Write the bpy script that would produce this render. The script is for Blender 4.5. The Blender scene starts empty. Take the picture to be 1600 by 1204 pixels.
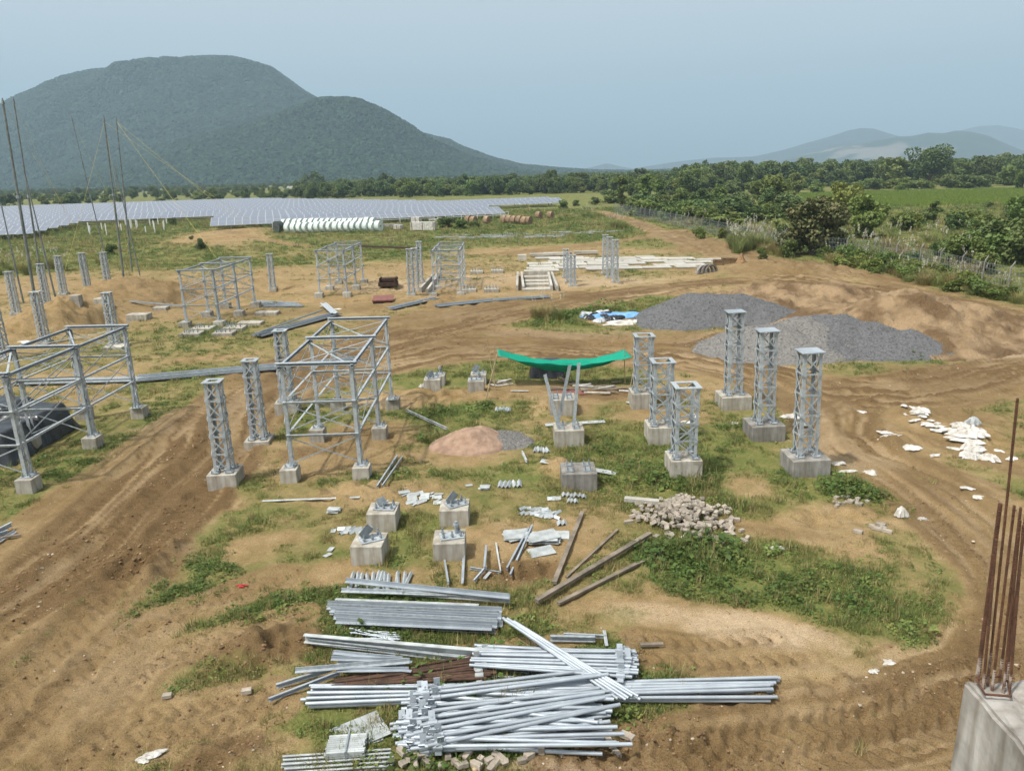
import bpy, bmesh, math, random
import numpy as np
from mathutils import Vector, Matrix, Euler

S = bpy.context.scene
COL = S.collection
rnd = random.Random(7)
PI = math.pi

# ------------------------------------------------------------------ camera
CAM_H = 7.0
FPX, CX, CY = 1180.0, 800.0, 602.0
PITCH = math.atan((CY - 270.0) / FPX)
ROLL = math.radians(1.5)
FW = Vector((0, math.cos(PITCH), -math.sin(PITCH)))
_u0 = Vector((0, math.sin(PITCH), math.cos(PITCH)))
_r0 = Vector((1, 0, 0))
RT = _r0 * math.cos(ROLL) - _u0 * math.sin(ROLL)
UP = _r0 * math.sin(ROLL) + _u0 * math.cos(ROLL)
cam_data = bpy.data.cameras.new('camera')
cam_data.sensor_fit = 'HORIZONTAL'
cam_data.sensor_width = 36.0
cam_data.lens = FPX / 1600.0 * 36.0
cam_data.clip_start = 0.1
cam_data.clip_end = 60000
cam = bpy.data.objects.new('camera', cam_data)
COL.objects.link(cam)
m3 = Matrix((RT, UP, -FW)).transposed()
cam.matrix_world = Matrix.Translation((0, 0, CAM_H)) @ m3.to_4x4()
S.camera = cam

# ------------------------------------------------------------------ light
SUN_EL, SUN_AZ = math.radians(60), math.radians(-122)     # azimuth from +Y towards +X
sunv = Vector((math.sin(SUN_AZ) * math.cos(SUN_EL), math.cos(SUN_AZ) * math.cos(SUN_EL), math.sin(SUN_EL)))
W = bpy.data.worlds.new('World'); S.world = W
W.use_nodes = True
wn = W.node_tree.nodes; wl = W.node_tree.links
sky = wn.new('ShaderNodeTexSky')
sky.sky_type = 'NISHITA'
sky.sun_disc = False
sky.sun_elevation = SUN_EL
sky.sun_rotation = SUN_AZ
sky.altitude = 100
sky.air_density = 1.0
sky.dust_density = 5.0
sky.ozone_density = 1.5
bg = wn['Background']
bg.inputs['Strength'].default_value = 0.15
hs = wn.new('ShaderNodeHueSaturation'); hs.inputs['Saturation'].default_value = 0.15
wl.new(sky.outputs['Color'], hs.inputs['Color']); wl.new(hs.outputs['Color'], bg.inputs['Color'])
sl = bpy.data.lights.new('sun', 'SUN')
sl.energy = 3.4
sl.angle = math.radians(2.2)
sl.color = (1.0, 0.95, 0.86)
so = bpy.data.objects.new('sun', sl); COL.objects.link(so)
so.rotation_euler = (-sunv).to_track_quat('-Z', 'Y').to_euler()
so.location = sunv * 50
S.view_settings.view_transform = 'Standard'
S.view_settings.look = 'None'
S.view_settings.gamma = 1.0
S.view_settings.use_curve_mapping = False
S.view_settings.exposure = 0.62
S.render.engine = 'CYCLES'
S.cycles.use_denoising = True
S.cycles.max_bounces = 5
S.cycles.diffuse_bounces = 2
S.cycles.glossy_bounces = 2
S.cycles.transmission_bounces = 2
S.cycles.transparent_max_bounces = 6
S.cycles.volume_bounces = 0
S.cycles.use_adaptive_sampling = True
S.cycles.adaptive_threshold = 0.015

# ------------------------------------------------------------------ projection: pixel of the photo -> point on the ground
def ray(px, py):
    return RT * ((px - CX) / FPX) - UP * ((py - CY) / FPX) + FW
def g(px, py, z=0.0):
    d = ray(px, py)
    t = (z - CAM_H) / d.z
    return Vector((d.x * t, d.y * t, z))
def at_depth(px, py, Y):
    d = ray(px, py)
    t = Y / d.y
    return Vector((d.x * t, Y, CAM_H + d.z * t))

# ------------------------------------------------------------------ noise
def _h(ix, iy, s):
    n = (ix.astype(np.int64) * 374761393 + iy.astype(np.int64) * 668265263 + s * 974711 + 1013904223) & 0xffffffff
    n = ((n ^ (n >> 13)) * 1274126177) & 0xffffffff
    n = ((n ^ (n >> 16)) * 2246822519) & 0xffffffff
    return ((n ^ (n >> 15)) & 0xffffff) / float(0xffffff)
def vnoise(x, y, s=0):
    x = np.asarray(x, float); y = np.asarray(y, float)
    xi = np.floor(x); yi = np.floor(y)
    fx = x - xi; fy = y - yi
    fx = fx * fx * (3 - 2 * fx); fy = fy * fy * (3 - 2 * fy)
    a = _h(xi, yi, s); b = _h(xi + 1, yi, s); c = _h(xi, yi + 1, s); d = _h(xi + 1, yi + 1, s)
    return (a * (1 - fx) + b * fx) * (1 - fy) + (c * (1 - fx) + d * fx) * fy
def fbm(x, y, s=0, o=4):
    t = 0; a = 0.5; n = 0
    for k in range(o):
        t = t + a * vnoise(x * 2 ** k, y * 2 ** k, s + k * 17); n += a; a *= 0.5
    return t / n
def sstep(a, b, x):
    t = np.clip((x - a) / (b - a), 0, 1)
    return t * t * (3 - 2 * t)

# ------------------------------------------------------------------ materials
def new_mat(name):
    m = bpy.data.materials.new(name); m.use_nodes = True
    nt = m.node_tree
    return m, nt, nt.nodes['Principled BSDF']
def mat(name, c1, c2=None, scale=8.0, rough=0.7, metal=0.0, bump=0.0, bscale=40.0, detail=6.0, spec=0.3, obj_var=0.0, coord='Object', lo=0.35, hi=0.65, bdist=0.02):
    m, nt, p = new_mat(name)
    n, l = nt.nodes, nt.links
    p.inputs['Roughness'].default_value = rough
    p.inputs['Metallic'].default_value = metal
    p.inputs['Specular IOR Level'].default_value = spec
    c2 = c2 or tuple(v * 0.75 for v in c1)
    tc = n.new('ShaderNodeTexCoord')
    tx = n.new('ShaderNodeTexNoise'); tx.inputs['Scale'].default_value = scale; tx.inputs['Detail'].default_value = detail
    l.new(tc.outputs[coord], tx.inputs['Vector'])
    r = n.new('ShaderNodeValToRGB')
    r.color_ramp.elements[0].position = lo; r.color_ramp.elements[0].color = (*c2, 1)
    r.color_ramp.elements[1].position = hi; r.color_ramp.elements[1].color = (*c1, 1)
    l.new(tx.outputs['Fac'], r.inputs['Fac'])
    out = r.outputs['Color']
    if obj_var:
        oi = n.new('ShaderNodeObjectInfo')
        mr = n.new('ShaderNodeMapRange'); mr.inputs['To Min'].default_value = 1 - obj_var; mr.inputs['To Max'].default_value = 1 + obj_var
        l.new(oi.outputs['Random'], mr.inputs['Value'])
        hv = n.new('ShaderNodeHueSaturation'); l.new(mr.outputs['Result'], hv.inputs['Value']); l.new(out, hv.inputs['Color'])
        out = hv.outputs['Color']
    l.new(out, p.inputs['Base Color'])
    if bump:
        t2 = n.new('ShaderNodeTexNoise'); t2.inputs['Scale'].default_value = bscale; t2.inputs['Detail'].default_value = 5
        l.new(tc.outputs[coord], t2.inputs['Vector'])
        b = n.new('ShaderNodeBump'); b.inputs['Strength'].default_value = bump; b.inputs['Distance'].default_value = bdist
        l.new(t2.outputs['Fac'], b.inputs['Height']); l.new(b.outputs['Normal'], p.inputs['Normal'])
    return m
def leaf_mat(name, c1, c2, transl=0.25, var=0.25):
    m, nt, p = new_mat(name)
    n, l = nt.nodes, nt.links
    geo = n.new('ShaderNodeNewGeometry')
    r = n.new('ShaderNodeValToRGB')
    r.color_ramp.elements[0].color = (*c2, 1); r.color_ramp.elements[1].color = (*c1, 1)
    l.new(geo.outputs['Random Per Island'], r.inputs['Fac'])
    oi = n.new('ShaderNodeObjectInfo')
    mr = n.new('ShaderNodeMapRange'); mr.inputs['To Min'].default_value = 1 - var; mr.inputs['To Max'].default_value = 1 + var
    l.new(oi.outputs['Random'], mr.inputs['Value'])
    hv = n.new('ShaderNodeHueSaturation'); l.new(mr.outputs['Result'], hv.inputs['Value']); l.new(r.outputs['Color'], hv.inputs['Color'])
    l.new(hv.outputs['Color'], p.inputs['Base Color'])
    p.inputs['Roughness'].default_value = 0.6
    p.inputs['Specular IOR Level'].default_value = 0.25
    mh = n.new('ShaderNodeMapRange'); mh.inputs['To Min'].default_value = .475; mh.inputs['To Max'].default_value = .52
    wn_ = n.new('ShaderNodeTexWhiteNoise'); wn_.noise_dimensions = '1D'; l.new(oi.outputs['Random'], wn_.inputs['W']); l.new(wn_.outputs['Value'], mh.inputs['Value']); l.new(mh.outputs['Result'], hv.inputs['Hue'])
    tr = n.new('ShaderNodeBsdfTranslucent'); l.new(hv.outputs['Color'], tr.inputs['Color'])
    mx = n.new('ShaderNodeMixShader'); mx.inputs['Fac'].default_value = transl
    l.new(p.outputs['BSDF'], mx.inputs[1]); l.new(tr.outputs['BSDF'], mx.inputs[2])
    l.new(mx.outputs['Shader'], n['Material Output'].inputs['Surface'])
    return m

# ------------------------------------------------------------------ object helpers
def tag(o, label=None, cat=None, group=None, kind=None):
    if label: o['label'] = label
    if cat: o['category'] = cat
    if group: o['group'] = group
    if kind: o['kind'] = kind
    return o
def empty(name, loc, label, cat, group=None, rz=0.0):
    o = bpy.data.objects.new(name, None); COL.objects.link(o)
    o.empty_display_size = 0.2
    o.location = loc; o.rotation_euler = (0, 0, rz)
    return tag(o, label, cat, group)
def link(name, me, parent=None, M=None, kind=None):
    o = bpy.data.objects.new(name, me); COL.objects.link(o)
    if parent: o.parent = parent
    if M is not None: o.matrix_local = M
    if kind: o['kind'] = kind
    return o
KIDS = {}
def copy_tree(o, loc=None, rz=None, label=None, group=None, scale=None):
    c = o.copy(); COL.objects.link(c)
    if loc is not None: c.location = loc
    if rz is not None: c.rotation_euler = (c.rotation_euler[0], c.rotation_euler[1], rz)
    if scale is not None: c.scale = scale if hasattr(scale, '__len__') else (scale,) * 3
    if label: c['label'] = label
    if group: c['group'] = group
    for ch in o.children:
        k = ch.copy(); COL.objects.link(k); k.parent = c
        for gg in ch.children:
            q = gg.copy(); COL.objects.link(q); q.parent = k
    return c
def np_mesh(name, verts, faces, mats, smooth=False):
    me = bpy.data.meshes.new(name)
    verts = np.asarray(verts, np.float32); faces = np.asarray(faces, np.int32)
    k = faces.shape[1]
    me.vertices.add(len(verts)); me.vertices.foreach_set('co', verts.ravel())
    me.loops.add(faces.size); me.loops.foreach_set('vertex_index', faces.ravel())
    me.polygons.add(len(faces)); me.polygons.foreach_set('loop_start', np.arange(0, faces.size, k, dtype=np.int32))
    if smooth: me.polygons.foreach_set('use_smooth', np.ones(len(faces), bool))
    for m in (mats if isinstance(mats, (list, tuple)) else [mats]): me.materials.append(m)
    me.update(calc_edges=True)
    return me
class MB:
    """collects shapes for one mesh"""
    def __init__(s): s.v = []; s.f = []; s.mi = []; s.cur = 0
    def add(s, vs, fs):
        b = len(s.v); s.v += [tuple(v) for v in vs]
        for f in fs: s.f.append([b + i for i in f]); s.mi.append(s.cur)
    def box(s, c, d, rz=0.0, M=None):
        x, y, z = d[0] / 2, d[1] / 2, d[2] / 2
        vs = [Vector((sx * x, sy * y, sz * z)) for sz in (-1, 1) for sy in (-1, 1) for sx in (-1, 1)]
        T = Matrix.Translation(c) @ (Matrix.Rotation(rz, 4, 'Z') if M is None else M.to_4x4())
        s.add([T @ v for v in vs], [(0, 2, 3, 1), (4, 5, 7, 6), (0, 1, 5, 4), (2, 6, 7, 3), (0, 4, 6, 2), (1, 3, 7, 5)])
    def frame(s, p0, p1, up=(0, 0, 1)):
        p0 = Vector(p0); p1 = Vector(p1); d = (p1 - p0); L = d.length; d = d / max(L, 1e-9)
        u = Vector(up)
        if abs(d.dot(u)) > 0.98: u = Vector((0, 1, 0))
        sx = d.cross(u).normalized(); uz = sx.cross(d).normalized()
        return p0, p1, d, sx, uz, L
    def prof(s, p0, p1, pts, up=(0, 0, 1), closed=True):
        """extrude a 2-D outline (side, up) from p0 to p1"""
        p0, p1, d, sx, uz, L = s.frame(p0, p1, up)
        n = len(pts)
        vs = [p0 + sx * a + uz * b for a, b in pts] + [p1 + sx * a + uz * b for a, b in pts]
        fs = [(i, (i + 1) % n, n + (i + 1) % n, n + i) for i in range(n)]
        fs += [tuple(range(n))[::-1], tuple(range(n, 2 * n))]
        s.add(vs, fs)
    def bar(s, p0, p1, w, h, up=(0, 0, 1)):
        s.prof(p0, p1, [(-w / 2, -h / 2), (w / 2, -h / 2), (w / 2, h / 2), (-w / 2, h / 2)], up)
    def angle(s, p0, p1, w, t=0.008, up=(0, 0, 1), flip=1, flipz=1):
        q = [(0, 0), (w * flip, 0), (w * flip, t * flipz), (t * flip, t * flipz), (t * flip, w * flipz), (0, w * flipz)]
        s.prof(p0, p1, q, up)
    def channel(s, p0, p1, w, h, t=0.01, up=(0, 0, 1)):
        q = [(-w / 2, -h / 2), (w / 2, -h / 2), (w / 2, -h / 2 + t), (-w / 2 + t, -h / 2 + t), (-w / 2 + t, h / 2 - t), (w / 2, h / 2 - t), (w / 2, h / 2), (-w / 2, h / 2)]
        s.prof(p0, p1, q, up)
    def tube(s, p0, p1, r, n=8, r1=None, cap=True):
        r1 = r if r1 is None else r1
        p0, p1, d, sx, uz, L = s.frame(p0, p1)
        cs = [(math.cos(2 * PI * i / n), math.sin(2 * PI * i / n)) for i in range(n)]
        vs = [p0 + (sx * a + uz * b) * r for a, b in cs] + [p1 + (sx * a + uz * b) * r1 for a, b in cs]
        fs = [(i, (i + 1) % n, n + (i + 1) % n, n + i) for i in range(n)]
        if cap: fs += [tuple(range(n))[::-1], tuple(range(n, 2 * n))]
        s.add(vs, fs)
    def path(s, pts, r, n=6):
        for a, b in zip(pts[:-1], pts[1:]): s.tube(a, b, r, n)
    def mesh(s, name, mats, smooth=False):
        me = bpy.data.meshes.new(name); me.from_pydata(s.v, [], s.f)
        for m in (mats if isinstance(mats, (list, tuple)) else [mats]): me.materials.append(m)
        if len(me.materials) > 1: me.polygons.foreach_set('material_index', s.mi)
        if smooth: me.polygons.foreach_set('use_smooth', np.ones(len(me.polygons), bool))
        me.update()
        return me
    def build(s, name, mats, parent=None, M=None, smooth=False, kind=None):
        return link(name, s.mesh(name, mats, smooth), parent, M, kind)
# ================================================================== TERRAIN
def blobw(cx, cy, rx, ry):
    c = g(cx, cy)
    a = (g(cx + rx, cy) - c).length
    f_, n_ = g(cx, cy - ry), g(cx, cy + ry)
    b = (f_ - n_).length / 2
    c = (f_ + n_) / 2
    th = math.atan2(c.x, c.y)
    return c.x, c.y, max(a, .05), max(b, .05), th
# (x, y, rx, ry, grass amount): painted in order, in photograph pixels projected on the ground
VEG = [
 # fields far away
 (800, 340, 1500, 45, .92), (300, 390, 420, 28, .9), (560, 385, 300, 22, .85), (900, 362, 200, 20, .85),
 (1450, 400, 330, 60, .95), (1550, 460, 120, 30, .9), (1250, 350, 330, 40, .95),
 # bare middle band
 (800, 455, 620, 45, .26), (760, 425, 330, 18, .32), (300, 470, 340, 45, .30), (60, 450, 160, 20, .25),
 (860, 392, 160, 8, .12), (980, 388, 130, 8, .15), (1030, 380, 110, 9, .75), (850, 415, 45, 8, .5), (990, 428, 60, 6, .55),
 (480, 400, 50, 14, .5), (620, 425, 50, 10, .2), (430, 430, 40, 14, .25), (350, 372, 60, 14, .25), (370, 385, 40, 14, .2), (500, 380, 120, 10, .8), (300, 400, 60, 14, .8), (440, 408, 60, 8, .8),
 # around the far grass island
 (930, 492, 115, 26, .97), (850, 508, 65, 14, .9), (1010, 475, 60, 14, .9),
 (955, 498, 46, 9, .0),
 # left middle, under the frames
 (300, 530, 90, 22, .75), (370, 535, 70, 14, .5), (120, 560, 160, 14, .5), (250, 530, 60, 16, .5), (230, 500, 60, 14, .35),
 (290, 615, 60, 18, .55), (80, 700, 110, 55, .7), (20, 760, 60, 40, .7), (140, 735, 45, 22, .8), (180, 695, 40, 14, .7), (40, 830, 40, 12, .35), (90, 790, 40, 10, .4),
 (350, 770, 70, 22, .55), (380, 755, 30, 18, .8), (470, 770, 90, 16, .55), (330, 792, 60, 8, .5), (400, 850, 60, 14, .2), (390, 870, 30, 10, .4),
 # central yard
 (750, 590, 190, 28, .75), (700, 575, 120, 22, .8), (950, 590, 70, 16, .8), (640, 700, 110, 40, .55), (730, 645, 100, 24, .9), (820, 650, 70, 20, .7),
 (665, 690, 40, 14, .9), (620, 690, 30, 12, .8), (900, 640, 60, 14, .15), (700, 625, 90, 10, .12), (800, 612, 70, 12, .15), (900, 612, 110, 10, .05), (880, 660, 90, 10, .3),
 (740, 740, 190, 25, .6), (700, 715, 140, 16, .25), (800, 745, 90, 16, .75), (850, 770, 90, 20, .6), (640, 780, 100, 25, .35), (560, 690, 80, 30, .06), (520, 720, 70, 26, .1),
 (1000, 700, 140, 50, .85), (1110, 700, 140, 60, .85), (1140, 640, 110, 20, .55), (1180, 700, 80, 40, .75), (1130, 770, 150, 40, .98), (1210, 785, 110, 30, .98), (1340, 770, 90, 24, .95), (1300, 700, 60, 25, .55), (1350, 735, 60, 16, .7), (960, 640, 40, 10, .7),
 (1020, 650, 60, 14, .2), (1290, 800, 60, 18, .5), (1170, 760, 40, 18, .4), (1080, 785, 30, 12, .6),
 # right front meadow
 (1130, 880, 190, 50, .8), (1250, 900, 180, 60, .75), (1150, 920, 120, 40, .8), (1390, 990, 130, 40, .9), (1380, 960, 90, 24, .9), (1440, 1010, 85, 30, .95), (1450, 950, 60, 24, .7), (1300, 960, 100, 30, .7), (1100, 870, 80, 34, .95), (1330, 850, 90, 24, .2), (1250, 830, 120, 14, .08), (1330, 835, 80, 14, .2), (1410, 850, 60, 22, .5),
 (1480, 900, 80, 40, .5), (1500, 920, 40, 14, .6), (1200, 985, 120, 26, .1), (1130, 975, 90, 14, .15), (1000, 960, 120, 26, .12), (1250, 1080, 160, 40, .06), (1290, 1085, 30, 14, .4), (1420, 1040, 70, 20, .5), (1130, 1060, 70, 12, .08),
 (970, 960, 50, 12, .4), (960, 900, 70, 30, .55), (930, 830, 60, 26, .35), (890, 860, 40, 40, .3),
 # around the front piles
 (800, 850, 120, 40, .15), (640, 900, 80, 14, .35), (740, 915, 60, 14, .35), (520, 900, 60, 25, .12), (500, 950, 25, 30, .7), (530, 940, 20, 20, .6), (600, 990, 110, 12, .75), (540, 1010, 60, 10, .5), (640, 825, 60, 22, .85), (560, 830, 40, 20, .4),
 (520, 1110, 110, 26, .9), (470, 1150, 70, 30, .75), (700, 1120, 300, 50, .85), (560, 1180, 110, 26, .7), (850, 1170, 220, 22, .85), (1000, 1120, 140, 40, .85), (1060, 1140, 90, 20, .7), (1010, 1050, 90, 30, .85), (860, 1055, 200, 40, .85), (930, 975, 60, 14, .5), (450, 1170, 40, 20, .4), (380, 1170, 60, 20, .15),
 (870, 1195, 130, 14, .05), (960, 1190, 70, 10, .3), (270, 1100, 40, 8, .5), (420, 1190, 40, 10, .5),
 # right of the road
 (1500, 640, 120, 20, .35), (1560, 620, 50, 26, .6), (1590, 680, 30, 16, .5),
]
# darker ground: moist or churned soil, and the dark zone beneath the net
DARK_SOIL = [
 (430, 1010, 110, 34, .9), (390, 1035, 80, 24, .8), (350, 1180, 70, 26, .9), (240, 880, 55, 40, .75), (215, 900, 50, 30, .6), (820, 890, 70, 16, .85), (780, 905, 50, 16, .7),
 (960, 615, 110, 9, .8), (900, 608, 60, 6, .7), (1360, 790, 70, 10, .6), (1220, 830, 90, 8, .35), (540, 690, 60, 20, .25), (480, 705, 60, 10, .7), (800, 535, 210, 22, .6), (700, 500, 130, 20, .6), (1010, 530, 130, 16, .5), (1250, 425, 150, 12, .55), (1120, 385, 90, 14, .55), (1060, 350, 60, 10, .3),  # the first two entries darken the ground beneath the net
 (1400, 620, 160, 30, .45), (1500, 590, 140, 16, .6), (250, 470, 90, 24, .35), (1130, 1100, 140, 20, .6), (1050, 1170, 120, 20, .8), (1320, 1120, 160, 16, .5), (150, 1000, 160, 60, .4), (60, 1100, 120, 60, .35), (300, 1130, 120, 30, .3), (90, 1180, 80, 24, .5),
 (700, 480, 60, 8, .3), (560, 480, 260, 6, .35),
]
# pale dry crust
PALE = [(1180, 985, 120, 22, .7), (1030, 960, 90, 16, .5), (870, 1198, 100, 12, .8), (560, 640, 60, 16, .5), (690, 440, 160, 10, .4), (920, 440, 120, 10, .5), (1560, 545, 70, 14, .9), (1480, 540, 60, 10, .5), (300, 660, 60, 18, .35), (760, 490, 80, 10, .3), (180, 1060, 80, 26, .3), (1340, 720, 60, 14, .8), (1300, 690, 40, 16, .7), (880, 520, 120, 8, .5), (1230, 470, 80, 10, .5), (1020, 405, 170, 9, .3)]
# mounds and hollows (x, y, rx, ry, height in metres)
MND = [
 (150, 470, 55, 16, .75), (235, 462, 70, 14, .85), (100, 500, 60, 16, .7), (60, 515, 50, 16, .55), (130, 505, 40, 12, .5), (285, 467, 30, 8, -.8), (150, 507, 30, 9, -.6), (180, 500, 20, 8, -.5), (420, 452, 40, 8, -.6), (330, 452, 40, 7, -.5), (380, 440, 40, 7, .3),
 (240, 880, 40, 30, .16), (430, 1005, 80, 24, .12), (350, 1185, 60, 22, .22), (820, 893, 50, 12, -.22), (880, 640, 50, 10, .22), (870, 735, 28, 16, .25), (620, 625, 80, 12, .12), (700, 625, 80, 12, .16), (1210, 420, 90, 9, .5), (1290, 430, 80, 9, .45), (1130, 388, 60, 6, .35), (1000, 560, 80, 10, .15),
 (1290, 805, 100, 14, -.15), (1150, 1090, 120, 14, .1), (1050, 1165, 90, 16, .14), (1300, 1070, 40, 14, .1), (560, 775, 80, 20, .08), (690, 470, 80, 10, .1), (640, 448, 60, 5, -.4), (510, 468, 90, 3, -.4), (700, 460, 30, 5, -.4), (830, 445, 40, 8, -.35), (872, 445, 10, 8, -.35), (350, 370, 50, 12, .5), (1420, 650, 60, 10, .2), (1510, 680, 50, 16, .25), (1390, 690, 60, 12, .2),
]
# wheel ruts: points in photograph pixels, half width, depth, dark, lug pattern
RUT = [
 ([(-150, 1030), (95, 832), (200, 738), (300, 652), (350, 605), (400, 585)], .30, .09, .9, .2),
 ([(-150, 1120), (0, 985), (130, 880), (245, 778), (335, 690), (395, 625), (450, 580)], .42, .10, 1., .3),
 ([(-60, 1160), (60, 1040), (190, 905), (300, 790), (385, 692), (428, 642), (480, 590)], .36, .09, .9, .3),
 ([(-100, 930), (60, 800), (170, 725), (280, 645)], .22, .05, .5, 0),
 ([(0, 1204), (160, 1010), (330, 940), (430, 900)], .25, .06, .55, .1),
 ([(120, 1204), (230, 1040), (380, 985), (470, 960)], .22, .05, .5, .1),
 ([(150, 1130), (300, 1110), (420, 1085)], .2, .06, .6, .1),
 ([(170, 1170), (320, 1140), (430, 1105)], .2, .05, .5, .1),
 ([(400, 585), (520, 545), (640, 515), (760, 492), (900, 468), (1020, 450), (1150, 438)], .6, .12, 1., 0),
 ([(450, 590), (560, 560), (700, 535), (850, 535), (1000, 545), (1120, 552)], .55, .10, .9, 0),
 ([(430, 612), (600, 575), (760, 555), (900, 558), (1060, 570), (1180, 590), (1260, 640)], .5, .08, .7, .2),
 ([(640, 500), (760, 480), (900, 458)], .4, .08, .8, 0),
 ([(560, 545), (760, 515), (880, 528), (1010, 535), (1130, 530), (1190, 522)], .5, .1, .7, 0),
 ([(1150, 438), (1260, 440), (1400, 452), (1520, 478), (1640, 512)], .5, .1, .8, 0),
 ([(1060, 360), (1130, 385), (1220, 412), (1330, 430), (1450, 455), (1560, 480), (1680, 510)], .6, .1, .8, 0),
 ([(935, 330), (1000, 350), (1070, 378), (1150, 402), (1260, 420), (1380, 436)], .6, .08, .7, 0),
 ([(1640, 560), (1500, 590), (1390, 612), (1310, 622), (1260, 640), (1290, 700), (1380, 745), (1445, 795), (1510, 850), (1575, 920), (1605, 990), (1540, 1070), (1400, 1112), (1240, 1140), (1100, 1165), (1000, 1204), (900, 1250)], .34, .09, .8, .8),
 ([(1660, 600), (1520, 625), (1400, 640), (1330, 660), (1360, 700), (1440, 735), (1530, 790), (1600, 850), (1650, 920), (1670, 1000), (1620, 1080), (1500, 1135), (1360, 1165), (1200, 1190), (1100, 1230)], .34, .09, .7, .8),
 ([(1640, 575), (1480, 605), (1360, 640)], .3, .08, .7, 0),
 ([(1280, 600), (1300, 640), (1340, 690), (1420, 720), (1520, 760), (1640, 830)], .3, .06, .5, .6),
 ([(1250, 585), (1300, 610), (1370, 650), (1470, 690), (1620, 740)], .3, .06, .5, .4),
 ([(1640, 545), (1540, 570), (1420, 590), (1320, 600)], .35, .1, .9, 0),
 ([(1000, 1000), (1090, 1010), (1200, 1000)], .16, .05, .5, .6),
 ([(1000, 1030), (1120, 1040), (1250, 1030)], .16, .05, .5, .6),
 ([(700, 1020), (900, 1000)], .1, .02, .1, 0),
 ([(330, 362), (400, 372), (480, 385)], .5, .05, .4, 0),
 ([(800, 395), (900, 385), (1000, 372), (1060, 360)], .7, .06, .6, 0),
]
# churned haul roads: points, half width, furrow height, darkness
CORR = [
 ([(-150, 1075), (60, 945), (190, 835), (300, 725), (380, 635), (440, 585)], 2.0, .22, .95),
 ([(420, 595), (560, 552), (680, 520), (800, 494), (930, 468), (1060, 448), (1180, 436)], 1.7, .30, .95),
 ([(440, 610), (560, 580), (700, 550), (830, 546), (960, 552), (1090, 560), (1200, 585), (1290, 620)], 1.7, .26, .75),
 ([(1680, 560), (1520, 592), (1400, 612), (1300, 612), (1200, 585)], 1.8, .26, .8),
 ([(1280, 600), (1330, 680), (1420, 735), (1520, 800), (1600, 890), (1640, 980), (1590, 1075), (1430, 1122), (1230, 1160), (1000, 1225)], 1.45, .2, .7),
 ([(1150, 432), (1270, 440), (1400, 455), (1530, 482), (1680, 525)], 1.8, .25, .8),
 ([(935, 330), (1000, 350), (1070, 378), (1150, 404), (1260, 424), (1380, 442)], 1.8, .2, .6),
 ([(1000, 545), (1100, 535), (1190, 515)], 1.5, .3, .8),
 ([(-80, 1190), (80, 1100), (250, 985), (420, 930)], 1.3, .12, .45),
]
def polydist(x, y, pts):
    P = _wpts(pts); best = np.full(len(x), 1e9); sg = np.zeros(len(x)); sa = np.zeros(len(x)); s0 = 0
    for a, b in zip(P[:-1], P[1:]):
        dx, dy = b.x - a.x, b.y - a.y; L = math.hypot(dx, dy)
        t = np.clip(((x - a.x) * dx + (y - a.y) * dy) / (L * L), 0, 1)
        qx = x - a.x - t * dx; qy = y - a.y - t * dy
        d = np.hypot(qx, qy); k = d < best
        best[k] = d[k]; sg[k] = np.sign(qx * dy - qy * dx)[k]; sa[k] = (s0 + t * L)[k]; s0 += L
    return best, sg * best, sa
def _wpts(pts): return [g(px, min(py, 1190) if py > 1190 else py) for px, py in pts]
def _blob(x, y, b, ns, soft=0.28):
    cx, cy, a, bb, th = b
    R = max(a, bb) * 1.7
    idx = np.nonzero((np.abs(x - cx) < R) & (np.abs(y - cy) < R))[0]
    if not len(idx): return idx, None
    dx = x[idx] - cx; dy = y[idx] - cy
    u = (dx * math.cos(th) - dy * math.sin(th)) / a
    v = (dx * math.sin(th) + dy * math.cos(th)) / bb
    d = np.sqrt(u * u + v * v) + (ns[idx] - .5) * 1.5
    return idx, 1 - sstep(1 - soft, 1 + soft, d)
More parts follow.
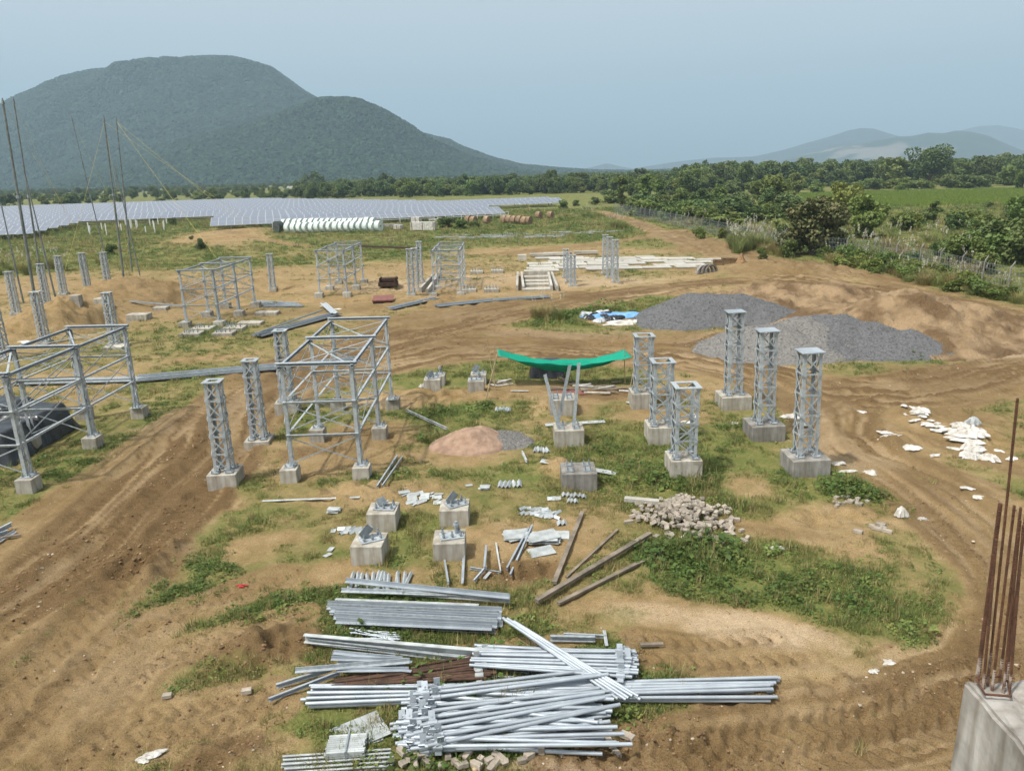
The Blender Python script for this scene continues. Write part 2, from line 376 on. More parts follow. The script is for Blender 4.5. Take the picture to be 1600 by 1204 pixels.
def terrain(x, y, want='all'):
    """height, grass, wet, pale at world points"""
    x = np.asarray(x, float).ravel(); y = np.asarray(y, float).ravel()
    r = np.hypot(x, y)
    n1 = fbm(x * .9, y * .9, 3, 5); n2 = fbm(x * .22, y * .22, 9, 4); n3 = fbm(x * 3.1, y * 3.1, 21, 3)
    nb = n1 * .55 + n3 * .45
    n4 = fbm(x * 7.3, y * 7.3, 33, 3)
    z = (n4 - .5) * .05 * np.clip((34 - r) / 14, 0, 1) + (n2 - .5) * .13 + (n1 - .5) * .07 + (n3 - .5) * .03
    veg = .24 + .6 * np.clip(fbm(x * .33, y * .33, 91, 4) * 2.2 - .75, 0, 1); wet = np.zeros_like(x); pale = np.zeros_like(x)
    veg = np.where(y > 80, .9, veg)
    for (px, py, rx, ry, val) in VEG:
        idx, m = _blob(x, y, blobw(px, py, rx, ry), nb, .6)
        if m is not None: veg[idx] = veg[idx] * (1 - m) + np.clip(val + (n1[idx] - .5) * .5 * (val > .2), 0, 1) * m
    for (px, py, rx, ry, val) in DARK_SOIL:
        idx, m = _blob(x, y, blobw(px, py, rx, ry), nb, .4)
        if m is not None:
            wet[idx] = np.maximum(wet[idx], val * m)
            if want == 'all': z[idx] += (n3[idx] - .5) * .16 * m * val + (fbm(x[idx] * 7, y[idx] * 7, 41, 2) - .5) * .12 * m * val
            if py < 1000 or py > 1120 or px < 300: veg[idx] *= 1 - .5 * m * val
    for (px, py, rx, ry, val) in PALE:
        idx, m = _blob(x, y, blobw(px, py, rx, ry), nb, .45)
        if m is not None: pale[idx] = np.maximum(pale[idx], val * m)
    for (px, py, rx, ry, hh) in MND:
        cx, cy, a, b, th = blobw(px, py, rx, ry)
        b = max(b, abs(hh) * .8)
        R = max(a, b) * 2.2
        idx = np.nonzero((np.abs(x - cx) < R) & (np.abs(y - cy) < R))[0]
        if not len(idx): continue
        d2 = ((x[idx] - cx) / a) ** 2 + ((y[idx] - cy) / b) ** 2
        m = np.exp(-(d2 ** 1.3) * 1.1)
        z[idx] += hh * m * (.55 + .4 * n1[idx]) + (n3[idx] - .5) * .45 * m + (fbm(x[idx] * 5, y[idx] * 5, 141, 2) - .5) * .25 * m * min(1, abs(hh) * 2)
        veg[idx] *= 1 - .8 * np.clip(m, 0, 1)
    for ci, (pts, hw, amp, dark) in enumerate(CORR):
        P = _wpts(pts); R = hw * 1.5
        idx = np.nonzero((x > min(p.x for p in P) - R) & (x < max(p.x for p in P) + R) & (y > min(p.y for p in P) - R) & (y < max(p.y for p in P) + R))[0]
        if not len(idx): continue
        d, ds, sa = polydist(x[idx], y[idx], pts)
        e = 1 - sstep(.55, 1.05, d / hw + (n1[idx] - .5) * .7)
        tot = sum((b - a).length for a, b in zip(P[:-1], P[1:])); e = e * sstep(0, 3.5, sa) * sstep(0, 3.5, tot - sa)
        ds = ds + (n2[idx] - .5) * 1.4
        st = fbm(sa * .3 + ci * 9, ds * 6.0, 200 + ci, 3)
        pt_ = sstep(.3, .6, fbm(sa * .22, ds * .5, 230 + ci, 3))
        hi = sstep(.44, .56, st) * e * ((.35 if ci in (4, 6, 8) else .74) + .5 * pt_)
        z[idx] += ((st - .5) * amp * .6 + (fbm(x[idx] * 6, y[idx] * 6, 240, 3) - .5) * .13 * hi) * e
        wet[idx] = np.maximum(wet[idx], np.clip(hi * dark * 1.5, 0, 1))
        pale[idx] = np.maximum(pale[idx] * (1 - .5 * e), sstep(.5, .36, st) * e * .35)
        veg[idx] *= 1 - e * .93
    for (pts, w, dep, dark, lug) in RUT:
        P = _wpts(pts)
        xs = [p.x for p in P]; ys = [p.y for p in P]
        R = 3 * w + .4
        idx = np.nonzero((x > min(xs) - R) & (x < max(xs) + R) & (y > min(ys) - R) & (y < max(ys) + R))[0]
        if not len(idx): continue
        X = x[idx]; Y = y[idx]
        best = np.full(len(idx), 1e9); sgn = np.zeros(len(idx)); sa = np.zeros(len(idx)); s0 = 0
        for a, b in zip(P[:-1], P[1:]):
            dx, dy = b.x - a.x, b.y - a.y; L = math.hypot(dx, dy)
            t = np.clip(((X - a.x) * dx + (Y - a.y) * dy) / (L * L), 0, 1)
            qx = X - a.x - t * dx; qy = Y - a.y - t * dy
            d = np.hypot(qx, qy); k = d < best
            best[k] = d[k]; sgn[k] = (np.sign(qx * dy - qy * dx))[k]; sa[k] = (s0 + t * L)[k]; s0 += L
        wob = (n1[idx] - .5) * .5 * w + (n3[idx] - .5) * .35 * w
        d = best + wob
        u = d / w
        core = 1 - sstep(.55, 1.15, u)
        berm = np.exp(-((u - 1.5) / .45) ** 2)
        dep = dep * .42
        z[idx] += -dep * core + dep * .75 * berm * (.4 + 1.2 * n3[idx])
        near = np.clip((24 - r[idx]) / 10, 0, 1)
        if lug: z[idx] += core * near * (.5 + lug) * .028 * np.sign(np.sin(2 * PI * (sa + best * .9) / .24))
        if lug: wet[idx] = np.maximum(wet[idx], core * near * .55 * (np.sin(2 * PI * (sa + best * .9) / .24) > 0))
        patch = .6 + .7 * sstep(.35, .65, fbm(X * .5, Y * .5, 77, 3))
        wet[idx] = np.maximum(wet[idx], dark * np.clip((berm * 1.0 + core * (.45 + .6 * n3[idx])) * patch, 0, 1))
        veg[idx] *= 1 - np.clip(core * 1.0 + berm * .8, 0, 1) * .95
    fade = 1 - sstep(150, 400, r)
    z = z * (.25 + .75 * fade)
    return z, np.clip(veg, 0, 1), np.clip(wet, 0, 1), np.clip(pale, 0, 1)
_gz_cache = {}
def gz(x, y):
    k = (round(x, 3), round(y, 3))
    if k not in _gz_cache: _gz_cache[k] = float(terrain([x], [y])[0][0])
    return _gz_cache[k]
def gp(px, py, dz=0.0):
    v = g(px, py); v.z = gz(v.x, v.y) + dz
    return v
# ---- ground sheet: cells get larger with distance from the building
def ground_material():
    m, nt, p = new_mat('soil_and_turf')
    n, l = nt.nodes, nt.links
    geo = n.new('ShaderNodeNewGeometry')
    def noise(sc, det=6, rough=.6):
        t = n.new('ShaderNodeTexNoise'); t.inputs['Scale'].default_value = sc; t.inputs['Detail'].default_value = det; t.inputs['Roughness'].default_value = rough
        l.new(geo.outputs['Position'], t.inputs['Vector']); return t.outputs['Fac']
    def ramp(f, stops):
        r = n.new('ShaderNodeValToRGB'); e = r.color_ramp.elements
        e[0].position, e[0].color = stops[0][0], (*stops[0][1], 1); e[1].position, e[1].color = stops[-1][0], (*stops[-1][1], 1)
        for q, c in stops[1:-1]:
            k = e.new(q); k.color = (*c, 1)
        l.new(f, r.inputs['Fac']); return r.outputs['Color']
    def attr(nm):
        a = n.new('ShaderNodeAttribute'); a.attribute_name = nm; return a.outputs['Fac']
    def mix(f, a, b):
        x = n.new('ShaderNodeMix'); x.data_type = 'RGBA'; l.new(f, x.inputs['Factor']); l.new(a, x.inputs['A']); l.new(b, x.inputs['B']); return x.outputs['Result']
    def math_(op, a, b, clamp=False):
        x = n.new('ShaderNodeMath'); x.operation = op; x.use_clamp = clamp
        for i, v in enumerate((a, b)):
            if isinstance(v, (int, float)): x.inputs[i].default_value = v
            else: l.new(v, x.inputs[i])
        return x.outputs[0]
    big, mid, fine, vf = noise(.35, 5), noise(2.2, 7, .65), noise(14, 6, .7), noise(60, 4, .7)
    soil = ramp(mid, [(.3, (.185, .126, .056)), (.5, (.262, .184, .089)), (.68, (.338, .25, .14))])
    soil2 = ramp(big, [(.35, (.197, .133, .058)), (.65, (.322, .238, .13))])
    h = n.new('ShaderNodeMix'); h.data_type = 'RGBA'; h.inputs['Factor'].default_value = .45; l.new(soil, h.inputs['A']); l.new(soil2, h.inputs['B'])
    soil = h.outputs['Result']
    dark = ramp(fine, [(.3, (.065, .04, .018)), (.7, (.155, .098, .046))])
    pale = ramp(fine, [(.3, (.37, .27, .17)), (.7, (.50, .40, .28))])
    wetf = math_('MULTIPLY', attr('wet'), math_('ADD', math_('MULTIPLY', fine, 1.3), .25), True)
    c = mix(attr('pale'), soil, pale)
    c = mix(wetf, c, dark)
    # speckle: clods and small stones
    sp = ramp(vf, [(.36, (.45, .41, .36)), (.5, (1, 1, 1)), (.64, (1.28, 1.26, 1.2))])
    x = n.new('ShaderNodeMix'); x.data_type = 'RGBA'; x.blend_type = 'MULTIPLY'; x.inputs['Factor'].default_value = .8
    l.new(c, x.inputs['A']); l.new(sp, x.inputs['B']); c = x.outputs['Result']
    turf = ramp(mid, [(.28, (.08, .11, .028)), (.5, (.14, .15, .048)), (.72, (.23, .19, .08))])
    turf2 = ramp(big, [(.35, (.09, .12, .033)), (.65, (.20, .175, .062))])
    h2 = n.new('ShaderNodeMix'); h2.data_type = 'RGBA'; h2.inputs['Factor'].default_value = .5; l.new(turf, h2.inputs['A']); l.new(turf2, h2.inputs['B'])
    tsp = ramp(fine, [(.3, (.6, .62, .5)), (.7, (1.2, 1.2, 1.2))])
    x2 = n.new('ShaderNodeMix'); x2.data_type = 'RGBA'; x2.blend_type = 'MULTIPLY'; x2.inputs['Factor'].default_value = .8
    l.new(h2.outputs['Result'], x2.inputs['A']); l.new(tsp, x2.inputs['B'])
    vg = attr('veg')
    vf2 = math_('SUBTRACT', math_('MULTIPLY', vg, 1.9), math_('ADD', math_('MULTIPLY', mid, 1.0), math_('MULTIPLY', fine, 1.0)))
    r = n.new('ShaderNodeMapRange'); r.inputs['From Min'].default_value = -.5; r.inputs['From Max'].default_value = .45; l.new(vf2, r.inputs['Value'])
    c = mix(r.outputs['Result'], c, x2.outputs['Result'])
    # rice field beyond the fence
    paddy = ramp(mid, [(.3, (.13, .17, .03)), (.7, (.2, .235, .05))])
    c = mix(attr('paddy'), c, paddy)
    l.new(c, p.inputs['Base Color'])
    p.inputs['Roughness'].default_value = .95; p.inputs['Specular IOR Level'].default_value = .12
    b = n.new('ShaderNodeBump'); b.inputs['Strength'].default_value = .8; b.inputs['Distance'].default_value = .05
    l.new(math_('ADD', math_('MULTIPLY', fine, .7), math_('MULTIPLY', vf, .35)), b.inputs['Height'])
    l.new(b.outputs['Normal'], p.inputs['Normal'])
    return m
GROUND = ground_material()
def paddy_mask(x, y):
    t = (y - 118) / 84
    n = (fbm(x * .05, y * .05, 5, 3) - .5) * 14
    return sstep(0, 6, y - 124 + n * .4) * (1 - sstep(-4, 3, y - 196 + n)) * sstep(0, 6, x - (.32 * y + 6) + n)
def make_ground():
    q = 0.0041
    rs = [2.4, 2.8, 3.2, 3.7, 4.2, 4.6]
    while rs[-1] < 420: rs.append(rs[-1] * (1 + q))
    while rs[-1] < 12000: rs.append(rs[-1] * 1.035)
    rs = np.array(rs); th = np.radians(np.concatenate([np.arange(-85, -46, 1.3), np.arange(-46, 46.01, .245), np.arange(47.3, 85.5, 1.3)]))
    Rr, T = np.meshgrid(rs, th, indexing='ij')
    x = (Rr * np.sin(T)).ravel(); y = (Rr * np.cos(T)).ravel()
    z, veg, wet, pale = terrain(x, y)
    nr, nt_ = Rr.shape
    i = np.arange(nr * nt_).reshape(nr, nt_)
    f = np.stack([i[:-1, :-1], i[:-1, 1:], i[1:, 1:], i[1:, :-1]], -1).reshape(-1, 4)[:, ::-1]
    me = np_mesh('ground', np.stack([x, y, z], -1), f, GROUND, smooth=True)
    for nm, arr in (('veg', veg), ('wet', wet), ('pale', pale), ('paddy', paddy_mask(x, y))):
        a = me.attributes.new(nm, 'FLOAT', 'POINT'); a.data.foreach_set('value', arr.astype(np.float32))
    tag(link('ground', me), kind='structure')
    mb = MB(); B = 12500
    mb.box((0, 0, -1.3), (2 * B, 2 * B, .2))
    o = mb.build('ground_plain', mat('plain_soil', (.17, .15, .06), (.09, .11, .035), scale=.02, rough=.95)); tag(o, kind='structure')
make_ground()

# ================================================================== HILLS
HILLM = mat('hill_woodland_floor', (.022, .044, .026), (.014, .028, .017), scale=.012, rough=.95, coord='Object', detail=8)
def hill_fn(ridge, Y0, Lf, Lb, seed, amp=.08):
    pts = [at_depth(px, py, Y0) for px, py in ridge]
    xs = np.array([p.x for p in pts]); zs = np.array([max(p.z, 0) for p in pts])
    def f(x, y):
        h = np.interp(x * Y0 / np.maximum(y, 50), xs, zs, left=0, right=0)
        t = np.where(y < Y0, (Y0 - y) / Lf, (y - Y0) / Lb)
        t = np.clip(t + (fbm(x / 260., y / 260., seed, 4) - .5) * .30 * (np.clip(t * 4, 0, 1)), 0, 1)
        s = 1 - t; s = np.where(t < .25, 1 - t * t * 1.2, s * 1.2333 * .0 + (1 - .075) * ((1 - t) / .75) ** 1.25)
        return h * s + (fbm(x / 120., y / 120., seed + 5, 4) - .5) * h * amp * 1.5 * np.clip(t * 5, 0, 1) * np.clip((1 - t) * 6, 0, 1)
    return f, xs.min(), xs.max(), Y0 - Lf, Y0 + Lb
def hill_mesh(name, ridge, Y0, Lf, Lb, seed, step, m, amp=.08, base=-3):
    f, x0, x1, y0, y1 = hill_fn(ridge, Y0, Lf, Lb, seed, amp)
    xs = np.arange(x0 - 60, x1 + step + 60, step); ys = np.arange(y0, Y0 + Lb * .6, step)
    X, Y = np.meshgrid(xs, ys, indexing='ij')
    Z = f(X.ravel(), Y.ravel()) + base
    nx, ny = X.shape; i = np.arange(nx * ny).reshape(nx, ny)
    fc = np.stack([i[:-1, :-1], i[1:, :-1], i[1:, 1:], i[:-1, 1:]], -1).reshape(-1, 4)
    o = link(name, np_mesh(name, np.stack([X.ravel(), Y.ravel(), Z], -1), fc, m, smooth=True)); tag(o, kind='structure')
    return f, (x0, x1, y0, Y0 + Lb * .15)
BIG = [(-420, 290), (-300, 262), (-160, 225), (-60, 193), (0, 170), (30, 156), (65, 140), (100, 126), (140, 116), (180, 109), (230, 103), (270, 99), (292, 94), (312, 92), (340, 92), (365, 94), (400, 101), (425, 107), (440, 117), (455, 128), (475, 143), (496, 158), (540, 182), (620, 215), (740, 255), (800, 272)]
SEC = [(60, 285), (160, 258), (260, 226), (340, 205), (400, 190), (450, 174), (495, 160), (515, 158), (545, 158), (562, 160), (580, 166), (600, 174), (622, 186), (640, 197), (654, 207), (690, 226), (740, 246), (800, 262), (860, 272)]
SPUR = [(540, 215), (600, 200), (650, 208), (700, 219), (725, 231), (750, 240), (780, 250), (815, 258), (860, 262), (930, 266), (1000, 268)]
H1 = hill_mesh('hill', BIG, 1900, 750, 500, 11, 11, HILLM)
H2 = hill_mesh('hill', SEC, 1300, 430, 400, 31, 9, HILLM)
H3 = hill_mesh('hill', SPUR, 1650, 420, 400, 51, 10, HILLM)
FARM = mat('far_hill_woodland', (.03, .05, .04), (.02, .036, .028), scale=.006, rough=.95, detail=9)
def quarry_mat():
    m, nt, p = new_mat('quarried_hill')
    n, l = nt.nodes, nt.links
    geo = n.new('ShaderNodeNewGeometry')
    c = at_depth(1312, 243, 2900)
    mp = n.new('ShaderNodeMapping'); mp.vector_type = 'POINT'
    mp.inputs['Location'].default_value = (-c.x / 215., -(2700) / 600., -c.z / 40.); mp.inputs['Scale'].default_value = (1 / 215., 1 / 600., 1 / 40.)
    l.new(geo.outputs['Position'], mp.inputs['Vector'])
    ln = n.new('ShaderNodeVectorMath'); ln.operation = 'LENGTH'; l.new(mp.outputs['Vector'], ln.inputs[0])
    tx = n.new('ShaderNodeTexNoise'); tx.inputs['Scale'].default_value = .014; tx.inputs['Detail'].default_value = 7; l.new(geo.outputs['Position'], tx.inputs['Vector'])
    a = n.new('ShaderNodeMath'); a.operation = 'MULTIPLY_ADD'; a.inputs[1].default_value = 2.2; l.new(tx.outputs['Fac'], a.inputs[0]); l.new(ln.outputs['Value'], a.inputs[2])
    r = n.new('ShaderNodeValToRGB'); r.color_ramp.elements[0].position = .85; r.color_ramp.elements[0].color = (.15, .14, .115, 1); r.color_ramp.elements[1].position = 1.0; r.color_ramp.elements[1].color = (.026, .045, .032, 1)
    mr = n.new('ShaderNodeMath'); mr.operation = 'MULTIPLY'; mr.inputs[1].default_value = .52; l.new(a.outputs[0], mr.inputs[0]); l.new(mr.outputs[0], r.inputs['Fac'])
    l.new(r.outputs['Color'], p.inputs['Base Color']); p.inputs['Roughness'].default_value = .95
    return m
hill_mesh('hill', [(1080, 262), (1190, 257), (1230, 247), (1262, 239), (1300, 230), (1325, 225), (1350, 222), (1400, 212), (1425, 211), (1450, 206), (1475, 207), (1495, 203), (1520, 205), (1545, 211), (1570, 222), (1600, 234), (1660, 246), (1780, 262)], 2900, 600, 500, 71, 18, quarry_mat(), .06, -4)
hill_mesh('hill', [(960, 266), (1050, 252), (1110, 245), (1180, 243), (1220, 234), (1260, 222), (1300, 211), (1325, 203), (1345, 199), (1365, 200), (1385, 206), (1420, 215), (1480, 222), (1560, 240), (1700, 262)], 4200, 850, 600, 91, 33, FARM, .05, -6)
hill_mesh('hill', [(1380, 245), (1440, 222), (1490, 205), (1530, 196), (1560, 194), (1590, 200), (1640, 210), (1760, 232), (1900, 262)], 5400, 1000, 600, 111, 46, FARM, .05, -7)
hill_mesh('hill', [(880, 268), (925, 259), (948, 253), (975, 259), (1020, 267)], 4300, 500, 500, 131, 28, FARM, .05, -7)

# ================================================================== HAZE
hz = MB(); hz.box((0, 5500, 420), (15000, 13500, 844 + 2))
hzm = bpy.data.materials.new('haze_air'); hzm.use_nodes = True
hn = hzm.node_tree.nodes; hn.remove(hn['Principled BSDF'])
pv = hn.new('ShaderNodeVolumePrincipled')
pv.inputs['Color'].default_value = (.535, .755, .925, 1)
pv.inputs['Density'].default_value = 0.00031
pv.inputs['Anisotropy'].default_value = 0.0
hzm.node_tree.links.new(pv.outputs['Volume'], hn['Material Output'].inputs['Volume'])
haze = hz.build('haze', hzm); tag(haze, kind='stuff')
# ================================================================== VEGETATION
np.random.seed(5)
L_DARK = leaf_mat('leaf_dark', (.13, .175, .056), (.07, .108, .032), .2, .2)
L_MID = leaf_mat('leaf_mid', (.175, .225, .065), (.10, .145, .036), .33, .25)
W_MID = leaf_mat('weed_mid', (.125, .18, .042), (.065, .105, .024), .3, .25)
W_LT = leaf_mat('weed_light', (.20, .24, .065), (.12, .16, .04), .3, .25)
L_LIGHT = leaf_mat('leaf_light', (.20, .24, .065), (.12, .16, .038), .35, .2)
L_RUST = leaf_mat('leaf_flowering', (.20, .165, .075), (.07, .10, .03), .2, .12)
GRASS_A = leaf_mat('grass_green', (.165, .205, .06), (.085, .125, .032), .35, .35)
GRASS_C = leaf_mat('reed_green', (.24, .26, .095), (.14, .17, .05), .35, .25)
GRASS_B = leaf_mat('grass_straw', (.36, .30, .13), (.20, .18, .07), .3, .25)
PLUME = leaf_mat('grass_plume', (.56, .54, .44), (.38, .36, .27), .25, .15)
BARK = mat('bark', (.16, .12, .085), (.08, .06, .04), scale=6, rough=.95, bump=.5)

def leaf_quads(P, size, aspect=1.0, up_bias=0.4, seed=0):
    """one bent leaf spray (two quads sharing an edge) per point"""
    r = np.random.RandomState(seed); n = len(P)
    d = r.normal(size=(n, 3)); d /= np.linalg.norm(d, axis=1)[:, None]
    nrm = r.normal(size=(n, 3)); nrm[:, 2] = np.abs(nrm[:, 2]) + up_bias
    a = np.cross(d, nrm); a /= np.linalg.norm(a, axis=1)[:, None] + 1e-9
    d = np.cross(nrm, a); d /= np.linalg.norm(d, axis=1)[:, None] + 1e-9
    s = (size * r.uniform(.6, 1.35, n))[:, None]
    w = s * .5 * aspect
    v = np.stack([P - d * s * .5, P + a * w * .8, P + d * s * .5 - np.array([0, 0, 1]) * s * .12, P - a * w], 1)
    f = np.arange(n * 4).reshape(n, 4)
    return v.reshape(-1, 3), f
def crown_points(clumps, n, seed):
    r = np.random.RandomState(seed)
    vol = np.array([c[3] ** 2 for c in clumps]); pr = vol / vol.sum()
    k = r.choice(len(clumps), n, p=pr); C = np.array(clumps)
    d = r.normal(size=(n, 3)); d /= np.linalg.norm(d, axis=1)[:, None]
    rad = C[k, 3] * r.uniform(.35, 1.0, n) ** .45
    P = C[k, :3] + d * rad[:, None] * np.array([1, 1, .72])
    return P
def make_clumps(h, w, base, n, seed, flat=.6, top_flat=False):
    r = random.Random(seed); out = []
    hc = (h - base)
    for i in range(n):
        a = r.uniform(0, 2 * PI); q = r.random() ** .6
        zz = r.uniform(.12, .9)
        env = math.sin(PI * min(1, .18 + zz * .78)) ** .7 if not top_flat else (.45 + .55 * zz)
        rr = q * env * w * .40
        cr = w * r.uniform(.13, .23)
        out.append((math.cos(a) * rr, math.sin(a) * rr, base + zz * hc, min(cr, hc * .28)))
    out.append((0, 0, base + hc * .55, w * .22))
    return out
def tree_proto(name, label, cat, h, w, base, nclump, nleaf, size, lm, seed, top_flat=False, trunk=True, group=None):
    cl = make_clumps(h, w, base, nclump, seed, top_flat=top_flat)
    root = empty(name, (0, 0, 0), label, cat, group)
    P = crown_points(cl, nleaf, seed); P = P[P[:, 2] > .05]
    v, f = leaf_quads(P, size, 1.0, .4, seed)
    link('crown' if trunk else 'foliage', np_mesh(name + '_crown', v, f, lm), root)
    mb = MB(); r = random.Random(seed)
    tr = h * .022 + .05
    if trunk:
        top = (r.uniform(-.3, .3), r.uniform(-.3, .3), base + (h - base) * .45)
        mb.tube((0, 0, -.4), (top[0] * .4, top[1] * .4, base * .9), tr * 1.25, 8, tr * .9)
        mb.tube((top[0] * .4, top[1] * .4, base * .9), top, tr * .9, 7, tr * .45)
        st = Vector((top[0] * .4, top[1] * .4, base * .85))
        for c in cl[:9]: mb.tube(st + Vector((0, 0, r.uniform(0, .15) * h)), c[:3], tr * .5, 5, tr * .14)
        mb.build('trunk', BARK, root)
    else:
        for c in cl[:7]: mb.tube((0, 0, -.15), c[:3], .035, 5, .012)
        mb.build('stem', BARK, root)
    return root
def away(o): o.location = (0, -200, 0)

TREES = {}
GT = 'trees beyond the site fence'
TREES['round'] = tree_proto('round_tree', 'mid green round tree in the wooded belt behind the fields', 'tree', 8.5, 8.5, .5, 16, 2600, .62, L_MID, 1, group=GT)
TREES['dense'] = tree_proto('dense_tree', 'dark dense tree in the wooded belt behind the fields', 'tree', 9.5, 8.6, .5, 18, 3000, .6, L_DARK, 2, group=GT)
TREES['light'] = tree_proto('light_tree', 'yellowish green bushy tree in the wooded belt behind the fields', 'tree', 7, 7.5, .3, 15, 2400, .55, L_LIGHT, 3, group=GT)
TREES['tall'] = tree_proto('tall_tree', 'tall loose tree standing above the wooded belt', 'tree', 13, 7, 3.5, 15, 2000, .6, L_DARK, 4, group=GT)
TREES['small'] = tree_proto('small_tree', 'small young tree among the shrubs beyond the road', 'tree', 5, 3.2, .8, 9, 1100, .42, L_MID, 5, group=GT)
big_tree = tree_proto('spreading_tree', 'large dark spreading tree with broad crown behind the rice field', 'tree', 12.5, 17, 2.6, 26, 5200, .62, L_DARK, 6, top_flat=True)
SHR = {}
SHR['green'] = tree_proto('bush', 'leafy green bush in the thicket beyond the road', 'bush', 2.6, 3.6, .1, 12, 1700, .26, L_MID, 11, trunk=False, group='bushes in the thicket')
SHR['light'] = tree_proto('bush', 'light green bush in the thicket beyond the road', 'bush', 2.2, 3.2, .1, 11, 1500, .24, L_LIGHT, 12, trunk=False, group='bushes in the thicket')
SHR['dark'] = tree_proto('bush', 'dark green bush in the thicket beyond the road', 'bush', 3.2, 4.2, .1, 13, 2000, .28, L_DARK, 13, trunk=False, group='bushes in the thicket')
for o in list(TREES.values()) + list(SHR.values()): away(o)
USED = set()
DEF = {'round': 'mid green round tree ', 'dense': 'dark dense tree ', 'light': 'yellowish green bushy tree ', 'tall': 'tall loose tree ', 'small': 'small young tree ', 'b_green': 'leafy green bush ', 'b_light': 'light green bush ', 'b_dark': 'dark green bush '}
def zone(loc):
    x, y = loc[0], loc[1]; q = x / y
    if y < 75: return 'among the grasses right of the wire fence' if q > .3 else 'on the grass near the far yard'
    if y < 125: return 'in the thicket between fence and rice field' if q > .3 else 'along the far dirt track' if q > .1 else 'on the far grass by the drums'
    if y < 205: return 'in the dense green beyond the far track' if q > .08 else 'behind the drums near the panel field'
    if q < -.22: return 'below the big hill at left'
    if q < .04: return 'in the belt behind the panel field'
    if y < 330: return 'in the belt behind the rice field' if q > .35 else 'in the belt left of the rice field'
    return 'deep in the far wooded belt'
def put(proto, loc, h=None, rz=None, label=None, group=None, wide=1.0):
    hh = {**{k: v for k, v in zip(TREES, (8.5, 9.5, 7, 13, 5))}, 'green': 2.6, 'light_b': 2.2, 'dark': 3.2}
    src = TREES.get(proto) if not proto.startswith('b_') else SHR[proto[2:]]
    base_h = {'round': 8.5, 'dense': 9.5, 'light': 7, 'tall': 13, 'small': 5, 'b_green': 2.6, 'b_light': 2.2, 'b_dark': 3.2}[proto]
    s = (h or base_h) / base_h
    if proto not in USED:
        o = src; USED.add(proto)
        o.location = loc; o.rotation_euler = (0, 0, rz if rz is not None else rnd.uniform(0, 6.28))
    else:
        if 'group' not in src: pass
        o = copy_tree(src, loc, rz if rz is not None else rnd.uniform(0, 6.28))
    o.scale = (s * wide, s * wide, s)
    if not label: o['label'], group = DEF[proto] + zone(loc), group or ('trees ' if proto[:2] != 'b_' else 'bushes ') + zone(loc)
    if label:
        o['label'] = label
    if group: o['group'] = group
    elif label and 'group' in o: del o['group']
    return o
def px_tree(proto, px, py, ptop, wide=1.0, label=None, group=None):
    b = g(px, py); b.z = 0 if b.y > 150 else gz(b.x, b.y) - .05
    t = at_depth(px, ptop, b.y)
    return put(proto, b, max(.6, t.z), None, label, group, wide)
# generic first placements keep the shared label of their kind
big_tree.location = g(1452, 289); big_tree.scale = (1, 1, 11.6 / 12.5)
px_tree('dense', 1532, 287, 243, 1.0); px_tree('dense', 1505, 284, 250); px_tree('dense', 1490, 283, 247, 1.1)
for a in [('dense', 1372, 284, 252), ('dense', 1345, 281, 249), ('round', 1400, 286, 256, 1.2), ('dense', 1285, 283, 252), ('dense', 1262, 284, 258), ('round', 1318, 286, 262, 1.3), ('round', 1575, 290, 258, 1.2), ('round', 1598, 296, 262, 1.2), ('dense', 1560, 284, 252, 1.2), ('light', 1242, 302, 270), ('light', 1215, 300, 272), ('round', 1160, 296, 252, .9), ('round', 1135, 294, 250), ('round', 1192, 292, 256), ('dense', 1180, 286, 262), ('light', 1085, 300, 264), ('round', 1070, 302, 266), ('light', 1050, 304, 277), ('small', 1031, 322, 280), ('round', 1000, 294, 262, 1.0), ('light', 985, 306, 276), ('light', 1010, 308, 274), ('round', 960, 300, 276), ('round', 935, 300, 274), ('round', 908, 298, 268), ('dense', 885, 296, 274), ('tall', 1101, 282, 249, .7), ('tall', 1122, 280, 255, .6), ('round', 862, 302, 264, .7), ('dense', 840, 300, 276), ('round', 800, 300, 270), ('round', 775, 302, 276), ('dense', 724, 303, 271, .9), ('round', 700, 302, 279), ('dense', 660, 300, 277), ('round', 630, 300, 280), ('dense', 604, 300, 270), ('dense', 495, 299, 267, 1.1), ('dense', 478, 298, 272), ('round', 535, 299, 278), ('round', 560, 300, 281), ('dense', 580, 298, 276), ('small', 412, 302, 288), ('round', 240, 306, 289, 1.2), ('round', 210, 305, 290, 1.2), ('dense', 125, 306, 292, 1.3), ('round', 170, 306, 292, 1.2), ('dense', 262, 304, 290)]:
    px_tree(*a)
r2 = random.Random(17)
for i in range(70):
    Y = r2.uniform(240, 520); X = Y * r2.uniform(-.22, .74)
    if paddy_mask(np.array([X]), np.array([Y]))[0] > .05: continue
    put(r2.choice(['round', 'dense', 'light', 'round', 'dense', 'tall'] if X > .2 * Y else ['round', 'dense', 'light']), (X, Y, 0), r2.uniform(6, 10.5) if X > .2 * Y else r2.uniform(4.5, 6.8), None, wide=r2.uniform(.9, 1.3))
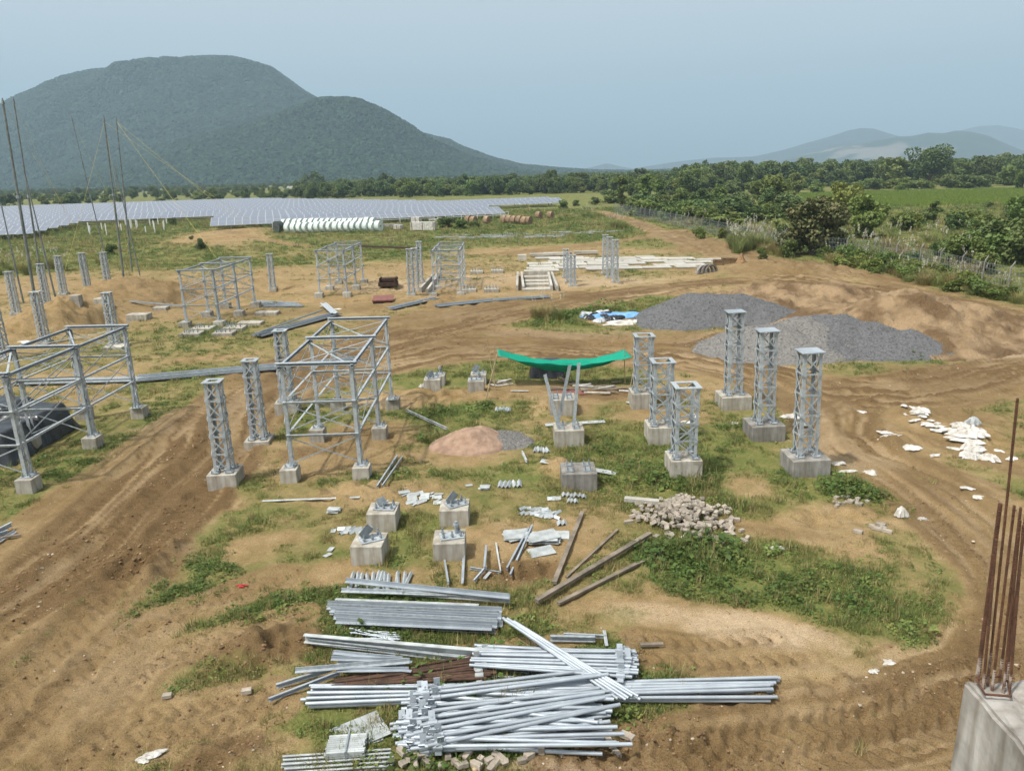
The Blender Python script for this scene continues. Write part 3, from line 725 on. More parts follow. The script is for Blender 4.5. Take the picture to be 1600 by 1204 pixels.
# nearer single trees and bushes along the fence (each told apart by look)
fb = tree_proto('bush', 'big round bush with brownish flowering crown where fence line meets the road bend', 'bush', 4.6, 5.4, .1, 22, 9500, .25, L_RUST, 77, trunk=False)
p_ = g(1266, 398); fb.location = (p_.x, p_.y, 0)
px_tree('light', 1345, 372, 303, 1.0, 'light green rounded tree just right of the brownish bush')
px_tree('light', 1312, 352, 285, 1.0, 'yellowish green tree directly behind the brownish bush')
px_tree('small', 1458, 350, 312, .9, 'small dark young tree alone at edge of the rice field')
px_tree('round', 1590, 372, 302, .9, 'dark leafy tree cut by right picture edge above the fence')
for a in [('b_green', 1420, 352, 330, 1), ('b_dark', 1400, 356, 335, .9), ('b_dark', 1440, 350, 334, 1.2), ('b_green', 1510, 356, 326, 1.4), ('b_dark', 1490, 360, 332, 1), ('b_dark', 1545, 392, 342, 1.2), ('b_dark', 1580, 400, 336, 1.2), ('b_green', 1518, 395, 358, 1.1), ('b_dark', 1596, 415, 350, 1), ('b_green', 1560, 410, 362, 1.1), ('b_green', 1500, 412, 365, 1.0), ('b_green', 1536, 428, 392, 1.1), ('b_dark', 1470, 402, 375, 1.1), ('b_light', 1345, 412, 382, 1.0), ('b_green', 1322, 410, 380, .9), ('b_light', 1290, 402, 380, .9), ('b_green', 1232, 402, 372, .8), ('b_dark', 1222, 388, 350, .9), ('b_light', 1410, 424, 400, 1.0), ('b_green', 1385, 420, 392, 1.0), ('b_light', 1492, 455, 430, 1.1), ('b_light', 1556, 468, 446, 1.1), ('b_green', 1425, 415, 390, 1.1),
          ('b_green', 1108, 352, 322, 1.2), ('b_dark', 1118, 346, 318, 1.0), ('b_green', 1080, 345, 320, 1.2), ('b_dark', 1060, 340, 318, 1.1), ('b_green', 1045, 345, 322, 1.1), ('b_green', 1020, 338, 316, 1.2), ('b_dark', 1000, 334, 316, 1.2), ('b_green', 985, 330, 314, 1.3), ('b_light', 1140, 354, 330, 1.2), ('b_dark', 1175, 350, 322, 1.0), ('b_green', 1195, 345, 318, 1.2), ('b_light', 1160, 332, 312, 1.2), ('b_green', 1140, 325, 305, 1.3), ('b_dark', 1100, 322, 302, 1.3), ('b_green', 1060, 318, 304, 1.3), ('b_green', 1210, 325, 305, 1.4), ('b_light', 975, 322, 308, 1.4), ('b_green', 950, 318, 304, 1.4), ('b_dark', 930, 320, 308, 1.3), ('b_light', 1092, 372, 350, .8), ('b_green', 1190, 405, 385, .7), ('b_light', 1130, 372, 352, .9), ('b_green', 1150, 384, 362, .9),
          ('b_green', 700, 356, 338, 1.3), ('b_green', 720, 358, 341, 1.2), ('b_light', 740, 356, 342, 1.3), ('b_dark', 690, 352, 340, 1.1), ('b_green', 880, 326, 312, 1.3), ('b_green', 900, 322, 312, 1.3), ('b_dark', 315, 390, 372, .9), ('b_dark', 300, 378, 370, .9), ('b_green', 175, 398, 380, .8), ('b_dark', 436, 352, 340, .6), ('b_green', 240, 344, 336, 1.5), ('b_dark', 270, 352, 340, 1)]:
    px_tree(*a)
for i in range(30):
    Y = r2.uniform(66, 118); X = Y * r2.uniform(.37, .72) + 2
    put(r2.choice(['b_green', 'b_light', 'b_dark']), (X, Y, -.05), r2.uniform(1.0, 2.3))
for i in range(50):
    Y = r2.uniform(200, 232); X = Y * r2.uniform(.2, .75)
    put(r2.choice(['b_green', 'b_light', 'b_dark']), (X, Y, -.05), r2.uniform(2, 3.5), wide=1.5)

# the dense green right of the far dirt track
for i in range(95):
    px = r2.uniform(945, 1245); py = r2.uniform(300, 346)
    lim = 330 + (px - 960) * .14
    if py > lim + 2: continue
    b = g(px, py)
    if paddy_mask(np.array([b.x]), np.array([b.y]))[0] > .3: continue
    k = r2.random()
    if k < .3 and py < 330: put(r2.choice(['round', 'light', 'dense', 'small']), (b.x, b.y, -.1), r2.uniform(3.2, 6.2))
    else: put(r2.choice(['b_green', 'b_light', 'b_dark', 'b_green']), (b.x, b.y, -.1), r2.uniform(1.3, 2.8), wide=1.5)
for i in range(60):
    Y = r2.uniform(240, 600); X = Y * r2.uniform(-.75, -.26)
    put(r2.choice(['b_green', 'b_dark', 'b_light']), (X, Y, -.1), r2.uniform(1.5, 3.5), wide=1.6)
# broad-leaved plantain plants among the bushes
def plantain():
    root = empty('banana_plant', (0, -200, 0), 'banana plant with broad leaves behind the fence', 'banana plant', 'banana plants behind the fence')
    for k in range(9):
        a = k * 2.4; L = rnd.uniform(1.3, 2.0); v = []; f = []
        for i in range(6):
            t = i / 5; w = .28 * math.sin(PI * min(1, .12 + t * .85)); rr = L * t * .85; z = .9 + L * (t - .75 * t * t) * 1.1
            c, s_ = math.cos(a), math.sin(a)
            v += [(c * rr - s_ * w, s_ * rr + c * w, z), (c * rr + s_ * w, s_ * rr - c * w, z)]
            if i: f.append((2 * i - 2, 2 * i, 2 * i + 1, 2 * i - 1))
        link('leaf', np_mesh('banana_leaf', v, f, L_LIGHT), root)
    mb = MB(); mb.tube((0, 0, -.1), (0, 0, 1.2), .12, 8, .08); mb.build('stem', L_MID, root)
    return root
pl = plantain(); first = True
for i in range(16):
    p = g(r2.uniform(1120, 1215), r2.uniform(338, 362))
    o = pl if first else copy_tree(pl); first = False
    o.location = (p.x, p.y, 0); o.rotation_euler = (0, 0, r2.uniform(0, 6)); s = r2.uniform(.7, 1.15); o.scale = (s, s, s)

# plumed grass
def plume_grass(name, nl, npl, h, seed, label, group, straw=.35, spread=.5):
    r = np.random.RandomState(seed)
    root = empty(name, (0, -200, 0), label, 'grass clump', group)
    v = []; f = []
    for k in range(nl):
        a = r.uniform(0, 6.28); b = r.uniform(0, spread); L = h * r.uniform(.5, .9); x0, y0 = math.cos(a) * b, math.sin(a) * b
        lean = r.uniform(.15, .55) * L; w = .016; px_, py_ = -math.sin(a) * w, math.cos(a) * w
        i = len(v)
        for t in (0, .5, 1):
            rr = lean * t * t; z = L * (t - .22 * t * t)
            q = 1 - t * .9
            v += [(x0 + math.cos(a) * rr + px_ * q, y0 + math.sin(a) * rr + py_ * q, z), (x0 + math.cos(a) * rr - px_ * q, y0 + math.sin(a) * rr - py_ * q, z)]
        f += [(i, i + 1, i + 3, i + 2), (i + 2, i + 3, i + 5, i + 4)]
    link('blades', np_mesh(name + '_blades', v, f, [GRASS_B if r.rand() < straw else GRASS_C]), root, kind='stuff')
    for k in range(npl):
        a = r.uniform(0, 6.28); b = r.uniform(0, spread * .9); x, y = math.cos(a) * b, math.sin(a) * b; z0 = h * r.uniform(.72, 1.0)
        lx, ly = math.cos(a) * .25 + r.uniform(-.1, .1), math.sin(a) * .25 + r.uniform(-.1, .1)
        n = 26; t = r.uniform(0, 1, n); L = r.uniform(.3, .5)
        P = np.stack([x + lx * (.6 + t * .5), y + ly * (.6 + t * .5), z0 + t * L], -1) + r.normal(size=(n, 3)) * (.035 * np.sin(PI * np.clip(t * .85 + .12, 0, 1)))[:, None]
        vv, ff = leaf_quads(P, .10, .5, .1, seed + k)
        mb_ = np_mesh(name + '_plume', vv, ff, PLUME)
        link('plume', mb_, root)
    return root
PG = plume_grass('plume_grass', 170, 6, 2.2, 3, 'tall grass clump with white feathery plumes beyond the road', 'plumed grass clumps')
PG2 = plume_grass('plume_grass', 190, 2, 1.8, 4, 'straw coloured tall grass clump with few white plumes beyond the road', 'plumed grass clumps', 1.0)
PG3 = plume_grass('plume_grass', 140, 0, 1.6, 8, 'plain green tall grass clump beyond the road', 'plumed grass clumps', 0.0)
_pgu = {}
def put_pg(src, loc, s, label=None, group=None):
    k = src.name
    o = src if k not in _pgu else copy_tree(src)
    _pgu[k] = 1
    o.location = loc; o.rotation_euler = (0, 0, r2.uniform(0, 6)); o.scale = (s * 1.15, s * 1.15, s)
    if label: o['label'] = label
    if group: o['group'] = group
    return o
for i in range(16):
    p = g(r2.gauss(1180, 22), r2.uniform(384, 396)); put_pg(PG, (p.x, p.y, 0), r2.uniform(.75, 1.1))
for i in range(10):
    p = g(r2.uniform(1190, 1230), r2.uniform(392, 404)); put_pg(PG2, (p.x, p.y, 0), r2.uniform(.6, .8))
for (px, py) in [(1350, 404), (1362, 402), (1375, 410), (1388, 404), (1340, 402), (1420, 412), (1432, 408), (1412, 404), (1470, 392), (1480, 386), (1502, 376), (1462, 382), (1385, 388), (1395, 378), (1590, 340), (1582, 344), (1572, 340), (1318, 392), (1310, 388), (1440, 396), (1520, 404), (1488, 398), (1556, 322), (1398, 424), (1450, 380), (1405, 395)]:
    p = g(px, py); put_pg(r2.choice([PG, PG2]), (p.x, p.y, 0), r2.uniform(.6, .95))
for i in range(75):
    Y = r2.uniform(43, 100); X = 26 - (Y - 45) * .08 + abs(r2.gauss(0, 8))
    put_pg(r2.choice([PG2, PG3, PG3]), (X, Y, -.05), r2.uniform(.55, .95))
for i in range(110):
    px = r2.uniform(1290, 1610); py = 398 + (px - 1270) * .205 + r2.uniform(-10, 12)
    b = g(px, py); (put_pg(r2.choice([PG3, PG2, PG3]), (b.x, b.y, -.1), r2.uniform(.45, .8)) if r2.random() < .8 else put('b_light', (b.x, b.y, -.1), r2.uniform(.6, 1.2), wide=1.1))
for (px, py) in [(957, 352), (963, 353), (970, 354), (976, 352), (968, 350)]:
    p = g(px, py + 4); put_pg(PG, (p.x, p.y, 0), r2.uniform(.7, .9), 'white plumed grass clump on the far grass left of the dirt track', 'white plumed clump left of the far track')
for (px, py) in [(912, 340), (920, 338), (930, 338), (925, 342)]:
    p = g(px, py); put_pg(PG, (p.x, p.y, 0), r2.uniform(.7, .9), 'whitish plumed grass near right end of the panel field', 'plumed grass near the panel field')
for (px, py) in [(8, 420), (20, 424), (32, 424), (70, 420), (78, 416), (86, 420), (98, 424), (155, 412), (0, 430), (45, 430)]:
    p = gp(px, py); put_pg(r2.choice([PG, PG2]), p, r2.uniform(.55, .85), 'plumed grass clump behind the posts at far left of the site', 'plumed grass at far left of the site')
for (px, py) in [(838, 496), (846, 497), (852, 494), (872, 500)]:
    p = gp(px, py); put_pg(PG2 if px < 870 else PG, p, .55, 'small plumed grass clump on the grassy patch beside the blue sheet', 'plumed grass beside the blue sheet')
for nm in list(COL.objects):
    if nm.location.y == -200 and nm.parent is None: print('UNUSED', nm.name)

# ------------------------------------------------------------------ scattered cover (uncountable)
def scatter(name, P, rz, sc, ix, protos, kind='stuff', tilt=None):
    me = bpy.data.meshes.new(name); me.vertices.add(len(P)); me.vertices.foreach_set('co', np.asarray(P, np.float32).ravel())
    rot = np.zeros((len(P), 3), np.float32); rot[:, 2] = rz
    if tilt is not None: rot[:, :2] = tilt
    a = me.attributes.new('rot', 'FLOAT_VECTOR', 'POINT'); a.data.foreach_set('vector', rot.ravel())
    a = me.attributes.new('sca', 'FLOAT', 'POINT'); a.data.foreach_set('value', np.asarray(sc, np.float32))
    a = me.attributes.new('pick', 'INT', 'POINT'); a.data.foreach_set('value', np.asarray(ix, np.int32))
    o = link(name, me); o['kind'] = kind
    ng = bpy.data.node_groups.new(name + '_nodes', 'GeometryNodeTree')
    ng.interface.new_socket('Geometry', in_out='INPUT', socket_type='NodeSocketGeometry')
    ng.interface.new_socket('Geometry', in_out='OUTPUT', socket_type='NodeSocketGeometry')
    n, l = ng.nodes, ng.links
    gi = n.new('NodeGroupInput'); go = n.new('NodeGroupOutput')
    iop = n.new('GeometryNodeInstanceOnPoints'); iop.inputs['Pick Instance'].default_value = True
    gti = n.new('GeometryNodeJoinGeometry')
    for pr in reversed(protos):
        oi = n.new('GeometryNodeObjectInfo'); oi.inputs['Object'].default_value = pr; oi.inputs['As Instance'].default_value = True
        l.new(oi.outputs['Geometry'], gti.inputs[0])
    l.new(gti.outputs[0], iop.inputs['Instance'])
    def at(nm, dt):
        x = n.new('GeometryNodeInputNamedAttribute'); x.data_type = dt; x.inputs['Name'].default_value = nm
        return x.outputs['Attribute']
    l.new(at('pick', 'INT'), iop.inputs['Instance Index'])
    e = n.new('FunctionNodeEulerToRotation'); l.new(at('rot', 'FLOAT_VECTOR'), e.inputs[0]); l.new(e.outputs[0], iop.inputs['Rotation'])
    l.new(at('sca', 'FLOAT'), iop.inputs['Scale'])
    l.new(gi.outputs[0], iop.inputs['Points']); l.new(iop.outputs['Instances'], go.inputs[0])
    md = o.modifiers.new('scatter', 'NODES'); md.node_group = ng
    return o
def loose(name, me): return bpy.data.objects.new(name, me)      # shape source, not in the scene
def tuft(nb, h, w, spread, seed, m, lean=.5):
    r = np.random.RandomState(seed); v = []; f = []
    for k in range(nb):
        a = r.uniform(0, 6.28); b = spread * math.sqrt(r.rand()); x, y = math.cos(a * 3.1) * b, math.sin(a * 3.1) * b
        L = h * r.uniform(.45, 1.1); le = L * r.uniform(.1, lean * 2)
        i = len(v); c, s_ = math.cos(a), math.sin(a)
        v += [(x - s_ * w, y + c * w, -.01), (x + s_ * w, y - c * w, -.01), (x + c * le, y + s_ * le, L)]
        f.append((i, i + 1, i + 2))
    return np_mesh('tuft', v, f, m)
def weed(n, r0, h, size, seed, m):
    r = np.random.RandomState(seed)
    a = r.uniform(0, 6.28, n); b = r0 * np.sqrt(r.rand(n)); z = h * r.rand(n) * (1 - .6 * b / r0)
    v, f = leaf_quads(np.stack([np.cos(a) * b, np.sin(a) * b, z + .01], -1), size, .7, 1.2, seed)
    return np_mesh('weed', v, f, m)
TU = [loose('t0', tuft(26, .12, .006, .12, 1, GRASS_A)), loose('t1', tuft(26, .10, .006, .13, 2, GRASS_B)), loose('t2', tuft(22, .17, .006, .10, 3, GRASS_A)),
      loose('w0', weed(26, .17, .09, .05, 4, W_LT)), loose('w1', weed(40, .2, .16, .055, 5, W_MID)), loose('t3', tuft(24, .24, .006, .10, 6, GRASS_B, .35))]
def make_cover():
    r = np.random.RandomState(3); N = 300000
    rr = 5.2 * np.exp(r.rand(N) * math.log(150 / 5.2)); th = np.radians(r.uniform(-43, 43, N))
    x = rr * np.sin(th); y = rr * np.cos(th)
    z, veg, wet, pale = terrain(x, y)
    clump = .5 * fbm(x * 2.6, y * 2.6, 55, 3) + .5 * fbm(x * .7, y * .7, 56, 3); lush = fbm(x * .35, y * .35, 66, 3)
    pr = np.clip((veg * .85 + clump * 2.6 - 1.52) * 1.6, 0, 1) * np.clip(veg * 2.2, 0, 1) * .8 + .004
    pad = paddy_mask(x, y); pr = np.where(pad > .3, 0, pr)
    k = (r.rand(N) < pr)
    x, y, z, veg, rr, lush = x[k], y[k], z[k], veg[k], rr[k], lush[k]; n = len(x)
    u = r.rand(n) + (lush - .5) * 1.4 + (veg - .75) * .9 - .25 * np.clip((rr - 40) / 40, 0, 1)
    ix = np.where(u < .22, 1, np.where(u < .5, 0, np.where(u < .68, 3, np.where(u < .9, 2, 4))))
    ix = np.where(r.rand(n) < .04, 5, ix)
    sc = r.uniform(.45, 1.0, n) * (.6 + .5 * veg) * (1 + np.clip(rr - 22, 0, 130) / 45.)
    sc = sc * (1 + (r.rand(n) < .07) * r.uniform(.3, 1.1, n))
    sc = np.where((veg > .93) & (rr < 45), sc * 1.5, sc)
    scatter('grass', np.stack([x, y, z - .01], -1), r.uniform(0, 6.28, n), sc, ix, TU)
    print('grass', n)
make_cover()
def rock_mesh(seed, m, sub=1):
    bm = bmesh.new(); bmesh.ops.create_icosphere(bm, subdivisions=sub, radius=1)
    r = random.Random(seed)
    for v in bm.verts: v.co *= r.uniform(.72, 1.15); v.co.z *= .65
    me = bpy.data.meshes.new('rock'); bm.to_mesh(me); bm.free(); me.materials.append(m); return me
CLOD = mat('soil_clod', (.22, .14, .07), (.12, .07, .034), scale=9, rough=.95, bump=.4, obj_var=.35)
PEB = mat('pebble', (.42, .36, .28), (.28, .23, .17), scale=9, rough=.9, obj_var=.3)
def make_clods():
    r = np.random.RandomState(9); N = 170000
    rr = 5.2 * np.exp(r.rand(N) * math.log(60 / 5.2)); th = np.radians(r.uniform(-43, 43, N))
    x = rr * np.sin(th); y = rr * np.cos(th); z, veg, wet, pale = terrain(x, y)
    cl = fbm(x * 1.1, y * 1.1, 88, 3)
    pr = np.clip(wet * 1.1 * sstep(.4, .62, cl), 0, 1) * .6 + .03 * (veg < .4)
    k = r.rand(N) < pr; x, y, z, rr, wet = x[k], y[k], z[k], rr[k], wet[k]; n = len(x)
    sc = .005 + .022 * r.rand(n) ** 3.2 * (.5 + wet) + .0003 * rr
    ix = np.where(r.rand(n) < .94, r.randint(0, 2, n), 2)
    scatter('soil_clods', np.stack([x, y, z], -1), r.uniform(0, 6.28, n), sc, ix, [loose('c0', rock_mesh(1, CLOD)), loose('c1', rock_mesh(2, CLOD)), loose('c2', rock_mesh(3, PEB))])
    print('clods', n)
make_clods()
# woods too far to count
def blob_crown(seed, m):
    bm = bmesh.new(); bmesh.ops.create_icosphere(bm, subdivisions=2, radius=1); r = random.Random(seed)
    for v in bm.verts: v.co *= r.uniform(.72, 1.18)
    me = bpy.data.meshes.new('far_crown'); bm.to_mesh(me); bm.free(); me.materials.append(m); return me
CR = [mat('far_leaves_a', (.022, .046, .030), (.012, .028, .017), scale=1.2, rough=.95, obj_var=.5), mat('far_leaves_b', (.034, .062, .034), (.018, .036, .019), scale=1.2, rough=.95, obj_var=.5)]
CROWN = [loose('fc0', blob_crown(1, CR[0])), loose('fc1', blob_crown(2, CR[0])), loose('fc2', blob_crown(3, CR[1]))]
def make_woods():
    r = np.random.RandomState(21); P = []; Sx = []
    for (f, (x0, x1, y0, y1)), n in ((H1, 90000), (H2, 46000), (H3, 26000)):
        x = r.uniform(max(x0, -1750), x1, n); y = r.uniform(y0 - 30, y1, n); z = f(x, y) - 3
        k = (z > -2.5) & (np.abs(x) < y * .78)
        P.append(np.stack([x, y, z + 1.0], -1)[k]); Sx.append(r.uniform(2.2, 4.2, k.sum()) * (.8 + .5 * vnoise(x[k] / 30, y[k] / 30, 4)))
    P = np.concatenate(P); s = np.concatenate(Sx)
    scatter('hill_forest', P, r.uniform(0, 6.28, len(P)), s, r.randint(0, 3, len(P)), CROWN)
    n = 6500
    y = 255 * np.exp(r.rand(n) ** 1.15 * math.log(1500 / 255.)); x = y * r.uniform(-.80, .80, n)
    k = ~((x < -.27 * y) & (y < 560) & (r.rand(n) < .82)) & ~((x < -.1 * y) & (y < 270))
    x, y = x[k], y[k]
    pr = [loose('bf%d' % i, TREES[t].children[0].data) for i, t in enumerate(('round', 'dense', 'light'))]
    scatter('far_forest', np.stack([x, y, np.full(len(x), -.6)], -1), r.uniform(0, 6.28, len(x)), np.where(x > .22 * y, r.uniform(.6, 1.0, len(x)), r.uniform(.42, .72, len(x)) * np.where(x < -.27 * y, .75, 1)), r.choice([0, 1, 1, 2], len(x)), pr)
    n = 26000
    y = 1400 * np.exp(r.rand(n) * math.log(5200 / 1400.)); x = y * r.uniform(-.05, .80, n)
    scatter('horizon_forest', np.stack([x, y, np.full(n, 1.5)], -1), r.uniform(0, 6.28, n), r.uniform(3, 5.5, n) , r.randint(0, 3, n), CROWN)
make_woods()
# rice seedlings
def make_rice():
    r = np.random.RandomState(31); n = 60000
    y = r.uniform(112, 205, n); x = r.uniform(30, 160, n); k = (paddy_mask(x, y) > .5) & (x < y * .8); x, y = x[k], y[k]
    ri = leaf_mat('rice_leaf', (.19, .25, .045), (.12, .18, .03), .35, .15)
    scatter('rice_crop', np.stack([x, y, np.zeros(len(x))], -1), r.uniform(0, 6.28, len(x)), r.uniform(.8, 1.3, len(x)), r.randint(0, 2, len(x)), [loose('r0', tuft(22, .42, .02, .3, 71, ri, .3)), loose('r1', tuft(22, .5, .02, .3, 72, ri, .4))])
make_rice()
# ================================================================== MATERIALS FOR THE YARD
GALV = mat('galvanised_steel', (.43, .465, .485), (.31, .345, .365), scale=14, rough=.58, metal=.35, spec=.5, obj_var=.12, detail=4)
GALV_D = mat('weathered_galvanised_steel', (.30, .335, .355), (.20, .23, .25), scale=9, rough=.6, metal=.35, spec=.4, obj_var=.15)
GALV_B = mat('bright_galvanised_steel', (.385, .425, .46), (.29, .325, .36), scale=3, rough=.5, metal=.35, spec=.5, obj_var=.10, detail=4)
GALV_DULL = mat('white_stained_galvanised_steel', (.43, .455, .455), (.28, .30, .295), scale=5, rough=.75, metal=.1, obj_var=.1)
RUST = mat('rusty_steel', (.095, .052, .034), (.042, .025, .018), scale=7, rough=.85, metal=.1, obj_var=.3)
REBAR = mat('rebar_rust', (.13, .06, .035), (.07, .035, .022), scale=18, rough=.85, bump=.6, bscale=120)
REBAR_C = mat('cement_splashed_rebar', (.34, .28, .24), (.13, .07, .045), scale=22, rough=.9, lo=.42, hi=.58)
CONC = mat('concrete', (.44, .42, .37), (.31, .29, .25), scale=3.2, rough=.9, bump=.35, bscale=30, obj_var=.12, spec=.15)
CONC_D = mat('dark_concrete', (.30, .29, .27), (.19, .185, .17), scale=3, rough=.9, bump=.35, bscale=30, obj_var=.1, spec=.15)
CONC_W = mat('column_concrete', (.42, .40, .37), (.22, .205, .185), scale=3.4, rough=.92, bump=.5, bscale=22, detail=10, spec=.12, bdist=.01)
def streak(m, amt=.55, tint=(.55, .48, .38)):
    nt = m.node_tree; n, l = nt.nodes, nt.links; p = n['Principled BSDF']; src = p.inputs['Base Color'].links[0].from_socket
    tc = n.new('ShaderNodeTexCoord'); mp = n.new('ShaderNodeMapping'); mp.inputs['Scale'].default_value = (7, 7, .9); l.new(tc.outputs['Object'], mp.inputs['Vector'])
    t = n.new('ShaderNodeTexNoise'); t.inputs['Scale'].default_value = 1.6; t.inputs['Detail'].default_value = 6; l.new(mp.outputs['Vector'], t.inputs['Vector'])
    r = n.new('ShaderNodeValToRGB'); r.color_ramp.elements[0].position = .38; r.color_ramp.elements[0].color = (*tint, 1); r.color_ramp.elements[1].position = .6; r.color_ramp.elements[1].color = (1, 1, 1, 1); l.new(t.outputs['Fac'], r.inputs['Fac'])
    x = n.new('ShaderNodeMix'); x.data_type = 'RGBA'; x.blend_type = 'MULTIPLY'; x.inputs['Factor'].default_value = amt; l.new(src, x.inputs['A']); l.new(r.outputs['Color'], x.inputs['B']); l.new(x.outputs['Result'], p.inputs['Base Color'])
for m_ in (CONC, CONC_D): streak(m_)
streak(CONC_W, .8, (.5, .46, .41))
PRECAST = mat('precast_concrete', (.44, .42, .37), (.31, .295, .255), scale=1.4, rough=.9, obj_var=.12)
BRICKM = mat('flyash_brick', (.37, .325, .265), (.25, .215, .175), scale=6, rough=.95, bump=.4, obj_var=.28)
PLASTW = mat('white_plastic_sheet', (.58, .57, .54), (.36, .335, .29), scale=5, rough=.55, obj_var=.08)
TARP_K = mat('black_tarpaulin', (.018, .020, .024), (.010, .011, .013), scale=3, rough=.26, spec=.5)
TARP_B = mat('blue_tarpaulin', (.17, .36, .68), (.10, .24, .50), scale=3, rough=.5)
NET = mat('green_shade_net', (.0, .26, .17), (.0, .20, .125), scale=30, rough=.75)
BAMBOO = mat('bamboo', (.42, .34, .20), (.28, .21, .12), scale=6, rough=.8)
WOOD = mat('weathered_timber', (.23, .19, .145), (.12, .10, .075), scale=4, rough=.9, bump=.4, obj_var=.15)
MAROON = mat('rusty_red_paint', (.22, .085, .07), (.14, .06, .05), scale=5, rough=.75)
SANDM = mat('pinkish_sand', (.33, .225, .16), (.22, .145, .10), scale=4, rough=.97, bump=.6, bscale=26, bdist=.03)
SOILH = mat('excavated_soil', (.255, .178, .10), (.115, .072, .035), scale=.9, rough=.97, bump=1, bscale=11, detail=10, bdist=.07, lo=.40, hi=.58)
GRAVM = mat('crushed_stone', (.145, .145, .147), (.075, .075, .077), scale=14, rough=.95, bump=.6, bscale=26, detail=4, lo=.3, hi=.7, bdist=.06)
GRAVL = mat('pale_crushed_stone', (.21, .20, .185), (.12, .115, .107), scale=14, rough=.95, bump=.6, bscale=26, detail=4, lo=.3, hi=.7, bdist=.06)
WHITEP = mat('white_paint', (.72, .72, .70), (.58, .58, .55), scale=3, rough=.6)
ROPEM = mat('yellow_rope', (.62, .52, .16), (.5, .4, .1), scale=9, rough=.8)
REDM = mat('red_cloth', (.42, .03, .04), (.28, .02, .03), scale=9, rough=.8)
POLEM = mat('steel_pole', (.22, .24, .23), (.13, .15, .145), scale=3, rough=.6, metal=.4)

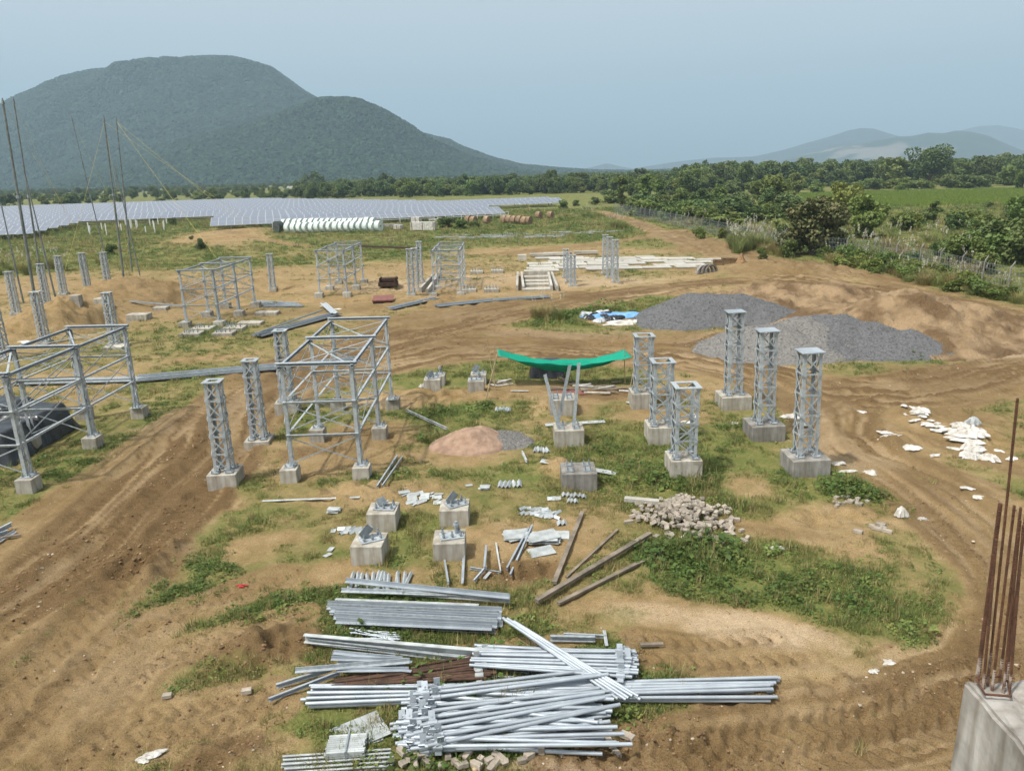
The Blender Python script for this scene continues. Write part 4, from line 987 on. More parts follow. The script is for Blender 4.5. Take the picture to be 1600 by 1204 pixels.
# ================================================================== LATTICE POSTS ON PEDESTALS
def lattice_post(name, label, h=2.25, w0=.46, w1=.42, panels=5, plate='frame', bw=.86, bh=.42, detail=True, group=None, bx_off=0.0, cm=None, steel=None, pz=0.0):
    """plinth > bolts, legs, base plates, braces and a cap; built upright at the origin"""
    st = steel or GALV
    root = empty(name, (0, 0, 0), label, 'steel post', group)
    mb = MB()
    b = bw / 2; c = .018
    mb.box((bx_off, 0, bh / 2 - .25), (bw, bw, bh + .5))
    pl = mb.build('plinth', cm or CONC, root)
    bv = pl.modifiers.new('edge', 'BEVEL'); bv.width = .012; bv.segments = 2
    z0 = bh + .03; z1 = bh + h
    cor = [(-1, -1), (1, -1), (1, 1), (-1, 1)]
    def pt(i, t):
        w = (w0 + (w1 - w0) * t) / 2
        return Vector((cor[i][0] * w, cor[i][1] * w, z0 + (z1 - z0) * t))
    for i in range(4):
        mb = MB(); f = -cor[i][0]
        p0, p1 = pt(i, 0), pt(i, 1)
        sx, sy = -cor[i][0], -cor[i][1]
        L = .072; t_ = .009
        q = [(0, 0), (L * sx, 0), (L * sx, t_ * sy), (t_ * sx, t_ * sy), (t_ * sx, L * sy), (0, L * sy)]
        n = 6
        vs = [Vector((p0.x + a, p0.y + b_, p0.z)) for a, b_ in q] + [Vector((p1.x + a, p1.y + b_, p1.z)) for a, b_ in q]
        fs = [(k, (k + 1) % n, n + (k + 1) % n, n + k) for k in range(n)] + [tuple(range(n)), tuple(range(n, 2 * n))]
        if sx * sy < 0: fs = [f_[::-1] for f_ in fs]
        mb.add(vs, fs)
        mb.build('leg', st, root)
        mb = MB(); mb.box((p0.x + sx * .03, p0.y + sy * .03, bh + .027), (.19, .19, .016))
        bp = mb.build('base_plate', st, root)
        if detail:
            mb = MB()
            for ax, ay in ((-.07, -.07), (.07, -.07), (.07, .07), (-.07, .07)):
                mb.tube((p0.x + sx * .03 + ax, p0.y + sy * .03 + ay, bh - .02), (p0.x + sx * .03 + ax, p0.y + sy * .03 + ay, bh + .095), .011, 6)
                mb.tube((p0.x + sx * .03 + ax, p0.y + sy * .03 + ay, bh + .036), (p0.x + sx * .03 + ax, p0.y + sy * .03 + ay, bh + .06), .021, 6)
            mb.build('anchor_bolts', GALV_D, bp)
    faces = [(0, 1), (1, 2), (2, 3), (3, 0)]
    brace = MB()
    def put_b(m_):
        nonlocal brace
        if detail: m_.build('brace', st, root)
        else: brace.v, brace.f = brace.v, brace.f; brace.add(m_.v, m_.f)
    for k in range(panels):
        ta, tb = k / panels, (k + 1) / panels
        for j, (a, c_) in enumerate(faces):
            A0, A1, B0, B1 = pt(a, ta), pt(a, tb), pt(c_, ta), pt(c_, tb)
            nrm = (pt(a, 0) + pt(c_, 0)) * .5; nrm.z = 0; nrm.normalize()
            o1 = nrm * .008
            m_ = MB(); m_.prof(A0 + o1, B1 + o1, [(-.014, -.003), (.014, -.003), (.014, .004), (-.014, .004)], nrm); put_b(m_)
            m_ = MB(); m_.prof(B0 + o1 * 2, A1 + o1 * 2, [(-.014, -.003), (.014, -.003), (.014, .004), (-.014, .004)], nrm); put_b(m_)
            if k:
                m_ = MB(); m_.prof(A0 - nrm * .004, B0 - nrm * .004, [(-.02, 0), (.02, 0), (.02, .012), (-.02, .012)], nrm); put_b(m_)
                if detail and j % 2 == 0:
                    pass
    if not detail: brace.build('bracing', st, root)
    # splice plates where the legs are lapped
    mb = MB()
    for i in range(4):
        for k in range(1, panels):
            p = pt(i, k / panels)
            mb.box((p.x + cor[i][0] * .008, p.y - cor[i][1] * .045, p.z), (.012, .10, .075))
            mb.box((p.x - cor[i][0] * .045, p.y + cor[i][1] * .010, p.z), (.10, .012, .075))
            if detail: mb.build('gusset', st, root); mb = MB()
    if not detail: mb.build('gussets', st, root, kind='stuff')
    mb = MB(); w = w1 / 2 + .025
    if plate == 'solid': mb.box((0, 0, z1 + .012), (2 * w + .06, 2 * w + .06, .024))
    else:
        s = .11
        mb.box((0, -w + s / 2 - .02, z1 + .012), (2 * w + .04, s, .022)); mb.box((0, w - s / 2 + .02, z1 + .012), (2 * w + .04, s, .022))
        mb.box((-w + s / 2 - .02, 0, z1 + .0115), (s, 2 * w - 2 * s + .04, .021)); mb.box((w - s / 2 + .02, 0, z1 + .0115), (s, 2 * w - 2 * s + .04, .021))
    mb.build('cap_plate', GALV_B if plate == 'solid' else st, root)
    return root
def place(o, x, y, rz=0, ry=0.0, z=None):
    o.location = (x, y, (gz(x, y) if z is None else z)); o.rotation_euler = (0, ry, rz); return o
GP3 = 'tall posts with plate caps in the right row'
pr = lattice_post('lattice_post', 'lattice post with closed plate cap, nearest of the three by the dirt road', 2.5, .44, .42, 5, 'solid', .88, .42, cm=CONC_D)
place(pr, 6.92, 16.75, 0, -.035)
place(copy_tree(pr, label='lattice post with closed plate cap, middle of the three by the dirt road'), 6.78, 19.3, 0, -.03)
q = place(copy_tree(pr, label='lattice post with closed plate cap before the gravel, farthest of its three', ), 6.7, 21.9, 0, -.03)
for c in q.children:
    if c.name.startswith('plinth'):
        c.data = c.data.copy(); c.data.materials[0] = CONC
pc = lattice_post('lattice_post', 'short lattice post with open frame cap, nearest of three right of the green net', 1.72, .50, .52, 4, 'frame', .74, .48)
place(pc, 4.02, 16.75)
place(copy_tree(pc, label='short lattice post with open frame cap, middle one of three right of the green net'), 3.95, 19.15)
place(copy_tree(pc, label='short lattice post with open frame cap standing beside right end of the green net'), 3.98, 22.1)
pl_ = lattice_post('lattice_post', 'slim lattice post on square plinth, nearest of three by the wheel ruts', 2.2, .38, .33, 5, 'frame', .68, .34)
place(pl_, -6.92, 16.9, .05)
q = place(copy_tree(pl_, label='slim lattice post on buried plinth in mud left of the centre frame'), -7.02, 19.75, .05, z=gz(-7.02, 19.75) - .22)
place(copy_tree(pl_, label='slim lattice post behind the upper left corner of the nearest six legged frame'), -6.98, 22.5, .05)
# posts further back, with bracing joined
pf = lattice_post('lattice_post', 'lattice post', 2.3, .36, .32, 5, 'frame', .55, .12, detail=False, steel=GALV)
FAR = [((139, 461), 'lattice post behind the long soil bank at left, second from the right'), ((170, 452), 'lattice post behind the soil bank at left, rightmost of its row'), ((102, 471), 'lattice post behind the soil bank at left, third from the right'),
       ((27, 494), 'lattice post at far left beside the thick leaning pole'), ((75, 481), 'lattice post right behind the thick leaning pole'), ((71, 537), 'lattice post standing left of the soil bank with a trench'),
       ((181, 540), 'lattice post on a white pad at right end of the soil bank trench'), ((8, 562), 'lattice post partly cut by the left picture edge'), ((426, 447), 'single lattice post at right end of the far trench'),
       ((643, 461), 'lattice post, nearest of three left of the tall far frame'), ((650, 449), 'lattice post, middle of three left of the tall far frame'), ((657, 441), 'lattice post, farthest of three left of the tall far frame'),
       ((895, 447), 'lattice post, nearest of the short three by the white slabs'), ((889, 441), 'lattice post, middle of the short three by the white slabs'), ((884, 434), 'lattice post, farthest of the short three by the white slabs'),
       ((962, 442), 'tall lattice post, nearest of three in front of white slabs'), ((952, 435), 'tall lattice post, middle of three in front of white slabs'), ((945, 428), 'tall lattice post, farthest of three in front of white slabs')]
for k, ((px, py), lb) in enumerate(FAR):
    v = g(px, py); o = pf if k == 0 else copy_tree(pf)
    o['label'] = lb; place(o, v.x, v.y, rnd.uniform(-.08, .08), rnd.uniform(-.015, .015))
    s = {12: .80, 13: .80, 14: .80, 15: 1.12, 16: 1.12, 17: 1.12, 9: 1.14, 10: 1.14, 11: 1.14}.get(k, .98)
    o.scale = (1, 1, s)

# ================================================================== SIX-LEGGED FRAMES
def gantry(name, label, w=1.78, bays=(2.9, 2.75), h=2.45, bh=.34, detail=True, group=None, nrow=3, blocks=True, rb=.4, levels=3):
    root = empty(name, (0, 0, 0), label, 'steel frame', group)
    ys = [0]
    for b in bays: ys.append(ys[-1] + b)
    z0, z1 = bh + .02, bh + h
    lv = [z0 + (z1 - z0) * k / levels for k in range(levels + 1)]
    def leg_top(sx): return sx * (w / 2 - .02)
    joined = MB()
    def part(nm, m_, st=GALV):
        if detail: m_.build(nm, st, root)
        else: joined.add(m_.v, m_.f)
    for sx in (-1, 1):
        for yy in ys:
            x = sx * w / 2
            if blocks:
                mb = MB(); mb.box((x, yy, bh / 2 - .2), (rb, rb, bh + .4)); o = mb.build('plinth', CONC, root)
                bv = o.modifiers.new('edge', 'BEVEL'); bv.width = .01; bv.segments = 2
            # leg: two angles a hand apart with zig-zag lacing
            yi = .17 if yy < ys[-1] * .75 else -.17
            mb = MB(); mb.angle((x, yy, z0), (leg_top(sx), yy, z1), .085, .012, (0, 1, 0), sx, 1); mb.build('leg', GALV, root)
            mb = MB(); mb.angle((x, yy + yi * 1.25, z0), (leg_top(sx), yy + yi * .55, z1), .058, .01, (0, 1, 0), sx, 1); mb.build('leg', GALV, root)
            mb = MB(); n = 9
            for k in range(n):
                za, zb = z0 + (z1 - z0) * k / n, z0 + (z1 - z0) * (k + 1) / n
                ya = yy + (.02 if k % 2 == 0 else yi * 1.0); yb = yy + (yi * 1.0 if k % 2 == 0 else .02)
                mb.bar((x + sx * .012, ya, za), (x + sx * .012, yb, zb), .034, .008, (1, 0, 0))
            mb.build('lacing', GALV, root)
            mb = MB(); mb.box((x, yy + yi * .5, bh + .012), (.26, .34, .02))
            bp = mb.build('base_plate', GALV, root)
            if detail:
                mb = MB()
                for ax in (-.09, .09):
                    for ay in (-.12, .12):
                        mb.tube((x + ax, yy + yi * .5 + ay, bh - .02), (x + ax, yy + yi * .5 + ay, bh + .10), .014, 6)
                        mb.tube((x + ax, yy + yi * .5 + ay, bh + .024), (x + ax, yy + yi * .5 + ay, bh + .055), .026, 6)
                mb.build('anchor_bolts', GALV_D, bp)
    # cross frames
    for yy in ys:
        for k in (1, 2):
            m_ = MB(); m_.angle((-w / 2, yy, lv[k]), (w / 2, yy, lv[k]), .058, .008, (0, 0, 1), 1, -1); part('cross_rail', m_)
        for k in range(levels):
            for s in (-1, 1):
                m_ = MB(); m_.bar((-s * (w / 2 - .04), yy - .02 * s, lv[k] + .08), (s * (w / 2 - .04), yy - .02 * s, lv[k + 1] - .08), .03, .007, (0, 1, 0)); part('diagonal', m_)
    for sx in (-1, 1):
        x = sx * w / 2
        for a, b in zip(ys[:-1], ys[1:]):
            for k in (1, 2):
                m_ = MB(); m_.angle((x, a, lv[k]), (x, b, lv[k]), .052, .008, (0, 0, 1), -sx, -1); part('side_rail', m_)
            for k in range(1, levels):
                for s in (0, 1):
                    m_ = MB(); m_.bar((x + .015 * (s * 2 - 1), a if s else b, lv[k] + .05), (x + .015 * (s * 2 - 1), b if s else a, lv[k + 1] - .06), .03, .007, (1, 0, 0)); part('diagonal', m_)
        m_ = MB(); m_.channel((leg_top(sx), -.10, z1 + .03), (leg_top(sx), ys[-1] + .10, z1 + .03), .06, .075, .01); m_.build('top_rail', GALV_B, root)
    for yy in ys:
        m_ = MB(); m_.channel((-w / 2 - .08, yy, z1 + .09), (w / 2 + .08, yy, z1 + .08), .12, .075, .012, (0, 0, 1)); m_.build('top_beam', GALV, root)
    for a, b in zip(ys[:-1], ys[1:]):
        for s in (-1, 1):
            m_ = MB(); m_.bar((-s * w / 2, a, z1 + .0 + .012 * s), (s * w / 2, b, z1 + .0 + .012 * s), .045, .008); part('diagonal', m_)
    if not detail: joined.build('bracing', GALV, root)
    return root
ga = gantry('equipment_frame', 'six legged galvanised steel frame in centre of yard right of the wheel ruts', w=1.72)
place(ga, -4.52, 16.95, .012, z=.0)
gb = copy_tree(ga, label='six legged galvanised steel frame cut by left picture edge in front of black tarpaulin'); gb.rotation_euler = (0, 0, 0)
place(gb, -12.42, 16.75, 0, z=.0)
gf = gantry('equipment_frame', 'far six legged steel frame left of the long soil trench', w=1.72, h=2.45, bh=.26, detail=False, rb=.5)
for c in gf.children:
    pass
v0, v1 = g(292, 512), g(341, 512)
def fit(o, pl, pr_, pb, ptop):
    """stand a far frame on three measured ground points"""
    a, b, c = g(*pl), g(*pr_), g(*pb)
    o.location = ((a.x + b.x) / 2, (a.y + b.y) / 2, gz((a.x + b.x) / 2, (a.y + b.y) / 2))
    o.rotation_euler = (0, 0, -math.atan2(c.x - b.x, c.y - b.y))
    return (b - a).length, (c - b).length, at_depth(*ptop, a.y).z
print('frames', fit(gf, (292, 510), (342, 510), (395, 478), (285, 428)))
gm1 = copy_tree(gf, label='far tall six legged steel frame standing alone behind the second trench')
print(fit(gm1, (502, 463), (540, 463), (560, 446), (493, 393)))
gm2 = copy_tree(gf, label='far six legged steel frame beside three posts and two white trench slabs')
print(fit(gm2, (679, 457), (718, 457), (722, 438), (676, 385)))
gf.rotation_euler = gm1.rotation_euler = gm2.rotation_euler = (0, 0, 0)

# ================================================================== CONCRETE PEDESTALS
def pedestal(name, label, bx, by, bh, cm=CONC, rz=0.0, group=None):
    root = empty(name, (0, 0, 0), label, 'concrete block', group)
    mb = MB(); mb.box((0, 0, bh / 2 - .2), (bx, by, bh + .4)); o = mb.build('block', cm, root)
    bv = o.modifiers.new('edge', 'BEVEL'); bv.width = .012; bv.segments = 2
    return root
def bolts(root, pts, z, hgt=.16, r=.016):
    for (x, y) in pts:
        mb = MB(); mb.tube((x, y, z - .05), (x, y, z + hgt), r, 8); b_ = mb.build('anchor_bolt', GALV_D, root)
        mb = MB(); mb.tube((x, y, z + .035), (x, y, z + .075), r * 2, 6); mb.build('nut', GALV_B, b_)
def front_block(px, py, label, tilt, rz, kind=0):
    """measured at the middle of its lower front edge"""
    v = g(px, py); root = pedestal('pedestal', label, .60, .60, .37, CONC, 0)
    root.location = (v.x, v.y + .31, gz(v.x, v.y + .3)); root.rotation_euler = (0, 0, rz)
    return root
def template(loc, label, rz, kind):
    """stub base plate with short bolts and a web, lying loose on a block"""
    root = empty('stub_plate', loc, label, 'stub plate', None, rz)
    mb = MB(); mb.box((0, 0, .012), (.44, .30, .02)); mb.build('plate', GALV, root)
    for x, y in ((-.16, -.09), (.16, -.09), (.16, .09), (-.16, .09), (0, -.09)):
        mb = MB(); mb.tube((x, y, -.02), (x, y, .15), .015, 8); mb.tube((x, y, .05), (x, y, .085), .03, 6); mb.build('bolt', GALV_D, root)
    if kind != 1:
        mb = MB(); mb.angle((-.12, .0, .022), (.06, .0, .20 if kind == 0 else .10), .17, .012, (0, 1, 0)); mb.build('stub_angle', GALV_D, root)
    else:
        mb = MB(); mb.tube((.1, .05, .02), (.1, .05, .27), .03, 10); mb.tube((.1, .05, .17), (.1, .05, .22), .055, 6); mb.build('stub_bolt', GALV_B, root)
    return root
for px, py, lb, lb2, rz, k in [(575, 884, 'square concrete block, nearest left of the front four', 'steel stub plate on the nearest left block of the front four', -.06, 0), (702, 879, 'square concrete block, nearest right of the front four', 'steel stub plate with upright bolts on the nearest right block', .02, 1), (597, 831, 'square concrete block behind the nearest left one, partly hidden', 'steel stub plate on the rear left block of the front four', -.02, 2), (710, 825, 'square concrete block, rear right of the front four', 'steel stub plate with upright angle on the rear right block', .0, 0)]:
    b_ = front_block(px, py, lb, 0, rz)
    template(b_.location + Vector((.04, 0, .375)), lb2, rz + (.5 if k == 0 else .2 if k == 1 else -.1), k)
for px, py, lb, lb2, k in [(676, 620, 'small concrete block, near left of the far four', 'loose stub plate on near left block of the far four', 2), (744, 617, 'small concrete block, near right of the far four', 'loose stub plate on near right block of the far four', 1), (683, 604, 'small concrete block, far left of the far four', 'loose stub plate on far left block of the far four', 1), (748, 602, 'small concrete block, far right of the far four', 'loose stub plate on far right block of the far four', 0)]:
    v = g(px, py); b_ = pedestal('pedestal', lb, .54, .54, .36); b_.location = (v.x, v.y + .28, gz(v.x, v.y)); template(b_.location + Vector((0, 0, .365)), lb2, .2 * k, k)
# single blocks in the middle row
v = g(906, 766); bl = pedestal('pedestal', 'large bare concrete block with four bolt pairs and a sheet strip behind it', .80, .74, .42, CONC_D); bl.location = (v.x, v.y + .37, gz(v.x, v.y))
for ax in (-.2, .2):
    for ay in (-.17, .17):
        mb = MB(); mb.box((ax, ay, .432), (.17, .14, .018)); bp = mb.build('base_plate', GALV_D, bl)
        mb = MB(); [mb.tube((ax + d, ay + e, .42), (ax + d, ay + e, .54), .013, 6) for d in (-.06, .06) for e in (-.04, .04)]; mb.build('anchor_bolts', GALV_D, bp)
def splayed(px, py, label, legs, bm=CONC):
    v = g(px, py); bl = pedestal('pedestal', label, .78, .74, .48, bm); bl.location = (v.x, v.y + .37, gz(v.x, v.y))
    for ax, ay, tx, ty, hh in legs:
        mb = MB(); mb.box((ax, ay, .492), (.18, .18, .018)); bp = mb.build('base_plate', GALV_D, bl)
        mb = MB(); [mb.tube((ax + d, ay + e, .48), (ax + d, ay + e, .585), .013, 6) for d in (-.065, .065) for e in (-.065, .065)]; mb.build('anchor_bolts', GALV_D, bp)
        if hh: mb = MB(); mb.angle((ax - .03, ay, .5), (ax + tx, ay + ty, .5 + hh), .085, .012, (0, 1, 0)); mb.build('leg', GALV, bl)
splayed(890, 698, 'concrete block carrying three loose steel legs leaning apart', [(-.2, -.17, -.37, .1, 1.45), (-.2, .17, .30, .0, 1.6), (.2, -.17, .12, .1, 1.72), (.2, .17, 0, 0, 0)])
splayed(880, 652, 'concrete block with bolts behind the three leaning legs', [(-.2, -.17, 0, 0, 0), (.2, -.17, 0, 0, 0), (-.2, .17, 0, 0, 0), (.2, .17, 0, 0, 0)])
# low pads with bolt groups
def pad(px, py, w, d, h, label, nb=4, group=None):
    v = g(px, py); r = pedestal('pad', label, w, d, h, CONC, 0, group); r.location = (v.x, v.y, gz(v.x, v.y))
    if nb:
        mb = MB()
        for k in range(nb):
            x = (k % 4 - 1.5) * w * .22; y = (k // 4 - .5) * d * .3; mb.tube((x, y, h), (x, y, h + .22), .02, 5); mb.tube((x, y, h + .05), (x, y, h + .09), .045, 6)
        mb.build('anchor_bolts', GALV_D, r)
    return r
for k, (px, py, w, d, h, nb) in enumerate([(301, 524, .95, .8, .14, 6), (318, 516, 1.0, .8, .14, 6), (351, 523, .95, .8, .14, 6), (367, 515, 1.0, .8, .14, 6)]):
    pad(px, py, w, d, h, ['low concrete pad with bolts, near left of four before the far frame', 'low concrete pad with bolts, far left of four before the far frame', 'low concrete pad with bolts, near right of four before the far frame', 'low concrete pad with bolts, far right of four before the far frame'][k], nb)
for px, py, w, d, h, lb in [(218, 498, 1.1, .7, .3, 'plain concrete block on bare soil left of the far frame'), (252, 483, .8, .6, .15, 'flat concrete pad lying beside the plain block'), (163, 490, .6, .7, .55, 'upright concrete stub in the soil bank trench'), (392, 507, 1.2, .7, .12, 'flat concrete slab on grass right of the far frame'), (418, 490, 1.2, .7, .15, 'flat pale slab beyond the dark sheet stack'), (182, 543, .9, .9, .1, 'white pad under the post by the trench'), (125, 500, .5, .4, .7, 'grey concrete stub standing at end of the soil bank')]:
    pad(px, py, w, d, h, lb, 0)
for k, (px, py) in enumerate([(733, 455), (768, 456), (745, 427), (777, 426)]):
    pad(px, py, .9, .8, .2, ['concrete pad with anchor bolts right of the trench, near left', 'concrete pad with anchor bolts right of the trench, near right', 'concrete pad with bolts at left foot of small soil mound', 'concrete pad with bolts at right foot of small soil mound'][k], 8)
# ================================================================== FOREGROUND STEEL PILES
def two(px0, py0, px1, py1, z0=0.0, z1=None):
    a = g(px0, py0, z0); b = g(px1, py1, z0 if z1 is None else z1)
    a.z += gz(a.x, a.y); b.z += gz(b.x, b.y)
    return a, b
def along(o, a, b, roll=0.0):
    """place an object modelled along +X from the origin so that it runs from a to b"""
    d = (b - a); L = d.length
    q = d.to_track_quat('X', 'Z')
    o.matrix_world = Matrix.Translation(a) @ q.to_matrix().to_4x4() @ Matrix.Rotation(roll, 4, 'X')
    return L
def pipe_mesh(L, r, mt, closed=False):
    mb = MB(); n = 10
    mb.tube((0, 0, 0), (L, 0, 0), r, n, cap=False)
    # hollow ends: wall ring and a dark plug a little inside
    p = mb
    for x, s in ((0, 1), (L, -1)):
        i0 = len(p.v)
        for k in range(n): a = 2 * PI * k / n; p.v.append((x, -math.cos(a) * r, math.sin(a) * r))
        for k in range(n): a = 2 * PI * k / n; p.v.append((x, -math.cos(a) * r * .82, math.sin(a) * r * .82))
        for k in range(n): a = 2 * PI * k / n; p.v.append((x + s * .12, -math.cos(a) * r * .82, math.sin(a) * r * .82))
        for k in range(n):
            j = (k + 1) % n
            p.f.append([i0 + k, i0 + j, i0 + n + j, i0 + n + k]); p.mi.append(0)
            p.f.append([i0 + n + k, i0 + n + j, i0 + 2 * n + j, i0 + 2 * n + k]); p.mi.append(0)
    me = mb.mesh('pipe', mt)
    for pg in me.polygons: pg.use_smooth = len(pg.vertices) == 4
    return me
PIPE3 = pipe_mesh(2.55, .027, GALV_B); PIPE6 = pipe_mesh(4.6, .026, GALV_B); PIPER = pipe_mesh(2.2, .021, RUST); PIPE_S = pipe_mesh(2.3, .024, GALV_B)
def flange_mesh(m):
    mb = MB(); mb.box((.16, .0, .085), (.085, .014, .15)); mb.box((.16, .0, -.062), (.085, .014, .10)); mb.tube((.10, 0, 0), (.22, 0, 0), .043, 10); mb.tube((.16, -.02, .085), (.16, .02, .085), .012, 6)
    return mb.mesh('flange', m)
FLG = flange_mesh(GALV_B); FLGR = flange_mesh(GALV_DULL)
def pipe(me, a, b, label, group, flange=None, roll=0.0, name='earthing_pipe', at_end=False):
    o = bpy.data.objects.new(name, me); COL.objects.link(o); tag(o, label, 'pipe', group)
    along(o, a, b, roll)
    if flange:
        f = link('clamp_plate', flange, o)
        if at_end: f.location = (max(v.co.x for v in me.vertices) - .2, 0, 0)
    return o
r3 = random.Random(23)
# main pile: clamped ends on the left, fanned layers
layers = 5
for ly in range(layers):
    n = [19, 17, 15, 12, 10][ly]
    for k in range(n):
        t = (k + .5) / n
        zl = .045 + ly * .052
        py = 1172 - t * 96 + r3.uniform(-3, 3) - ly * 1.5 + (4 - ly) * 2
        a = g(618 + abs(t - .45) * 46 + r3.uniform(-14, 14) + ly * 5, py, zl)
        fan = [(.10), (-.02), (.12), (-.06), (.17)][ly] + r3.gauss(0, .055) - (t - .5) * [.10, .02, .16, .1, .10][ly]
        L = 2.55
        b = a + Vector((L * math.cos(fan), L * math.sin(fan), r3.uniform(-.03, .03)))
        a.z += r3.uniform(-.008, .012)
        pipe(PIPE3, a, b, 'galvanised pipe with clamp plate in the fanned nearest pile', 'clamped pipes in the nearest pile', FLG, r3.gauss(0, .5))
# six metre pipes behind it, two lengths end to end
for k in range(9):
    t = k / 8
    a, b = two(474 + r3.uniform(-4, 22), 1071 + t * 32, 870, 1068 + t * 20 + r3.uniform(-3, 3), .07 + .06 * (k % 2))
    d = (b - a).normalized() * 4.6
    pipe(PIPE6, a, a + d, 'long plain galvanised pipe, left bundle behind the nearest pile', 'long pipes pointing left behind the nearest pile')
for k in range(15):
    t = (k % 8) / 7
    b, a = two(1208 + r3.uniform(-8, 12), 1060 + t * 38 + r3.uniform(-2, 2), 800, 1071 + t * 22 + r3.uniform(-3, 3), .06 + .068 * (k // 8))
    d = (a - b).normalized() * 4.6
    pipe(PIPE6, b, b + d, 'long plain galvanised pipe, right bundle reaching past the nearest pile', 'long pipes pointing right behind the nearest pile')
for k in range(9):
    ly = k // 5
    a, b = two(1345 - 360 + r3.uniform(-10, 5), 1062 + k * 3, 700, 1072 + k * 4, .12 + ly * .05)
# upper pile on the right, clamped ends on the right
for ly in range(4):
    n = [13, 12, 10, 8][ly]
    for k in range(n):
        t = (k + .5) / n
        a = g(990 + r3.uniform(-8, 9), 1058 - t * 42 + r3.uniform(-2, 2), .05 + ly * .062)
        fan = PI + [-.02, -.10, -.16, -.07][ly] + r3.uniform(-.06, .04) + (t - .5) * .06
        b = a + Vector((2.7 * math.cos(fan), 2.7 * math.sin(fan) * -1 * -1, r3.uniform(-.02, .02)))
        pipe(PIPE_S, a, b, 'galvanised pipe in the crossed pile behind the long pipes', 'pipes in the crossed pile', FLG if k % 2 == 0 else None, r3.uniform(0, 3))
for k in range(6):
    a, b = two(786 + k * 3.4, 966 + r3.uniform(-1, 3) + k * 1.2, 930 + k * 6, 1066 + r3.uniform(-3, 3), .34 + .02 * (k % 3), .22)
    d = (b - a).normalized() * 2.7
    pipe(PIPE_S, a, a + d, 'galvanised pipe lying diagonally across the crossed pile', 'diagonal pipes on the crossed pile')
# rusty pipes
for k in range(30):
    t = (k % 10) / 9; ly = k // 10
    a, b = two(766 + r3.uniform(-10, 12), 1060 - t * 40, 560 + r3.uniform(-20, 40), 1070 - t * 10 + r3.uniform(-4, 4), .05 + ly * .055 + r3.uniform(0, .02), .03 + ly * .03)
    d = (b - a).normalized() * 2.2
    pipe(PIPER, a, a + d, 'rusty brown pipe in the bundle between the silver piles', 'rusty brown pipes', FLGR if k % 3 == 0 else None, r3.uniform(0, 3), 'rusty_pipe')
# stacked angles and flat members
def member(kind, a, b, label, w=.08, name='steel_angle', mt=None, group=None, roll=0, cat='steel section', t=.009):
    d = b - a; L = d.length; mb = MB()
    if kind == 'angle': mb.angle((0, 0, 0), (L, 0, 0), w, t)
    elif kind == 'vee': mb.prof((0, 0, 0), (L, 0, 0), [(-w, -w * .05), (0, w), (w, -w * .05), (w - t, -w * .05 - t), (0, w - t * 1.6), (-w + t, -w * .05 - t)])
    elif kind == 'channel': mb.channel((0, 0, w / 2), (L, 0, w / 2), w * .55, w, .01)
    elif kind == 'flat': mb.box((L / 2, 0, t / 2), (L, w, t))
    elif kind == 'timber': mb.box((L / 2, 0, w / 3), (L, w, w * .6))
    elif kind == 'sheet': mb.prof((0, 0, 0), (L, 0, 0), [(-w, 0), (-w, .05), (-w * .5, .05), (-w * .45, .01), (w * .45, .01), (w * .5, .05), (w, .05), (w, 0), (w - .008, 0), (w - .008, .042), (w * .5 + .006, .042), (w * .45 + .004, .002), (-w * .45 - .004, .002), (-w * .5 - .006, .042), (-w + .008, .042), (-w + .008, 0)])
    o = mb.build(name, mt or GALV); tag(o, label, cat, group)
    along(o, a, b, roll)
    return o
G1 = 'galvanised angles stacked in the upper long pile'
for k in range(15):
    ly = k // 8; t = (k % 8) / 7
    a, b = two(513 + t * 20 + r3.uniform(-5, 5), 945 + t * 28, 782 + r3.uniform(-6, 4) - (10 if t > .8 else 0), 957 + t * 30, .04 + .09 * ly)
    member('angle', a, b, 'long galvanised angle in the wide stack of angles', .075, group=G1, mt=GALV_B if k % 3 else GALV)
for k, (p, kd, w, mt, lb) in enumerate([((541, 907, 797, 934, .22), 'angle', .07, GALV_B, 'single bright angle laid across the short upright angles'), ((534, 922, 700, 930, .15), 'angle', .06, GALV, 'dull angle just below the bright single one'), ((585, 925, 797, 942, .12), 'channel', .07, GALV_DULL, 'dull channel behind the wide stack of angles'), ((524, 936, 748, 946, .16), 'flat', .06, GALV_DULL, 'brownish flat bar on back edge of the wide stack')]):
    a, b = two(*p); member(kd, a, b, lb, w, mt=mt)
for k in range(14):
    x = 545 + k * 7.0 + r3.uniform(-3, 3)
    a, b = two(x + r3.uniform(-2, 8), 894 + r3.uniform(-2, 3), x + r3.uniform(-8, 4), 924 + r3.uniform(-3, 3), .05)
    member('vee', a, b, 'short angle cleat laid crosswise behind the bright single angle', .035, 'short_angle', GALV_DULL if k % 2 else GALV, 'short angles laid crosswise')
